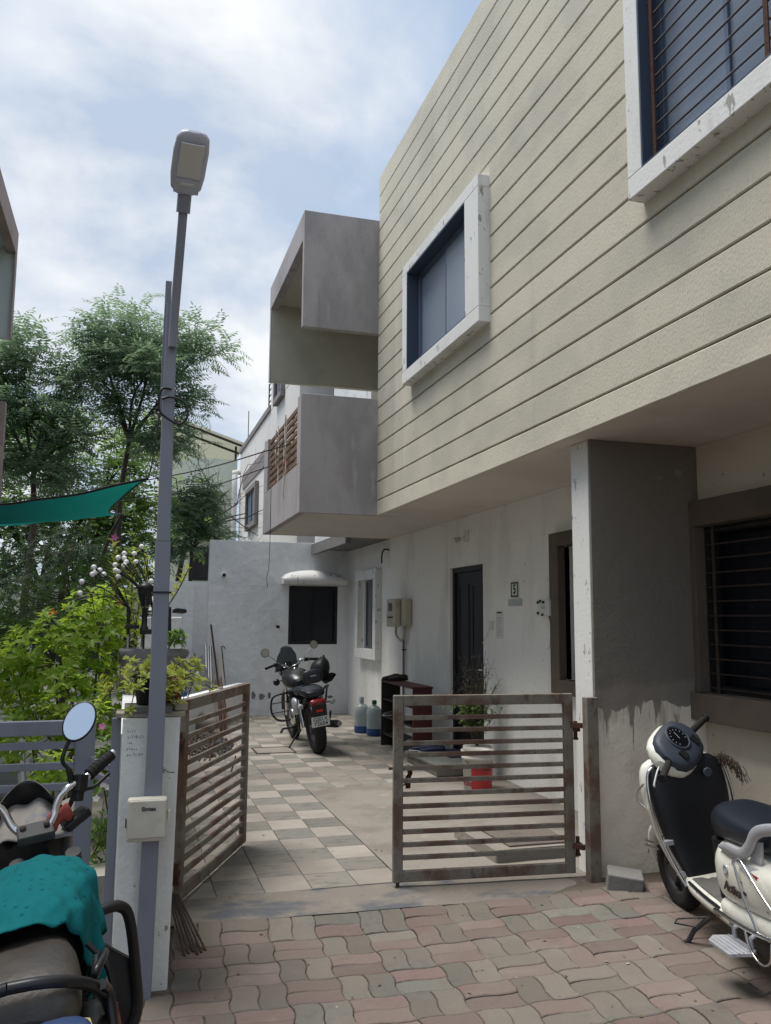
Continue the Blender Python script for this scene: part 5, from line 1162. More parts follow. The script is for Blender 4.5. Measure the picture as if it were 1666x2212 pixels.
    b = MB(); b.tube(cr([(1.01, -.10, 1.10), (1.03, -.07, 1.04), (1.02, -.05, .96), (.98, -.04, .86)], 4), .005, 6); b.tube(cr([(1.02, -.11, 1.09), (1.05, -.07, 1.03), (1.03, -.04, .95), (.99, -.03, .85)], 4), .004, 6); part(b, 'control_cables', M['black'], s)
    # mirror on its stalk
    b = MB(); b.tube(cr([(1.0, -.088, 1.105), (.995, -.083, 1.15), (.99, -.070, 1.175), (.99, -.074, 1.20), (.998, -.100, 1.245)], 5), [.009] * 6 + [.006] * 15, 8); ms = part(b, 'mirror_stalk', M['black'], s)
    q = Vector((-1, .10, .50)).to_track_quat('Z', 'Y').to_matrix(); mc = Vector((.998, -.128, 1.285))
    mn = Vector((-1, .10, .42)).normalized(); _s = mn.cross(Vector((0, 0, 1))).normalized(); _t = _s.cross(mn); mu = _s * math.cos(R(30)) - _t * math.sin(R(30)); mv = _s * math.sin(R(30)) + _t * math.cos(R(30))
    if mv.y > 0: mu = _s * math.cos(R(-30)) - _t * math.sin(R(-30)); mv = _s * math.sin(R(-30)) + _t * math.cos(R(-30))
    def oval(k, dz): return [mc + mn * dz + (mu * math.cos(t) * .043 + mv * math.sin(t) * .060) * k for t in [2 * math.pi * j / 26 for j in range(26)]]
    b = MB(); b.loft([oval(.3, -.022), oval(.85, -.014), oval(1.06, -.002), oval(1.06, .004), oval(.97, .004)], True); part(b, 'mirror_shell', M['black'], ms)
    b = MB(); b.loft([oval(.965, .002), oval(.965, .0055)], True, False, False); part(b, 'mirror_glass', M['mirror'], ms)
    # headlamp fairing
    body(s, 'headlamp_fairing', M['blackgloss'], [(1.06, .06, .90, .06, .06), (1.12, .06, .92, .11, .085), (1.20, .06, .93, .12, .09), (1.27, .06, .91, .09, .07), (1.29, .06, .90, .04, .04)], 20, 2.5)
    b = MB(); b.sheet(lambda u, v: (1.24 - .05 * v - .08 * (u - .5) ** 2 * 4, .06 + (u - .5) * .24 * (1 - .3 * v), 1.0 + .115 * v - .06 * (u - .5) ** 2 * 4 * v), 12, 6); w = part(b, 'fly_screen', M['blackgloss'], s); sd = w.modifiers.new('thickness', 'SOLIDIFY'); sd.thickness = .004
    b = MB(); b.tube(cr([(.50, .10, .28), (.48, .22, .06), (.48, .27, .055)], 3), .012, 8); part(b, 'side_stand', M['black'], s)
    s.location = NBL; s.rotation_euler = NROT
    return s
build_commuter()
def cloth(name, label, m, fn, nu, nv, thick=.003):
    b = MB(); b.sheet(lambda u, v: NBM @ fn(u, v), nu, nv); o = single(b, name, m, label, 'cloth', group=None)
    sd = o.modifiers.new('thickness', 'SOLIDIFY'); sd.thickness = thick; sd.offset = 1; return o
def nz3(x, y, z): return mnoise.noise(Vector((x, y, z)))
def teal(u, v):
    a = -1 + 2 * v; x0 = .345 + .06 * max(0, a) ; x1 = .885 - .10 * max(0, a) ** 2 - .05 * abs(a)
    # the near hem sweeps forward on the flank so that it ends in a point
    lo = x0 - .035 + (.13 * max(0, a - .45) if a > .45 else 0)
    x = lo + (x1 - lo) * u
    off = .012 + .009 * nz3(x * 9, a * 3, 1) + .005 * nz3(x * 26, a * 8, 4) + .0045 * math.sin(x * 70 + a * 14 + 2 * nz3(x * 5, a * 2, 9)) * min(1, abs(a) * 1.6) + .014 * max(0, abs(a) - .5) * math.sin(x * 55 + a * 3)
    p = drape(x, a * (.93 + .05 * math.sin(u * 9)), off)
    if a > .7: p += Vector((0, 0, -(a - .7) * .22 * math.exp(-((u - .30) / .25) ** 2)))
    return p
def printed(u, v):
    a = -1 + 2 * v; x0 = .52 ; x1 = .955 - .03 * a * a
    x = x0 + (x1 - x0) * u
    off = -.004 + .004 * nz3(x * 9, a * 3, 5) + .012 * max(0, abs(a) - .5) * math.sin(x * 45 + a)
    p = drape(x, a * 1.16, off + .016 * max(0, a - .45))
    return p
cloth('teal_cloth', 'teal patterned cloth draped over the motorcycle fuel tank', M['teal_cloth'], teal, 40, 44)
cloth('printed_cloth', 'off-white printed cloth showing from under the teal one', M['print_cloth'], printed, 24, 40)
def headcloth(u, v):
    x = .985 + .235 * v; y = -.075 + .27 * u
    return Vector((x, y, .985 + .06 * v - 1.2 * (u - .5) ** 2 * .10 - .0 + .010 * nz3(x * 14, y * 14, 2) + .008 * math.sin(y * 70)))
cloth('flower_cloth', 'crumpled white cloth with a blue flower over the motorcycle headlamp', M['print_cloth'], headcloth, 26, 18)
b = MB(); rings = []
for k in range(9):
    t = k / 8; c_ = Vector((.985, -.01, 1.005)).lerp(Vector((1.01, -.075, 1.035)), t)
    w = .016 + .006 * math.sin(t * 9) + .006 * math.sin(t * math.pi)
    rings.append([NBM @ (c_ + Vector((math.cos(a) * w * .8, math.sin(a) * w * .3, math.sin(a) * w * (1 + .25 * math.sin(3 * a + k)))) ) for a in [2 * math.pi * j / 14 for j in range(14)]])
b.loft(rings, True); single(b, 'red_cloth', M['redcloth'], 'red rag knotted round the motorcycle handlebar clamp', 'cloth')
b = MB(); c_ = NBM @ Vector((1.03, -.085, 1.0)); b.obox(c_, .085, .05, .03, (R(8), R(-35), R(20))); single(b, 'phone_pouch', M['black'], 'flat black pouch hung below the motorcycle grip', 'pouch', bevel=.008)
# ------------------------------------------------------------------ things standing in the yard
M['redwood'] = mat('redwood', (.085, .022, .02), [((.05, .014, .012), 8, .45, .65, (1, 1, .2), .7)], .5, spec=.35)
M['darkwood'] = mat('darkwood', (.022, .017, .015), [((.04, .03, .025), 8, .5, .7, I3, .5)], .6)
rk = thing('shoe_rack', 'open wooden shoe rack with a red-brown end panel next to the step', 'shoe rack', (3.22, 9.85, 0))
b = MB(); b.box(3.11, 3.335, 9.25, 9.275, 0, .775); part(b, 'end_panel', M['redwood'], rk, bevel=.002, label='red-brown end panel')
b = MB(); b.box(3.09, 3.335, 10.43, 10.455, 0, .775); part(b, 'end_panel', M['darkwood'], rk, bevel=.002)
b = MB(); b.box(3.09, 3.345, 9.24, 10.465, .776, .797); part(b, 'top_board', M['redwood'], rk, bevel=.002)
for z in (.14, .35, .56):
    b = MB(); b.box(3.10, 3.335, 9.276, 10.429, z, z + .018); part(b, 'shelf', M['darkwood'], rk)
M['shoe_brown'] = mat('shoe_brown', (.03, .02, .016), rough=.5)
M['shoe_grey'] = mat('shoe_grey', (.10, .09, .085), rough=.7)
M['shoe_blue'] = mat('shoe_blue', (.012, .018, .05), rough=.65)
M['sole'] = mat('sole', (.45, .45, .43), rough=.7)
def shoe(loc, rot, m, label, sole='sole', sc_=1.0, group='shoes kept by the front door'):
    s = thing('shoe', label, 'shoe', group=group)
    b = MB(); rings = []
    for x, w, h in ((-.135, .024, .035), (-.125, .034, .052), (-.08, .037, .056), (-.02, .038, .050), (.03, .043, .040), (.08, .046, .032), (.12, .036, .024), (.138, .016, .012)):
        rings.append(ring((x, 0, .014 + h * .5), (0, 1, 0), (0, 0, 1), w, h * .55, 12, 2.5))
    b.loft(rings, True); part(b, 'upper', m, s)
    b = MB(); rings = []
    for x, w in ((-.14, .022), (-.125, .036), (-.06, .037), (.02, .042), (.08, .048), (.125, .036), (.143, .015)): rings.append(ring((x, 0, .008), (0, 1, 0), (0, 0, 1), w, .009, 10, 4))
    b.loft(rings, True); part(b, 'sole', M[sole], s)
    b = MB(); b.loft([ring((-.07, 0, .066), (1, 0, 0), (0, 1, 0), .045, .022, 12, 2.2), ring((-.07, 0, .0735), (1, 0, 0), (0, 1, 0), .047, .024, 12, 2.2)], True); part(b, 'opening', M['black'], s)
    s.location = loc; s.rotation_euler = (0, 0, rot); s.scale = (sc_,) * 3
    return s
shoe((3.20, 10.38, .799), R(200), M['shoe_brown'], 'dark leather shoe at the very end of the shoe rack top', 'darkwood')
shoe((3.25, 10.26, .799), R(195), M['shoe_brown'], 'dark leather shoe on the rack top, second from its far end', 'darkwood')
shoe((3.20, 10.30, .370), R(190), M['shoe_grey'], 'grey shoe on the lower shelf of the shoe rack')
shoe((3.24, 9.75, .580), R(185), M['shoe_brown'], 'black shoe on the upper shelf of the shoe rack', 'darkwood')
shoe((3.24, 9.55, .370), R(170), M['shoe_brown'], 'black shoe on the middle shelf near the red end panel', 'darkwood')
shoe((3.22, 9.42, .160), R(185), M['shoe_grey'], 'pale shoe on the bottom shelf near the red end panel')
M['step_stone'] = mat('step_stone', (.15, .155, .145), [((.10, .105, .10), 4, .45, .65, I3, .7), ((.24, .23, .21), 12, .6, .7, I3, .5)], .6, [(.2, 50, I3)], spec=.35)
st = thing('door_step', 'low grey stone step in front of the house door', 'step', (3.3, 8.7, 0))
b = MB(); b.box(3.03, XW - .001, 8.27, 9.22, -.01, .085); part(b, 'riser', M['concrete'], st, bevel=.006)
b = MB(); b.box(3.0, XW - .001, 8.24, 9.23, .086, .112); part(b, 'tread', M['step_stone'], st, bevel=.004)
shoe((3.17, 9.10, .114), R(150), M['shoe_blue'], 'navy white-soled sports shoe on the step, closer to the shoe rack', 'sole', 1.05)
shoe((3.24, 8.98, .114), R(165), M['shoe_blue'], 'navy white-soled sports shoe on the step, closer to the door mat', 'sole', 1.05)
b = MB(); b.sheet(lambda u, v: (3.30 + .27 * u, 8.60 + .5 * v, .122 + .025 * max(0, nz3(u * 5, v * 5, 8)) + .01 * math.sin(v * 9)), 14, 20)
o = single(b, 'door_mat', M['shoe_blue'], 'rumpled dark blue door mat on the step', 'mat'); sd = o.modifiers.new('t', 'SOLIDIFY'); sd.thickness = .012
M['jug'] = mat('jug', (.50, .54, .54), rough=.25, spec=.5, transl=((.5, .55, .56), .4))
M['jug_blue'] = mat('jug_blue', (.02, .075, .22), rough=.3, spec=.5)
M['green_cap'] = mat('green_cap', (.012, .10, .04), rough=.4)
for i, (x, y, cap, lab) in enumerate(((3.245, 11.3, 'green_cap', 'clear water jug with blue base and green cap beside the shoe rack'), (3.155, 11.62, 'jug', 'clear water jug with blue base and pale neck, behind the green-capped jug'))):
    j = thing('water_jug', lab, 'water jug', (x, y, 0), 'water jugs by the shoe rack')
    b = MB(); b.lathe([(.088, 0), (.101, .02), (.102, .08), (.100, .095)], 22, (x, y, .001)); part(b, 'blue_base', M['jug_blue'], j)
    b = MB(); b.lathe([(.099, .0955), (.102, .13), (.097, .17), (.102, .21), (.102, .29), (.095, .34), (.07, .375), (.03, .395), (.027, .43)], 22, (x, y, .001)); part(b, 'bottle', M['jug'], j)
    b = MB(); b.lathe([(.033, .415), (.033, .47 if i else .455), (.026, .485 if i else .465)], 14, (x, y, .001)); part(b, 'cap', M[cap], j)
M['bucket'] = mat('bucket', (.52, .50, .46), [((.38, .36, .32), 9, .5, .68, I3, .6)], .5)
M['bucket_red'] = mat('bucket_red', (.42, .03, .035), [((.5, .42, .4), 30, .66, .7, I3, .8)], .45)
bk = thing('paint_bucket', 'white paint bucket with a red label standing against the door wall', 'bucket', (3.17, 7.55, 0))
b = MB(); b.lathe([(.125, 0), (.128, .004), (.142, .27), (.150, .272), (.152, .30), (.146, .302), (.150, .335), (.156, .338), (.156, .352), (.147, .352), (.140, .27), (.128, .03), (.01, .03)], 26, (3.17, 7.55, .001)); part(b, 'pail', M['bucket'], bk)
b = MB(); rr_ = lambda z: .128 + (.142 - .128) * z / .27 + .0015
seg = [R(a) for a in range(-138, -18, 6)]
b.add([(3.17 + rr_(z) * math.cos(a), 7.55 + rr_(z) * math.sin(a), z) for z in (.012, .235) for a in seg], [(k, k + 1, len(seg) + k + 1, len(seg) + k) for k in range(len(seg) - 1)], True); lb_ = part(b, 'label', M['bucket_red'], bk)
t_ = xform(text_mb('TOU', .05, .001, 0, .002), face_frame((3.17 + .136 * math.cos(R(-157)), 7.55 + .136 * math.sin(R(-157)), .06), (math.sin(R(157)), math.cos(R(157)), 0), (0, 0, 1))); part(t_, 'lettering', M['red_decal'], bk)
b = MB(); b.obox((3.215, 7.408, .215), .085, .006, .012); b.obox((3.215, 7.408, .19), .06, .006, .006); part(b, 'label_text', M['ink'], bk)
b = MB(); b.tube(cr([(3.03, 7.53, .285), (3.06, 7.45, .22), (3.14, 7.40, .19), (3.24, 7.41, .21), (3.30, 7.50, .285)], 5), .003, 5); part(b, 'handle', M['iron'], bk)
# concrete inspection cover by the gate, second hatch in the tiles
cv = thing('inspection_cover', 'raised concrete inspection cover behind the half-closed gate', 'inspection cover', (2.62, 5.6, 0))
b = MB(); b.wall('X', 0, 0, 0, 0, 0, 0) if False else b.loft([[(2.33, 5.27, -.01), (2.92, 5.27, -.01), (2.96, 5.95, -.01), (2.31, 5.96, -.01)], [(2.34, 5.285, .075), (2.91, 5.285, .075), (2.95, 5.94, .075), (2.32, 5.95, .075)]], True, False, False); part(b, 'kerb', M['concrete'], cv, bevel=.006)
M['cover'] = mat('cover', (.15, .13, .11), [((.10, .09, .08), 6, .45, .65, I3, .7), ((.2, .18, .16), 30, .58, .7, I3, .6)], .9, [(.7, 50, I3)], spec=.2)
b = MB(); b.loft([[(2.46, 5.33, .07), (2.90, 5.33, .07), (2.93, 5.83, .07), (2.45, 5.84, .07)], [(2.46, 5.33, .086), (2.90, 5.33, .086), (2.93, 5.83, .086), (2.45, 5.84, .086)]], True, False, False); part(b, 'lid', M['cover'], cv, bevel=.004)
b = MB(); b.box(2.34, 2.92, 5.262, 5.269, .0, .07); part(b, 'stained_edge', M['cement'], cv)
fh = thing('floor_hatch', 'square floor hatch with a thin dark rim in the tiles under the cruiser side stand', 'floor hatch', (1.72, 10.3, 0))
b = MB(); b.box(1.50, 1.95, 10.1, 10.55, .001, .004); part(b, 'hatch_plate', M['concrete'], fh)
b = MB(); 
for (x0, y0, x1, y1) in ((1.49, 10.09, 1.96, 10.11), (1.49, 10.54, 1.96, 10.56), (1.49, 10.11, 1.51, 10.54), (1.94, 10.11, 1.96, 10.54)): b.box(x0, x1, y0, y1, .002, .008)
part(b, 'rim', M['iron'], fh)
# rods, block, boards, jerrycan, rubble
for k in range(6):
    b = MB(); x = .285 + k * .010; b.tube([(x - .03, 4.70 - .01 * k, .16), (x + .045 + .010 * k, 4.38 + .02 * (k % 3), -.043)], .0055, 6)
    single(b, 'iron_rod', M['iron'], 'rusty iron rod leaning at the foot of the open gate', 'rod', 'loose iron rods')
for k in range(9):
    b = MB(); x = 1.27 + k * .013; b.tube([(x, 12.93 + .012 * (k % 3), .62 + .03 * (k % 4)), (x + .03, 12.5 - .01 * (k % 3), .25), (x + .02, 12.2 + .02 * (k % 4), .006)], .006, 5)
    single(b, 'iron_bar', M['rust'], 'thin rusty bar in the bundle propped on the low garden wall', 'rod', 'bundle of bars on the garden wall')
for k in range(6):
    b = MB(); x = .70 + k * .055; b.tube([(x - .05, 9.75, .008), (x + .12, 10.75 + .05 * (k % 2), .16)], .007, 5)
    single(b, 'iron_stake', M['rust'], 'rusty stake lying on the gravel heap behind the open gate', 'rod', 'stakes on the gravel heap')
b = MB(); b.obox((2.83, 4.56, lane_z(2.83, 4.56) + .035), .20, .17, .10, (R(4), R(6), R(-28))); single(b, 'concrete_block', M['cement'], 'broken grey concrete block at the foot of the brown fin wall', 'block', bevel=.008)
M['board_grey'] = mat('board_grey', (.17, .175, .18), [((.13, .13, .135), 5, .45, .65, I3, .5)], .7)
M['board_cream'] = mat('board_cream', (.40, .38, .34), [((.3, .28, .25), 5, .5, .7, I3, .5)], .7)
b = MB(); b.prism([(.78, 13.35, .38), (1.24, 13.35, .38), (1.25, 13.38, .55), (1.14, 13.60, 1.0), (.93, 13.60, .81)], (.0, .02, 0.004)); single(b, 'grey_board', M['board_grey'], 'cut grey board leaning behind the low garden wall', 'board')
ss = thing('folded_shutter', 'narrow folded shutter of black and white slats leaning on the rear wall', 'shutter', (1.25, 13.6, .36))
for k in range(6):
    b = MB(); x = 1.195 + k * .018; b.bar((x + .01, 13.42, .38), (x + .028, 14.10, 1.14 - .01 * k), .015, .04); part(b, 'slat', M['black'] if k % 2 else M['plate_white'], ss)
b = MB(); b.bar((1.43, 13.75, .37), (1.30, 14.13, 1.45), .022, .022); single(b, 'rusty_bar', M['rust'], 'long rusty bar leaning on the rear wall, taller than the boards', 'rod')
b = MB(); b.prism([(1.42, 13.78, .38), (1.54, 13.78, .38), (1.47, 14.0, .91), (1.363, 14.0, .90)], (0, .012, .003)); single(b, 'cream_board', M['board_cream'], 'narrow cream board leaning against the rear wall', 'board')
b = MB(); b.tube(cr([(1.545, 13.9, .37), (1.50, 14.12, .95), (1.48, 14.15, 1.08), (1.51, 14.16, 1.10), (1.545, 14.15, 1.06)], 4), .008, 6); single(b, 'hooked_rod', M['iron'], 'thin hooked rod against the rear wall beside the cream board', 'rod')
jc = thing('jerrycan', 'translucent white jerrycan behind the low garden wall', 'jerrycan', (.98, 12.62, .37))
b = MB(); b.box(.93, 1.05, 12.55, 12.70, .37, .68); b.loft([[(.93, 12.55, .68), (1.05, 12.55, .68), (1.05, 12.70, .68), (.93, 12.70, .68)], [(.965, 12.58, .755), (1.015, 12.58, .755), (1.015, 12.66, .755), (.965, 12.66, .755)]], True, False, False); part(b, 'can', M['jug'], jc, bevel=.015)
b = MB(); b.lathe([(.024, .755), (.024, .785), (.018, .79)], 12, (.99, 12.62, 0)); part(b, 'cap', M['plate_white'], jc)
b = MB(); rr = random.Random(3); rings = []
for k in range(7):
    a = math.pi * k / 6; r_ = math.sin(a) if 0 < k < 6 else .05
    rings.append([(.69 + .12 * r_ * math.cos(t) * rr.uniform(.85, 1.15), 11.72 + .12 * r_ * math.sin(t), .54 - .09 * math.cos(a) * rr.uniform(.8, 1.1)) for t in [2 * math.pi * j / 12 for j in range(12)]])
b.loft(rings, True); single(b, 'blue_bag', M['jug_blue'], 'crumpled blue plastic bag on the garden bed by the low wall', 'bag')
b = MB(); rings = []
for k in range(9):
    a = math.pi * k / 8; r_ = math.sin(a) if 0 < k < 8 else .05
    rings.append([(1.02 + .22 * r_ * math.cos(t) * (1 + .15 * nz3(k, t, 0)), 12.0 + .18 * r_ * math.sin(t), .13 - .14 * math.cos(a) * (1 + .1 * nz3(t, k, 2))) for t in [2 * math.pi * j / 14 for j in range(14)]])
b.loft(rings, True); single(b, 'boulder', M['concrete'], 'rounded pale boulder behind the open gate, at the gravel heap', 'boulder')
# gravel heap: uncountable chips
M['gravel'] = mat('gravel', (.07, .068, .066), [((.16, .15, .14), 25, .5, .65, I3, .7)], .9)
g = MB(); rr = random.Random(9)
for k in range(900):
    a = rr.uniform(0, 2 * math.pi); q = rr.random() ** .6; x = .95 + .36 * q * math.cos(a); y = 10.9 + .95 * q * math.sin(a); z = .17 * (1 - q) ** 1.2 + .01
    if x < .25: continue
    s_ = rr.uniform(.012, .034); m3 = Euler((rr.uniform(0, 6), rr.uniform(0, 6), rr.uniform(0, 6))).to_matrix()
    vs = [Vector((x, y, z)) + m3 @ Vector((i * s_ * rr.uniform(.6, 1.1), j * s_ * rr.uniform(.6, 1.1), k_ * s_ * rr.uniform(.5, 1))) for i, j, k_ in ((1, 0, 0), (-1, 0, 0), (0, 1, 0), (0, -1, 0), (0, 0, 1), (0, 0, -1))]
    g.add(vs, [(0, 2, 4), (2, 1, 4), (1, 3, 4), (3, 0, 4), (2, 0, 5), (1, 2, 5), (3, 1, 5), (0, 3, 5)])
g.lathe([(.36, 0), (.25, .05), (.12, .11), (.02, .15)], 16, (.95, 10.9, 0)) if False else None
o = single(g, 'gravel_heap', M['gravel'], kind='stuff'); o['label'] = 'heap of dark gravel behind the open gate'
# ------------------------------------------------------------------ on and round the pillar
M['oldwood'] = mat('oldwood', (.36, .33, .27), [((.26, .23, .19), 10, .45, .65, (.3, 1, 1), .7)], .85, [(.3, 60, (.3, 1, 1))])
b = MB(); b.box(-.03, .275, 4.10, 4.30, 1.102, 1.122); single(b, 'wood_board', M['oldwood'], 'weathered wooden board lying across the top of the gate pillar', 'board', bevel=.003)
b = MB(); b.box(.005, .215, 4.085, 4.27, 1.1235, 1.152); single(b, 'stone_slab', M['board_grey'], 'small grey stone slab on the board under the black pot', 'slab', bevel=.003)
b = MB(); b.obox((.245, 4.2, 1.145), .06, .14, .04, (.03, .05, .2)); single(b, 'brick_piece', M['oldwood'], 'broken pale brick piece at the edge of the pillar board', 'brick', bevel=.006)
M['leaf_lime'] = mat('leaf_lime', (.27, .33, .05), [((.38, .38, .07), 12, .5, .65, I3, .7)], .55, spec=.35, transl=((.5, .55, .08), .4))
M['leaf_bright'] = mat('leaf_bright', (.15, .25, .03), [((.25, .32, .04), 5, .48, .62, I3, .8), ((.07, .15, .025), 3, .5, .65, I3, .6)], .5, spec=.4, transl=((.55, .75, .08), .5))
M['leaf_mid'] = mat('leaf_mid', (.085, .16, .045), [((.13, .20, .055), 3, .5, .65, I3, .6)], .55, spec=.35, transl=((.36, .52, .14), .48))
M['leaf_neem'] = mat('leaf_neem', (.088, .145, .088), [((.12, .18, .105), 1.6, .48, .62, I3, .7), ((.19, .22, .06), 4, .6, .7, I3, .6)], .55, spec=.3, transl=((.30, .43, .24), .48))
M['leaf_dark'] = mat('leaf_dark', (.035, .065, .032), [((.05, .085, .04), 2, .48, .62, I3, .6)], .6, spec=.3, transl=((.04, .08, .03), .25))
M['leaf_dry'] = mat('leaf_dry', (.14, .115, .06), [((.09, .07, .045), 9, .5, .65, I3, .6)], .8)
M['bark'] = mat('bark', (.085, .07, .055), [((.05, .042, .035), 12, .45, .65, (1, 1, .3), .7)], .9, [(.5, 40, (1, 1, .3))])
M['stem'] = mat('stem', (.09, .085, .04), rough=.8)
M['terracotta'] = mat('terracotta', (.20, .06, .04), [((.13, .045, .035), 6, .45, .65, I3, .6)], .8)
def leaf(mb, p, d, up, L, W, fold=.25):
    d = d.normalized(); s = d.cross(up)
    if s.length < 1e-4: s = d.orthogonal()
    s.normalize(); n = s.cross(d)
    mb.add([p, p + d * L * .45 + s * W * .5 + n * W * fold, p + d * L - n * L * .12, p + d * L * .45 - s * W * .5 + n * W * fold, p + d * L * .5], [(0, 4, 1), (1, 4, 2), (2, 4, 3), (3, 4, 0)], True)
def rosette(mb, p, axis, n, L, W, rr, spread=1.0):
    axis = axis.normalized(); u = axis.orthogonal().normalized(); v = axis.cross(u); t0 = rr.uniform(0, 6)
    for k in range(n):
        a = t0 + k * 2.4; d = (u * math.cos(a) + v * math.sin(a)) * spread + axis * rr.uniform(.15, .8)
        leaf(mb, p + axis * rr.uniform(-.02, .02), d, axis, L * rr.uniform(.7, 1.15), W * rr.uniform(.8, 1.1))
def rdir(rr, zmin=-1):
    while True:
        v = Vector((rr.gauss(0, 1), rr.gauss(0, 1), rr.gauss(0, 1)))
        if v.length > .01:
            v.normalize()
            if v.z >= zmin: return v
def pot_thing(name, label, c, prof, m, plant=None, cat='plant pot', group=None):
    t = thing(name, label, cat, c, group); b = MB(); b.lathe(prof, 24, c); part(b, 'pot', m, t)
    b = MB(); r_, z_ = prof[-1][0], prof[-1][1]; b.lathe([(r_ * .96, z_ - .02), (r_ * .5, z_ - .012), (.002, z_ - .01)], 18, c, None, True, False); part(b, 'soil', M['soil'], t)
    return t
rr = random.Random(21)
def succulent(t, c, z, r, n, m, hang=.3, seed=1):
    rr = random.Random(seed); lv, stm = MB(), MB()
    for k in range(n):
        a = rr.uniform(0, 6.28); q = r * rr.random() ** .5; out = Vector((math.cos(a), math.sin(a), 0))
        p0 = Vector((c[0], c[1], z)) + out * q * .5; p1 = p0 + out * (q * 1.0 + rr.uniform(.0, .05)) + Vector((0, 0, rr.uniform(.02, .10) - hang * (q / r) ** 2 * .18))
        stm.tube([p0, (p0 + p1) / 2 + Vector((0, 0, .02)), p1], .0025, 4, False)
        rosette(lv, p1, (out * .6 + Vector((0, 0, 1))), rr.randint(8, 12), .044, .018, rr)
    part(stm, 'stems', M['stem'], t); part(lv, 'leaves', m, t)
pb_ = pot_thing('potted_succulent', 'yellow-green succulent in a black plastic pot on the gate pillar', (.115, 4.175, 1.154), [(.052, 0), (.058, .004), (.074, .12), (.082, .122), (.082, .14), (.077, .14)], M['black'], cat='potted plant')
succulent(pb_, (.08, 4.18), 1.285, .12, 40, M['leaf_lime'], .9, 3)
pr_ = pot_thing('potted_succulent', 'yellow-green succulent in a reddish pot beside the lamp pole', (.212, 4.27, 1.125), [(.04, 0), (.045, .004), (.062, .12), (.068, .122), (.068, .137), (.062, .137)], M['terracotta'], cat='potted plant')
succulent(pr_, (.22, 4.26), 1.27, .11, 36, M['leaf_lime'], .7, 4)
# big grey planter with solar lights
pl = thing('planter', 'long grey plastic planter with rolled rim on the dividing wall', 'planter', (.2, 6.6, 1.0))
b = MB(); rings = []
for z, k in ((1.001, .84), (1.20, .93), (1.265, .955), (1.268, 1.0), (1.30, 1.03), (1.325, 1.0), (1.328, .95), (1.30, .92)):
    rings.append(ring((.20, 6.62, z), (1, 0, 0), (0, 1, 0), .245 * k, .16 * k, 26, 4))
b.loft(rings, False); b.add(rings[0], [tuple(reversed(range(26)))]); part(b, 'tub', M['board_grey'], pl)
b = MB(); b.add(ring((.20, 6.62, 1.30), (1, 0, 0), (0, 1, 0), .225, .145, 26, 4), [tuple(range(26))]); part(b, 'soil', M['soil'], pl)
M['bulb'] = mat('bulb', (.80, .80, .80), rough=.35, spec=.4)
def firefly(label, base, balls, panel, seed):
    rr = random.Random(seed); t = thing('solar_light', label, 'solar light', base, 'solar lights in the planter'); base = Vector(base)
    b = MB(); b.tube([base, base + Vector((0, 0, .14))], .007, 6); part(b, 'stake', M['silver'], t)
    b = MB(); b.tube([base + Vector((0, 0, .14)), base + Vector((0, 0, .20)), base + Vector((-.005, 0, .34))], .012, 8); hb_ = base + Vector((-.005, 0, .33)); part(b, 'stem_holder', M['black'], t)
    b = MB(); b.obox(Vector(panel), .085, .07, .025, (R(-8), R(5), R(20))); pn = part(b, 'panel_case', M['black'], t, bevel=.005)
    b = MB(); b.obox(Vector(panel) + Vector((0, 0, .0145)), .065, .05, .003, (R(-8), R(5), R(20))); part(b, 'solar_cell', M['dial'], pn)
    for x, y, z in balls:
        e = Vector((x, y + rr.uniform(-.12, .12), z)); d = e - hb_
        md = hb_ + d * .5 + Vector((0, 0, .035))
        b = MB(); b.tube(cr([hb_, md, e], 5), .0042, 5); w_ = part(b, 'wire_stem', M['black'], t)
        n_ = (e - md).normalized(); b = MB(); b.tube([e - n_ * .02, e + n_ * .012], .0085, 8); part(b, 'bulb_socket', M['black'], w_)
        b = MB(); b.ball(e + n_ * .022, .0195, 12, 8); part(b, 'bulb', M['bulb'], w_)
firefly('solar firefly light whose white bulbs fan out over the shrub', (.01, 6.52, 1.29), [(-.228, 6.5, 1.891), (-.192, 6.5, 1.879), (-.218, 6.5, 1.865), (-.234, 6.5, 1.844), (-.16, 6.5, 1.845), (-.302, 6.5, 1.797), (-.312, 6.5, 1.721), (-.068, 6.5, 1.829)], (.036, 6.47, 1.484), 1)
firefly('solar firefly light with a tight bunch of white bulbs behind the lamp pole', (.185, 6.6, 1.29), [(-.031, 6.6, 2.013), (.039, 6.6, 2.011), (.084, 6.6, 2.047), (-.069, 6.6, 1.967), (-.028, 6.6, 1.976), (-.012, 6.6, 1.946), (.053, 6.6, 1.945), (-.085, 6.6, 1.919), (-.025, 6.6, 1.921), (-.081, 6.6, 1.885), (-.057, 6.6, 1.88)], (.14, 6.45, 1.45), 2)
firefly('solar light stake with bent black stem and tilted panel beyond the lamp pole', (.30, 6.5, 1.29), [(.17, 6.5, 1.80)], (.365, 6.46, 1.60), 3)
# lantern
ln = thing('garden_lantern', 'small black garden lantern on a stake in the planter', 'lantern', (.12, 6.5, 1.29))
b = MB(); b.lathe([(.075, .47), (.085, .475), (.03, .51), (.01, .52)], 16, (.12, 6.5, 1.29)); part(b, 'cap', M['black'], ln)
b = MB(); b.lathe([(.03, .34), (.06, .46), (.06, .47)], 14, (.12, 6.5, 1.29)); part(b, 'glass', M['dial'], ln)
b = MB(); b.lathe([(.03, .14), (.03, .19), (.02, .20), (.02, .33), (.032, .335)], 12, (.12, 6.5, 1.29)); b.tube([(.12, 6.5, 1.29), (.12, 6.5, 1.43)], .008, 6); part(b, 'stake', M['black'], ln)

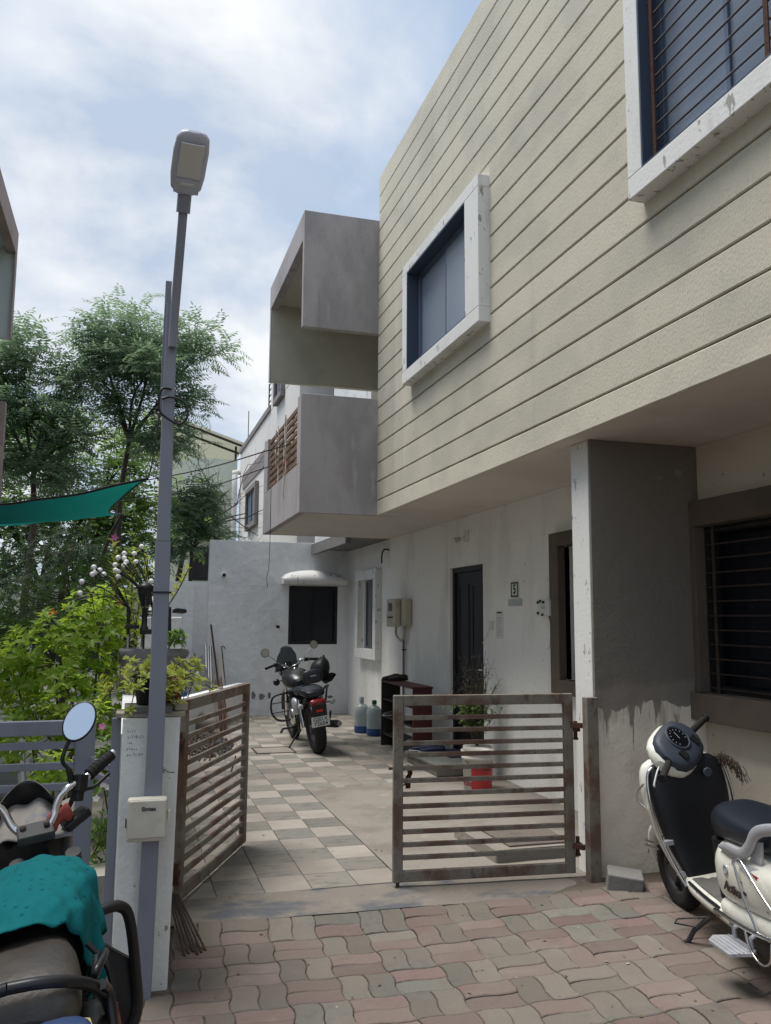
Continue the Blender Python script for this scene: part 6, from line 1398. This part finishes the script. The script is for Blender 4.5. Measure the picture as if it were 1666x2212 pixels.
# ------------------------------------------------------------------ shrubs and small plants
def shrub(name, label, lobes, n, L, W, m, seed, base, stem_r=.012, leaves=7, group=None, cat='shrub', flowers=None):
    rr = random.Random(seed); t = thing(name, label, cat, base, group); lv, st = MB(), MB(); base = Vector(base)
    vol = [r[0] * r[1] * r[2] for _, r in lobes]; tot = sum(vol)
    for (c, r), v_ in zip(lobes, vol):
        c = Vector(c); st.tube(cr([base + Vector((rr.uniform(-.1, .1), rr.uniform(-.1, .1), 0)), (base + c) / 2 + Vector((rr.uniform(-.08, .08), 0, 0)), c], 4), [stem_r * (1 - .05 * k) for k in range(9)], 6)
        for k in range(int(n * v_ / tot) + 1):
            d = rdir(rr, -.6); q = rr.uniform(.45, 1.05); p = c + Vector((d.x * r[0], d.y * r[1], d.z * r[2])) * q
            if k % 3 == 0: st.tube([c + (p - c) * .15, c + (p - c) * .6 + Vector((0, 0, -.02)), p], stem_r * .28, 4, False)
            rosette(lv, p, d + Vector((0, 0, .7)), leaves, L, W, rr)
    part(st, 'branches', M['stem'], t); part(lv, 'foliage', m, t)
    if flowers:
        fl = MB()
        for p in flowers[1]:
            p = Vector(p); ax_ = Vector((rr.uniform(-.3, .3), -1, .4)).normalized(); u = ax_.orthogonal().normalized(); v = ax_.cross(u)
            for k in range(5):
                a = k * 1.2566; leaf(fl, p, u * math.cos(a) + v * math.sin(a) + ax_ * .2, ax_, flowers[2], flowers[2] * .8, .05)
        part(fl, 'flowers', flowers[0], t, kind='stuff')
    return t
M['petal_white'] = mat('petal_white', (.75, .74, .72), rough=.6)
M['petal_pink'] = mat('petal_pink', (.55, .16, .36), rough=.6)
M['petal_red'] = mat('petal_red', (.35, .04, .025), rough=.6)
shrub('broadleaf_shrub', 'bright green broad-leaved shrub filling the garden behind the grey gate', [((-.50, 7.0, 1.20), (.42, .45, .40)), ((-.20, 6.9, 1.45), (.30, .35, .34)), ((-.78, 7.1, 1.05), (.28, .35, .36)), ((-.30, 6.7, .80), (.36, .35, .38)), ((-.62, 6.8, .62), (.34, .35, .36)), ((-.15, 6.7, .45), (.22, .3, .3))], 430, .085, .040, M['leaf_bright'], 31, (-.4, 7.0, -.03), flowers=(M['petal_red'], [(-.52, 6.6, 1.60), (-.50, 6.62, 1.58), (-.535, 6.62, 1.575), (-.06, 6.6, 1.66)], .015))
shrub('garden_shrub', 'darker small-leaved shrub rising behind the bright broad-leaved one', [((-.55, 9.2, 1.7), (.6, .5, .55)), ((-.1, 9.4, 2.0), (.4, .4, .4)), ((-1.3, 9.3, 1.4), (.6, .5, .5))], 420, .06, .026, M['leaf_mid'], 32, (-.5, 9.2, -.03))
shrub('dark_bush', 'dark bush filling the ground under the neem trees', [((-1.6, 15.6, 1.2), (.9, .6, .8)), ((-2.8, 15.6, 1.3), (.9, .6, .9)), ((-.5, 15.7, 1.0), (.7, .6, .8)), ((-3.9, 15.6, 1.2), (.9, .6, .9)), ((-2.2, 15.7, 2.2), (.9, .5, .5)), ((.2, 15.8, 1.2), (.5, .5, .8)), ((-1.4, 16.2, 2.7), (1.0, .5, .6)), ((-3.0, 16.2, 3.0), (1.0, .5, .7)), ((-.2, 16.2, 2.5), (.8, .5, .6))], 1100, .13, .06, M['leaf_dark'], 38, (-1.8, 15.7, -.1), .03)
shrub('lower_bush', 'mid-green bush beside the dark one, behind the plastic chair', [((-1.9, 12.2, .9), (.7, .5, .6)), ((-2.7, 12.4, 1.2), (.7, .5, .7))], 260, .10, .05, M['leaf_mid'], 39, (-2.2, 12.3, -.03), .02)
def upright(name, label, stems, m, seed, L=.055, cat='plant', flowers=None):
    rr = random.Random(seed); b0 = stems[0][0]; t = thing(name, label, cat, b0); st, lv = MB(), MB()
    for a, b in stems:
        a, b = Vector(a), Vector(b); md = (a + b) / 2 + Vector((rr.uniform(-.03, .03), 0, 0)); pts = cr([a, md, b], 5); st.tube(pts, .006, 5)
        n = int((b - a).length / .022)
        for k in range(n):
            tt = .35 + .65 * k / n; p = a.lerp(b, tt); g = k * 2.4; d = Vector((math.cos(g), math.sin(g), .9)); leaf(lv, p, d, Vector((0, 0, 1)), L * rr.uniform(.8, 1.1), L * .42)
    part(st, 'stalks', M['stem'], t); part(lv, 'leaves', m, t)
    if flowers:
        fl = MB()
        for p in flowers[1]:
            for k in range(5):
                a = k * 1.2566; leaf(fl, Vector(p), Vector((math.cos(a), -.3, math.sin(a))), Vector((0, -1, 0)), flowers[2], flowers[2] * .7)
        part(fl, 'flower', flowers[0], t)
upright('leafy_stalks', 'tall yellow-green leafy stalks topped by a pink flower behind the solar lights', [((-.06, 7.2, 1.0), (-.125, 7.2, 2.16)), ((.02, 7.2, 1.0), (.03, 7.2, 2.10)), ((.10, 7.2, 1.0), (.138, 7.2, 2.05)), ((-.03, 7.25, 1.0), (-.04, 7.25, 1.75)), ((.06, 7.15, 1.0), (.09, 7.15, 1.7))], M['leaf_lime'], 5, .075, flowers=(M['petal_pink'], [(-.125, 7.18, 2.19)], .035))
upright('leaning_stalk', 'single yellow-green leafy stalk leaning out to the right of the lamp pole', [((.25, 7.2, 1.55), (.475, 7.2, 1.97)), ((.24, 7.2, 1.30), (.26, 7.2, 1.58))], M['leaf_lime'], 6, .07)
shrub('planter_seedling', 'little dark plant drooping over the planter rim', [((.345, 6.45, 1.40), (.06, .05, .06))], 14, .07, .028, M['leaf_mid'], 33, (.345, 6.5, 1.29), .004, 5, cat='plant')
upright('dry_grass', 'clump of dry pale grass at the end of the dividing wall', [((.55 + .03 * k, 11.4, .36), (.60 + .05 * k, 11.3, 1.0 + .05 * (k % 3))) for k in range(7)], M['leaf_dry'], 9, .05)
shrub('periwinkle', 'white-flowered leafy plant growing between the grey gate and the pillar', [((-.09, 4.95, .70), (.07, .10, .18)), ((-.09, 4.9, .38), (.08, .10, .16)), ((-.12, 4.9, .15), (.10, .12, .12))], 90, .06, .022, M['leaf_mid'], 34, (-.09, 4.95, -.03), .006, 6, cat='plant', flowers=(M['petal_white'], [(-.10, 4.80, .735), (-.085, 4.80, .69), (-.06, 4.80, .675), (-.115, 4.8, .62), (-.33, 4.8, .70), (-.12, 4.8, .80)], .022))
shrub('low_foliage', 'yellowish low plant behind the slats of the grey gate', [((-.30, 4.85, .42), (.10, .10, .14)), ((-.34, 4.9, .75), (.09, .1, .14)), ((-.12, 4.85, 1.0), (.05, .08, .1))], 60, .06, .026, M['leaf_bright'], 35, (-.30, 4.9, -.03), .006, 6, cat='plant', flowers=(M['petal_pink'], [(-.10, 4.75, .99)], .022))
b = MB(); b.loft([sq((-.10, 4.75, -.03), .20), sq((-.10, 4.75, .28), .24)], True, False, False); single(b, 'white_tub', M['bucket'], 'stained white square tub with plants behind the grey gate', 'planter tub', bevel=.01)
# dried tulsi plant in a whitewashed pot by the door
dp = pot_thing('potted_bush', 'half-dry twiggy bush in a whitewashed pot beside the door', (3.38, 8.06, .001), [(.10, 0), (.105, .01), (.13, .26), (.142, .262), (.142, .31), (.132, .31)], M['bucket'], cat='potted plant')
tw, l1, l2 = MB(), MB(), MB(); rr = random.Random(77)
for k in range(60):
    a = rr.uniform(0, 6.28); q = rr.uniform(.05, .30); top = Vector((3.36 + q * math.cos(a) * 1.15, 8.06 + q * math.sin(a) * .8, rr.uniform(.55, 1.26)))
    p0 = Vector((3.38, 8.06, .30)); md = p0.lerp(top, .5) + Vector((rr.uniform(-.04, .04), rr.uniform(-.04, .04), .04)); pts = cr([p0, md, top], 4); tw.tube(pts, [.005, .0045, .004, .0035, .003, .0028, .0025, .002, .0015], 4, False)
    for j in range(5):
        t0 = rr.uniform(.35, 1); p = p0.lerp(top, t0) + Vector((0, 0, .02)); e = p + Vector((rr.uniform(-.08, .08), rr.uniform(-.06, .06), rr.uniform(.0, .09))); tw.tube([p, e], .0014, 3, False)
        for i in range(3): leaf(l2 if e.z > .72 else l1, e + rdir(rr) * .012, rdir(rr, -.3), Vector((0, 0, 1)), .022 if e.z > .72 else .045, .010 if e.z > .72 else .024)
        if e.z < .80 and rr.random() < .35: rosette(l1, p, Vector((0, 0, 1)), 3, .04, .02, rr)
part(tw, 'twigs', M['bark'], dp); part(l1, 'green_leaves', M['leaf_mid'], dp); part(l2, 'dry_seed_heads', M['leaf_dry'], dp, kind='stuff')
# plastic chair
ch = thing('plastic_chair', 'off-white plastic garden chair with slotted back at the left of the shrub', 'chair', (-1.0, 8.3, -.03))
cx_, cy_ = -1.02, 8.2
b = MB(); b.sheet(lambda u, v: (cx_ + (u - .5) * .44, cy_ + (v - .5) * .42, .40 - .02 * math.sin(math.pi * u) + .012 * v), 10, 8); w = part(b, 'seat', M['bulb'], ch); w.modifiers.new('t', 'SOLIDIFY').thickness = .012
b = MB()
for k in range(9):
    z0, z1 = .46 + k * .047, .46 + k * .047 + .036
    b.sheet(lambda u, v: (cx_ + (u - .5) * .40, cy_ - .22 + .04 * (2 * u - 1) ** 2 - .05 * ((z0 + (z1 - z0) * v) - .4), z0 + (z1 - z0) * v), 10, 1)
for x in (-.2, -.02, .185): b.box(cx_ + x, cx_ + x + .03, cy_ - .25, cy_ - .235, .42, .90)
w = part(b, 'backrest', M['bulb'], ch); w.modifiers.new('t', 'SOLIDIFY').thickness = .010
b = MB(); b.tube(cr([(cx_ - .21, cy_ - .20, .45), (cx_ - .22, cy_ - .235, .8), (cx_ - .15, cy_ - .26, .93), (cx_, cy_ - .275, .95), (cx_ + .15, cy_ - .26, .93), (cx_ + .22, cy_ - .235, .8), (cx_ + .21, cy_ - .20, .45)], 5), .02, 8); part(b, 'back_rim', M['bulb'], ch)
for sx in (-1, 1):
    for sy in (-1, 1):
        b = MB(); b.bar((cx_ + sx * .20, cy_ + sy * .19, .40), (cx_ + sx * .24, cy_ + sy * .23, -.028), .035, .035); part(b, 'leg', M['bulb'], ch)
    b = MB(); b.tube(cr([(cx_ + sx * .22, cy_ - .22, .62), (cx_ + sx * .25, cy_, .64), (cx_ + sx * .24, cy_ + .2, .60), (cx_ + sx * .22, cy_ + .2, .40)], 5), .018, 8); part(b, 'armrest', M['bulb'], ch)
# shade net and its prop
M['net'] = mat('net', (.006, .12, .10), [((.004, .085, .075), 2, .45, .65, I3, .5)], .8, transl=((.008, .18, .15), .45), spec=.2)
def net(u, v):
    A, B, C, D = Vector((-2.30, 10.25, 2.72)), Vector((.12, 7.66, 2.76)), Vector((-.10, 10.10, 2.72)), Vector((-2.45, 12.6, 2.72))
    p = A.lerp(B, u).lerp(D.lerp(C, u), v); hem = math.sin(math.pi * u) * .10
    p.x -= .22 * math.sin(math.pi * v) * u ** 6
    return p + Vector((0, -.25 * math.sin(math.pi * u) * (1 if v > .5 else -1) * abs(v - .5) * 2, -.11 * math.sin(math.pi * v) * (.4 + .6 * u) - .05 * math.sin(math.pi * u) + .02 * nz3(u * 6, v * 5, 0)))
nt_ = thing('shade_net', 'sagging green shade net tied above the garden', 'shade net', (-1, 10, 2.6))
b = MB(); b.sheet(net, 40, 16); part(b, 'net_sheet', M['net'], nt_)
b = MB(); b.tube([net(k / 40, 0) for k in range(41)], .012, 6); part(b, 'hem_rope', M['black'], nt_)
b = MB(); b.tube([net(1, k / 12) for k in range(13)], .008, 6); part(b, 'end_rope', M['black'], nt_)
b = MB(); b.tube(cr([net(1, 1) , (-.25, 10.5, 2.45), (-.42, 11.2, 1.9), (-.5, 11.6, 1.0), (-.5, 11.6, -.03)], 5), .022, 7); part(b, 'prop_pole', M['bark'], nt_)
b = MB(); b.tube([net(1, 0), (.14, 4.2 + 3.2, 2.80), (.16, 4.06, 2.98)], .006, 5); part(b, 'guy_rope', M['black'], nt_)

# ------------------------------------------------------------------ trees
def frond(mb, p, d, L, rr, npair=6, ll=.095, lw=.026):
    d = d.normalized(); side = d.cross(Vector((0, 0, 1)))
    if side.length < .05: side = d.orthogonal()
    side.normalize(); pos = p.copy(); cur = d.copy(); step = L / npair
    for k in range(npair):
        cur = (cur + Vector((0, 0, -.14))).normalized(); nx = pos + cur * step; f = 1 - .45 * abs(k / npair - .35)
        for s in (-1, 1):
            ld = (side * s * .85 + cur * .55 + Vector((0, 0, -.28 + rr.uniform(-.15, .15)))).normalized(); w = cur * lw * .5
            q = pos + cur * step * .5; l_ = ll * f
            mb.add([q, q + ld * l_ * .5 + w, q + ld * l_ + Vector((0, 0, -.014)), q + ld * l_ * .5 - w], [(0, 1, 2, 3)], False)
        pos = nx
    mb.add([pos, pos + cur * ll * .5 + side * lw * .5, pos + cur * ll, pos + cur * ll * .5 - side * lw * .5], [(0, 1, 2, 3)], False)
def tree(name, label, base, fork, lobes, n, m, seed, tr=.09, L=.34, ll=.115, lw=.034, npair=6):
    rr = random.Random(seed); t = thing(name, label, 'tree', base, 'trees behind the yard'); base, fork = Vector(base), Vector(fork)
    tk = MB(); pts = cr([base, base.lerp(fork, .4) + Vector((rr.uniform(-.12, .12), 0, 0)), base.lerp(fork, .75) + Vector((rr.uniform(-.1, .1), 0, 0)), fork], 5)
    tk.tube(pts, [tr * (1 - .5 * k / (len(pts) - 1)) for k in range(len(pts))], 8)
    cv, lb = MB(), tk; vol = [(r[0] * r[1] * r[2]) ** .75 for _, r in lobes]; tot = sum(vol)
    for (c, r), v_ in zip(lobes, vol):
        c = Vector(c); src = fork if c.z > fork.z - .3 else min(pts[4:], key=lambda q: abs(q.z - (c.z - .5)))
        p = cr([src, src.lerp(c, .5) + Vector((rr.uniform(-.15, .15), rr.uniform(-.1, .1), .12)), c], 5); lb.tube(p, [tr * .42 * (1 - .7 * k / 10) for k in range(11)], 6)
        nb_ = 7; tips = []
        for k in range(nb_):
            d = rdir(rr, -.25); s0 = p[rr.randint(4, 10)]; e = c + Vector((d.x * r[0], d.y * r[1], d.z * r[2])) * rr.uniform(.55, .85)
            q = cr([s0, s0.lerp(e, .5) + rdir(rr) * .10, e], 4); lb.tube(q, [tr * .14 * (1 - .8 * i / 8) + .002 for i in range(9)], 4, False); tips.append(q)
        for k in range(int(n * v_ / tot) + 1):
            q = tips[rr.randrange(nb_)]; e = q[rr.randint(3, 8)] + Vector((rr.gauss(0, r[0]), rr.gauss(0, r[1]), rr.gauss(0, r[2]))) * .30
            o_ = Vector(((e.x - c.x) / r[0], (e.y - c.y) / r[1], (e.z - c.z) / r[2]))
            if o_.length > 1.12: e = c + (e - c) * (1.12 / o_.length)
            frond(cv, e, rdir(rr, -.3) * .9 + (e - c) * .7 + Vector((0, 0, .15)), L * rr.uniform(.7, 1.2), rr, npair, ll, lw)
    part(lb, 'trunk', M['bark'], t); part(cv, 'crown', m, t)
tree('neem_tree', 'tall feathery neem tree rising behind the lamp pole', (-.30, 15.3, -.1), (-.1, 15.2, 4.6), [((.10, 15.0, 6.55), (.85, .8, .55)), ((-.75, 14.8, 6.15), (.45, .5, .45)), ((1.05, 15.2, 6.35), (.50, .6, .42)), ((-.85, 14.9, 5.75), (.30, .4, .25)), ((.15, 14.9, 5.75), (.85, .8, .45)), ((.75, 15.0, 5.25), (.55, .6, .40)), ((-.25, 15.1, 5.05), (.45, .5, .35)), ((.55, 14.9, 4.45), (.6, .6, .40))], 1750, M['leaf_neem'], 101, .075)
tree('neem_tree', 'shorter neem tree beside the balcony of the opposite house', (-1.45, 14.6, -.1), (-1.55, 14.6, 3.9), [((-1.75, 14.5, 5.75), (.60, .6, .42)), ((-1.15, 14.4, 5.35), (.45, .5, .40)), ((-2.3, 14.5, 5.2), (.6, .6, .5)), ((-1.5, 14.5, 4.75), (.7, .6, .42)), ((-.95, 14.4, 4.35), (.45, .5, .35)), ((-2.1, 14.6, 4.0), (.7, .6, .45)), ((-1.25, 14.5, 3.7), (.55, .5, .35))], 1600, M['leaf_neem'], 102, .075)
tree('young_neem_tree', 'young neem leaning out beside the sage house above the rear wall', (1.02, 14.75, -.1), (1.0, 14.75, 2.7), [((1.20, 14.7, 3.55), (.38, .35, .30)), ((.85, 14.7, 3.25), (.36, .35, .30)), ((1.25, 14.7, 2.95), (.30, .3, .25)), ((.75, 14.7, 2.55), (.35, .35, .28))], 520, M['leaf_neem'], 103, .05, .28, .10, .03)
tree('shade_tree', 'dense dark broad-crowned tree filling the garden beneath the net', (-2.0, 19.5, -.1), (-1.8, 19.5, 2.2), [((-2.6, 19.4, 3.6), (1.3, .9, .9)), ((-.9, 19.5, 3.4), (1.2, .9, .9)), ((.3, 19.6, 4.2), (1.0, .8, .9)), ((-1.6, 19.4, 5.2), (1.2, .9, .8)), ((-3.6, 19.5, 5.0), (1.2, .9, .9)), ((.0, 19.6, 5.3), (.9, .8, .7)), ((.9, 19.5, 3.2), (.8, .7, .8)), ((-.6, 19.3, 2.2), (1.2, .7, .6)), ((-2.8, 19.3, 2.2), (1.2, .7, .6))], 2300, M['leaf_mid'], 104, .12, .40, .15, .06, 5)
tree('conifer_tree', 'very dark drooping conifer low behind the shrubs', (-.85, 12.6, -.1), (-.85, 12.6, 2.3), [((-.85, 12.6, 2.45), (.55, .5, .28)), ((-1.1, 12.5, 1.95), (.85, .6, .28)), ((-.6, 12.5, 1.6), (.75, .6, .28)), ((-1.4, 12.5, 1.3), (.9, .6, .35)), ((-.6, 12.4, 1.05), (.8, .6, .35))], 620, M['leaf_dark'], 105, .07, .45, .07, .012, 12)
# bare twig tree in front of the sage house
bt = thing('bare_tree', 'leafless twiggy branches spreading above the rear wall', 'tree', (.75, 15.6, -.1)); lb = MB(); rr = random.Random(55)
def twig(p, d, L, r, depth):
    q = p.copy(); pts = [p]; dd = d.normalized()
    for k in range(4):
        dd = (dd + rdir(rr) * .22 + Vector((0, 0, .04))).normalized(); q = q + dd * L / 4; pts.append(q.copy())
    lb.tube(pts, [r * (1 - .14 * k) for k in range(5)], 5 if r > .01 else 3, False)
    if depth:
        for k in range(3 if depth > 1 else 4):
            i = rr.randint(1, 4); twig(pts[i], dd + rdir(rr) * .95, L * rr.uniform(.5, .8), r * .52, depth - 1)
b = MB(); b.tube([(.75, 15.6, -.1), (.80, 15.6, 2.0), (.95, 15.55, 3.0)], [.06, .05, .04], 8); part(b, 'trunk', M['bark'], bt)
for d in ((.8, -.1, .75), (.45, .1, 1.0), (1.0, -.2, .35), (-.1, 0, 1.1), (.9, .2, .55)): twig(Vector((.95, 15.55, 3.0)), Vector(d), 1.15, .022, 3)
part(lb, 'branches', M['bark'], bt)

# far garden wall behind the trees and small litter on the paving
b = MB(); b.box(-9, .5, 22.0, 22.2, -.1, 2.3); single(b, 'garden_end_wall', M['sage'], 'pale green wall glimpsed through the trunks at the end of the garden', 'wall')
g = MB(); rr = random.Random(19)
for k in range(150):
    x = rr.uniform(.35, 3.4); y = rr.uniform(2.3, 4.7) if k % 4 else rr.uniform(4.75, 8)
    if x > 2.6 and y > 4.7: continue
    z = (lane_z(x, y) if y < 4.75 else 0) + .004; a = rr.uniform(0, 6.28); s_ = rr.uniform(.004, .014)
    d = Vector((math.cos(a), math.sin(a), rr.uniform(-.1, .2))); leaf(g, Vector((x, y, z)), d, Vector((0, 0, 1)), s_ * 2, s_, .3)
o = single(g, 'litter', M['leaf_dry'], kind='stuff', loc=(0, 0, 0)); o['label'] = 'scattered dry leaf bits on the paving'
g = MB()
for k in range(14):
    x = rr.uniform(.3, 3.0); y = rr.uniform(2.6, 4.6); s_ = rr.uniform(.004, .009)
    g.obox((x, y, lane_z(x, y) + .004), s_ * 2, s_, s_ * .5, (rr.uniform(-.3, .3), rr.uniform(-.3, .3), rr.uniform(0, 6)))
o = single(g, 'paper_bits', M['oldwood'], kind='stuff', loc=(0, 0, 0)); o['label'] = 'tiny pale paper and plaster bits on the paving'
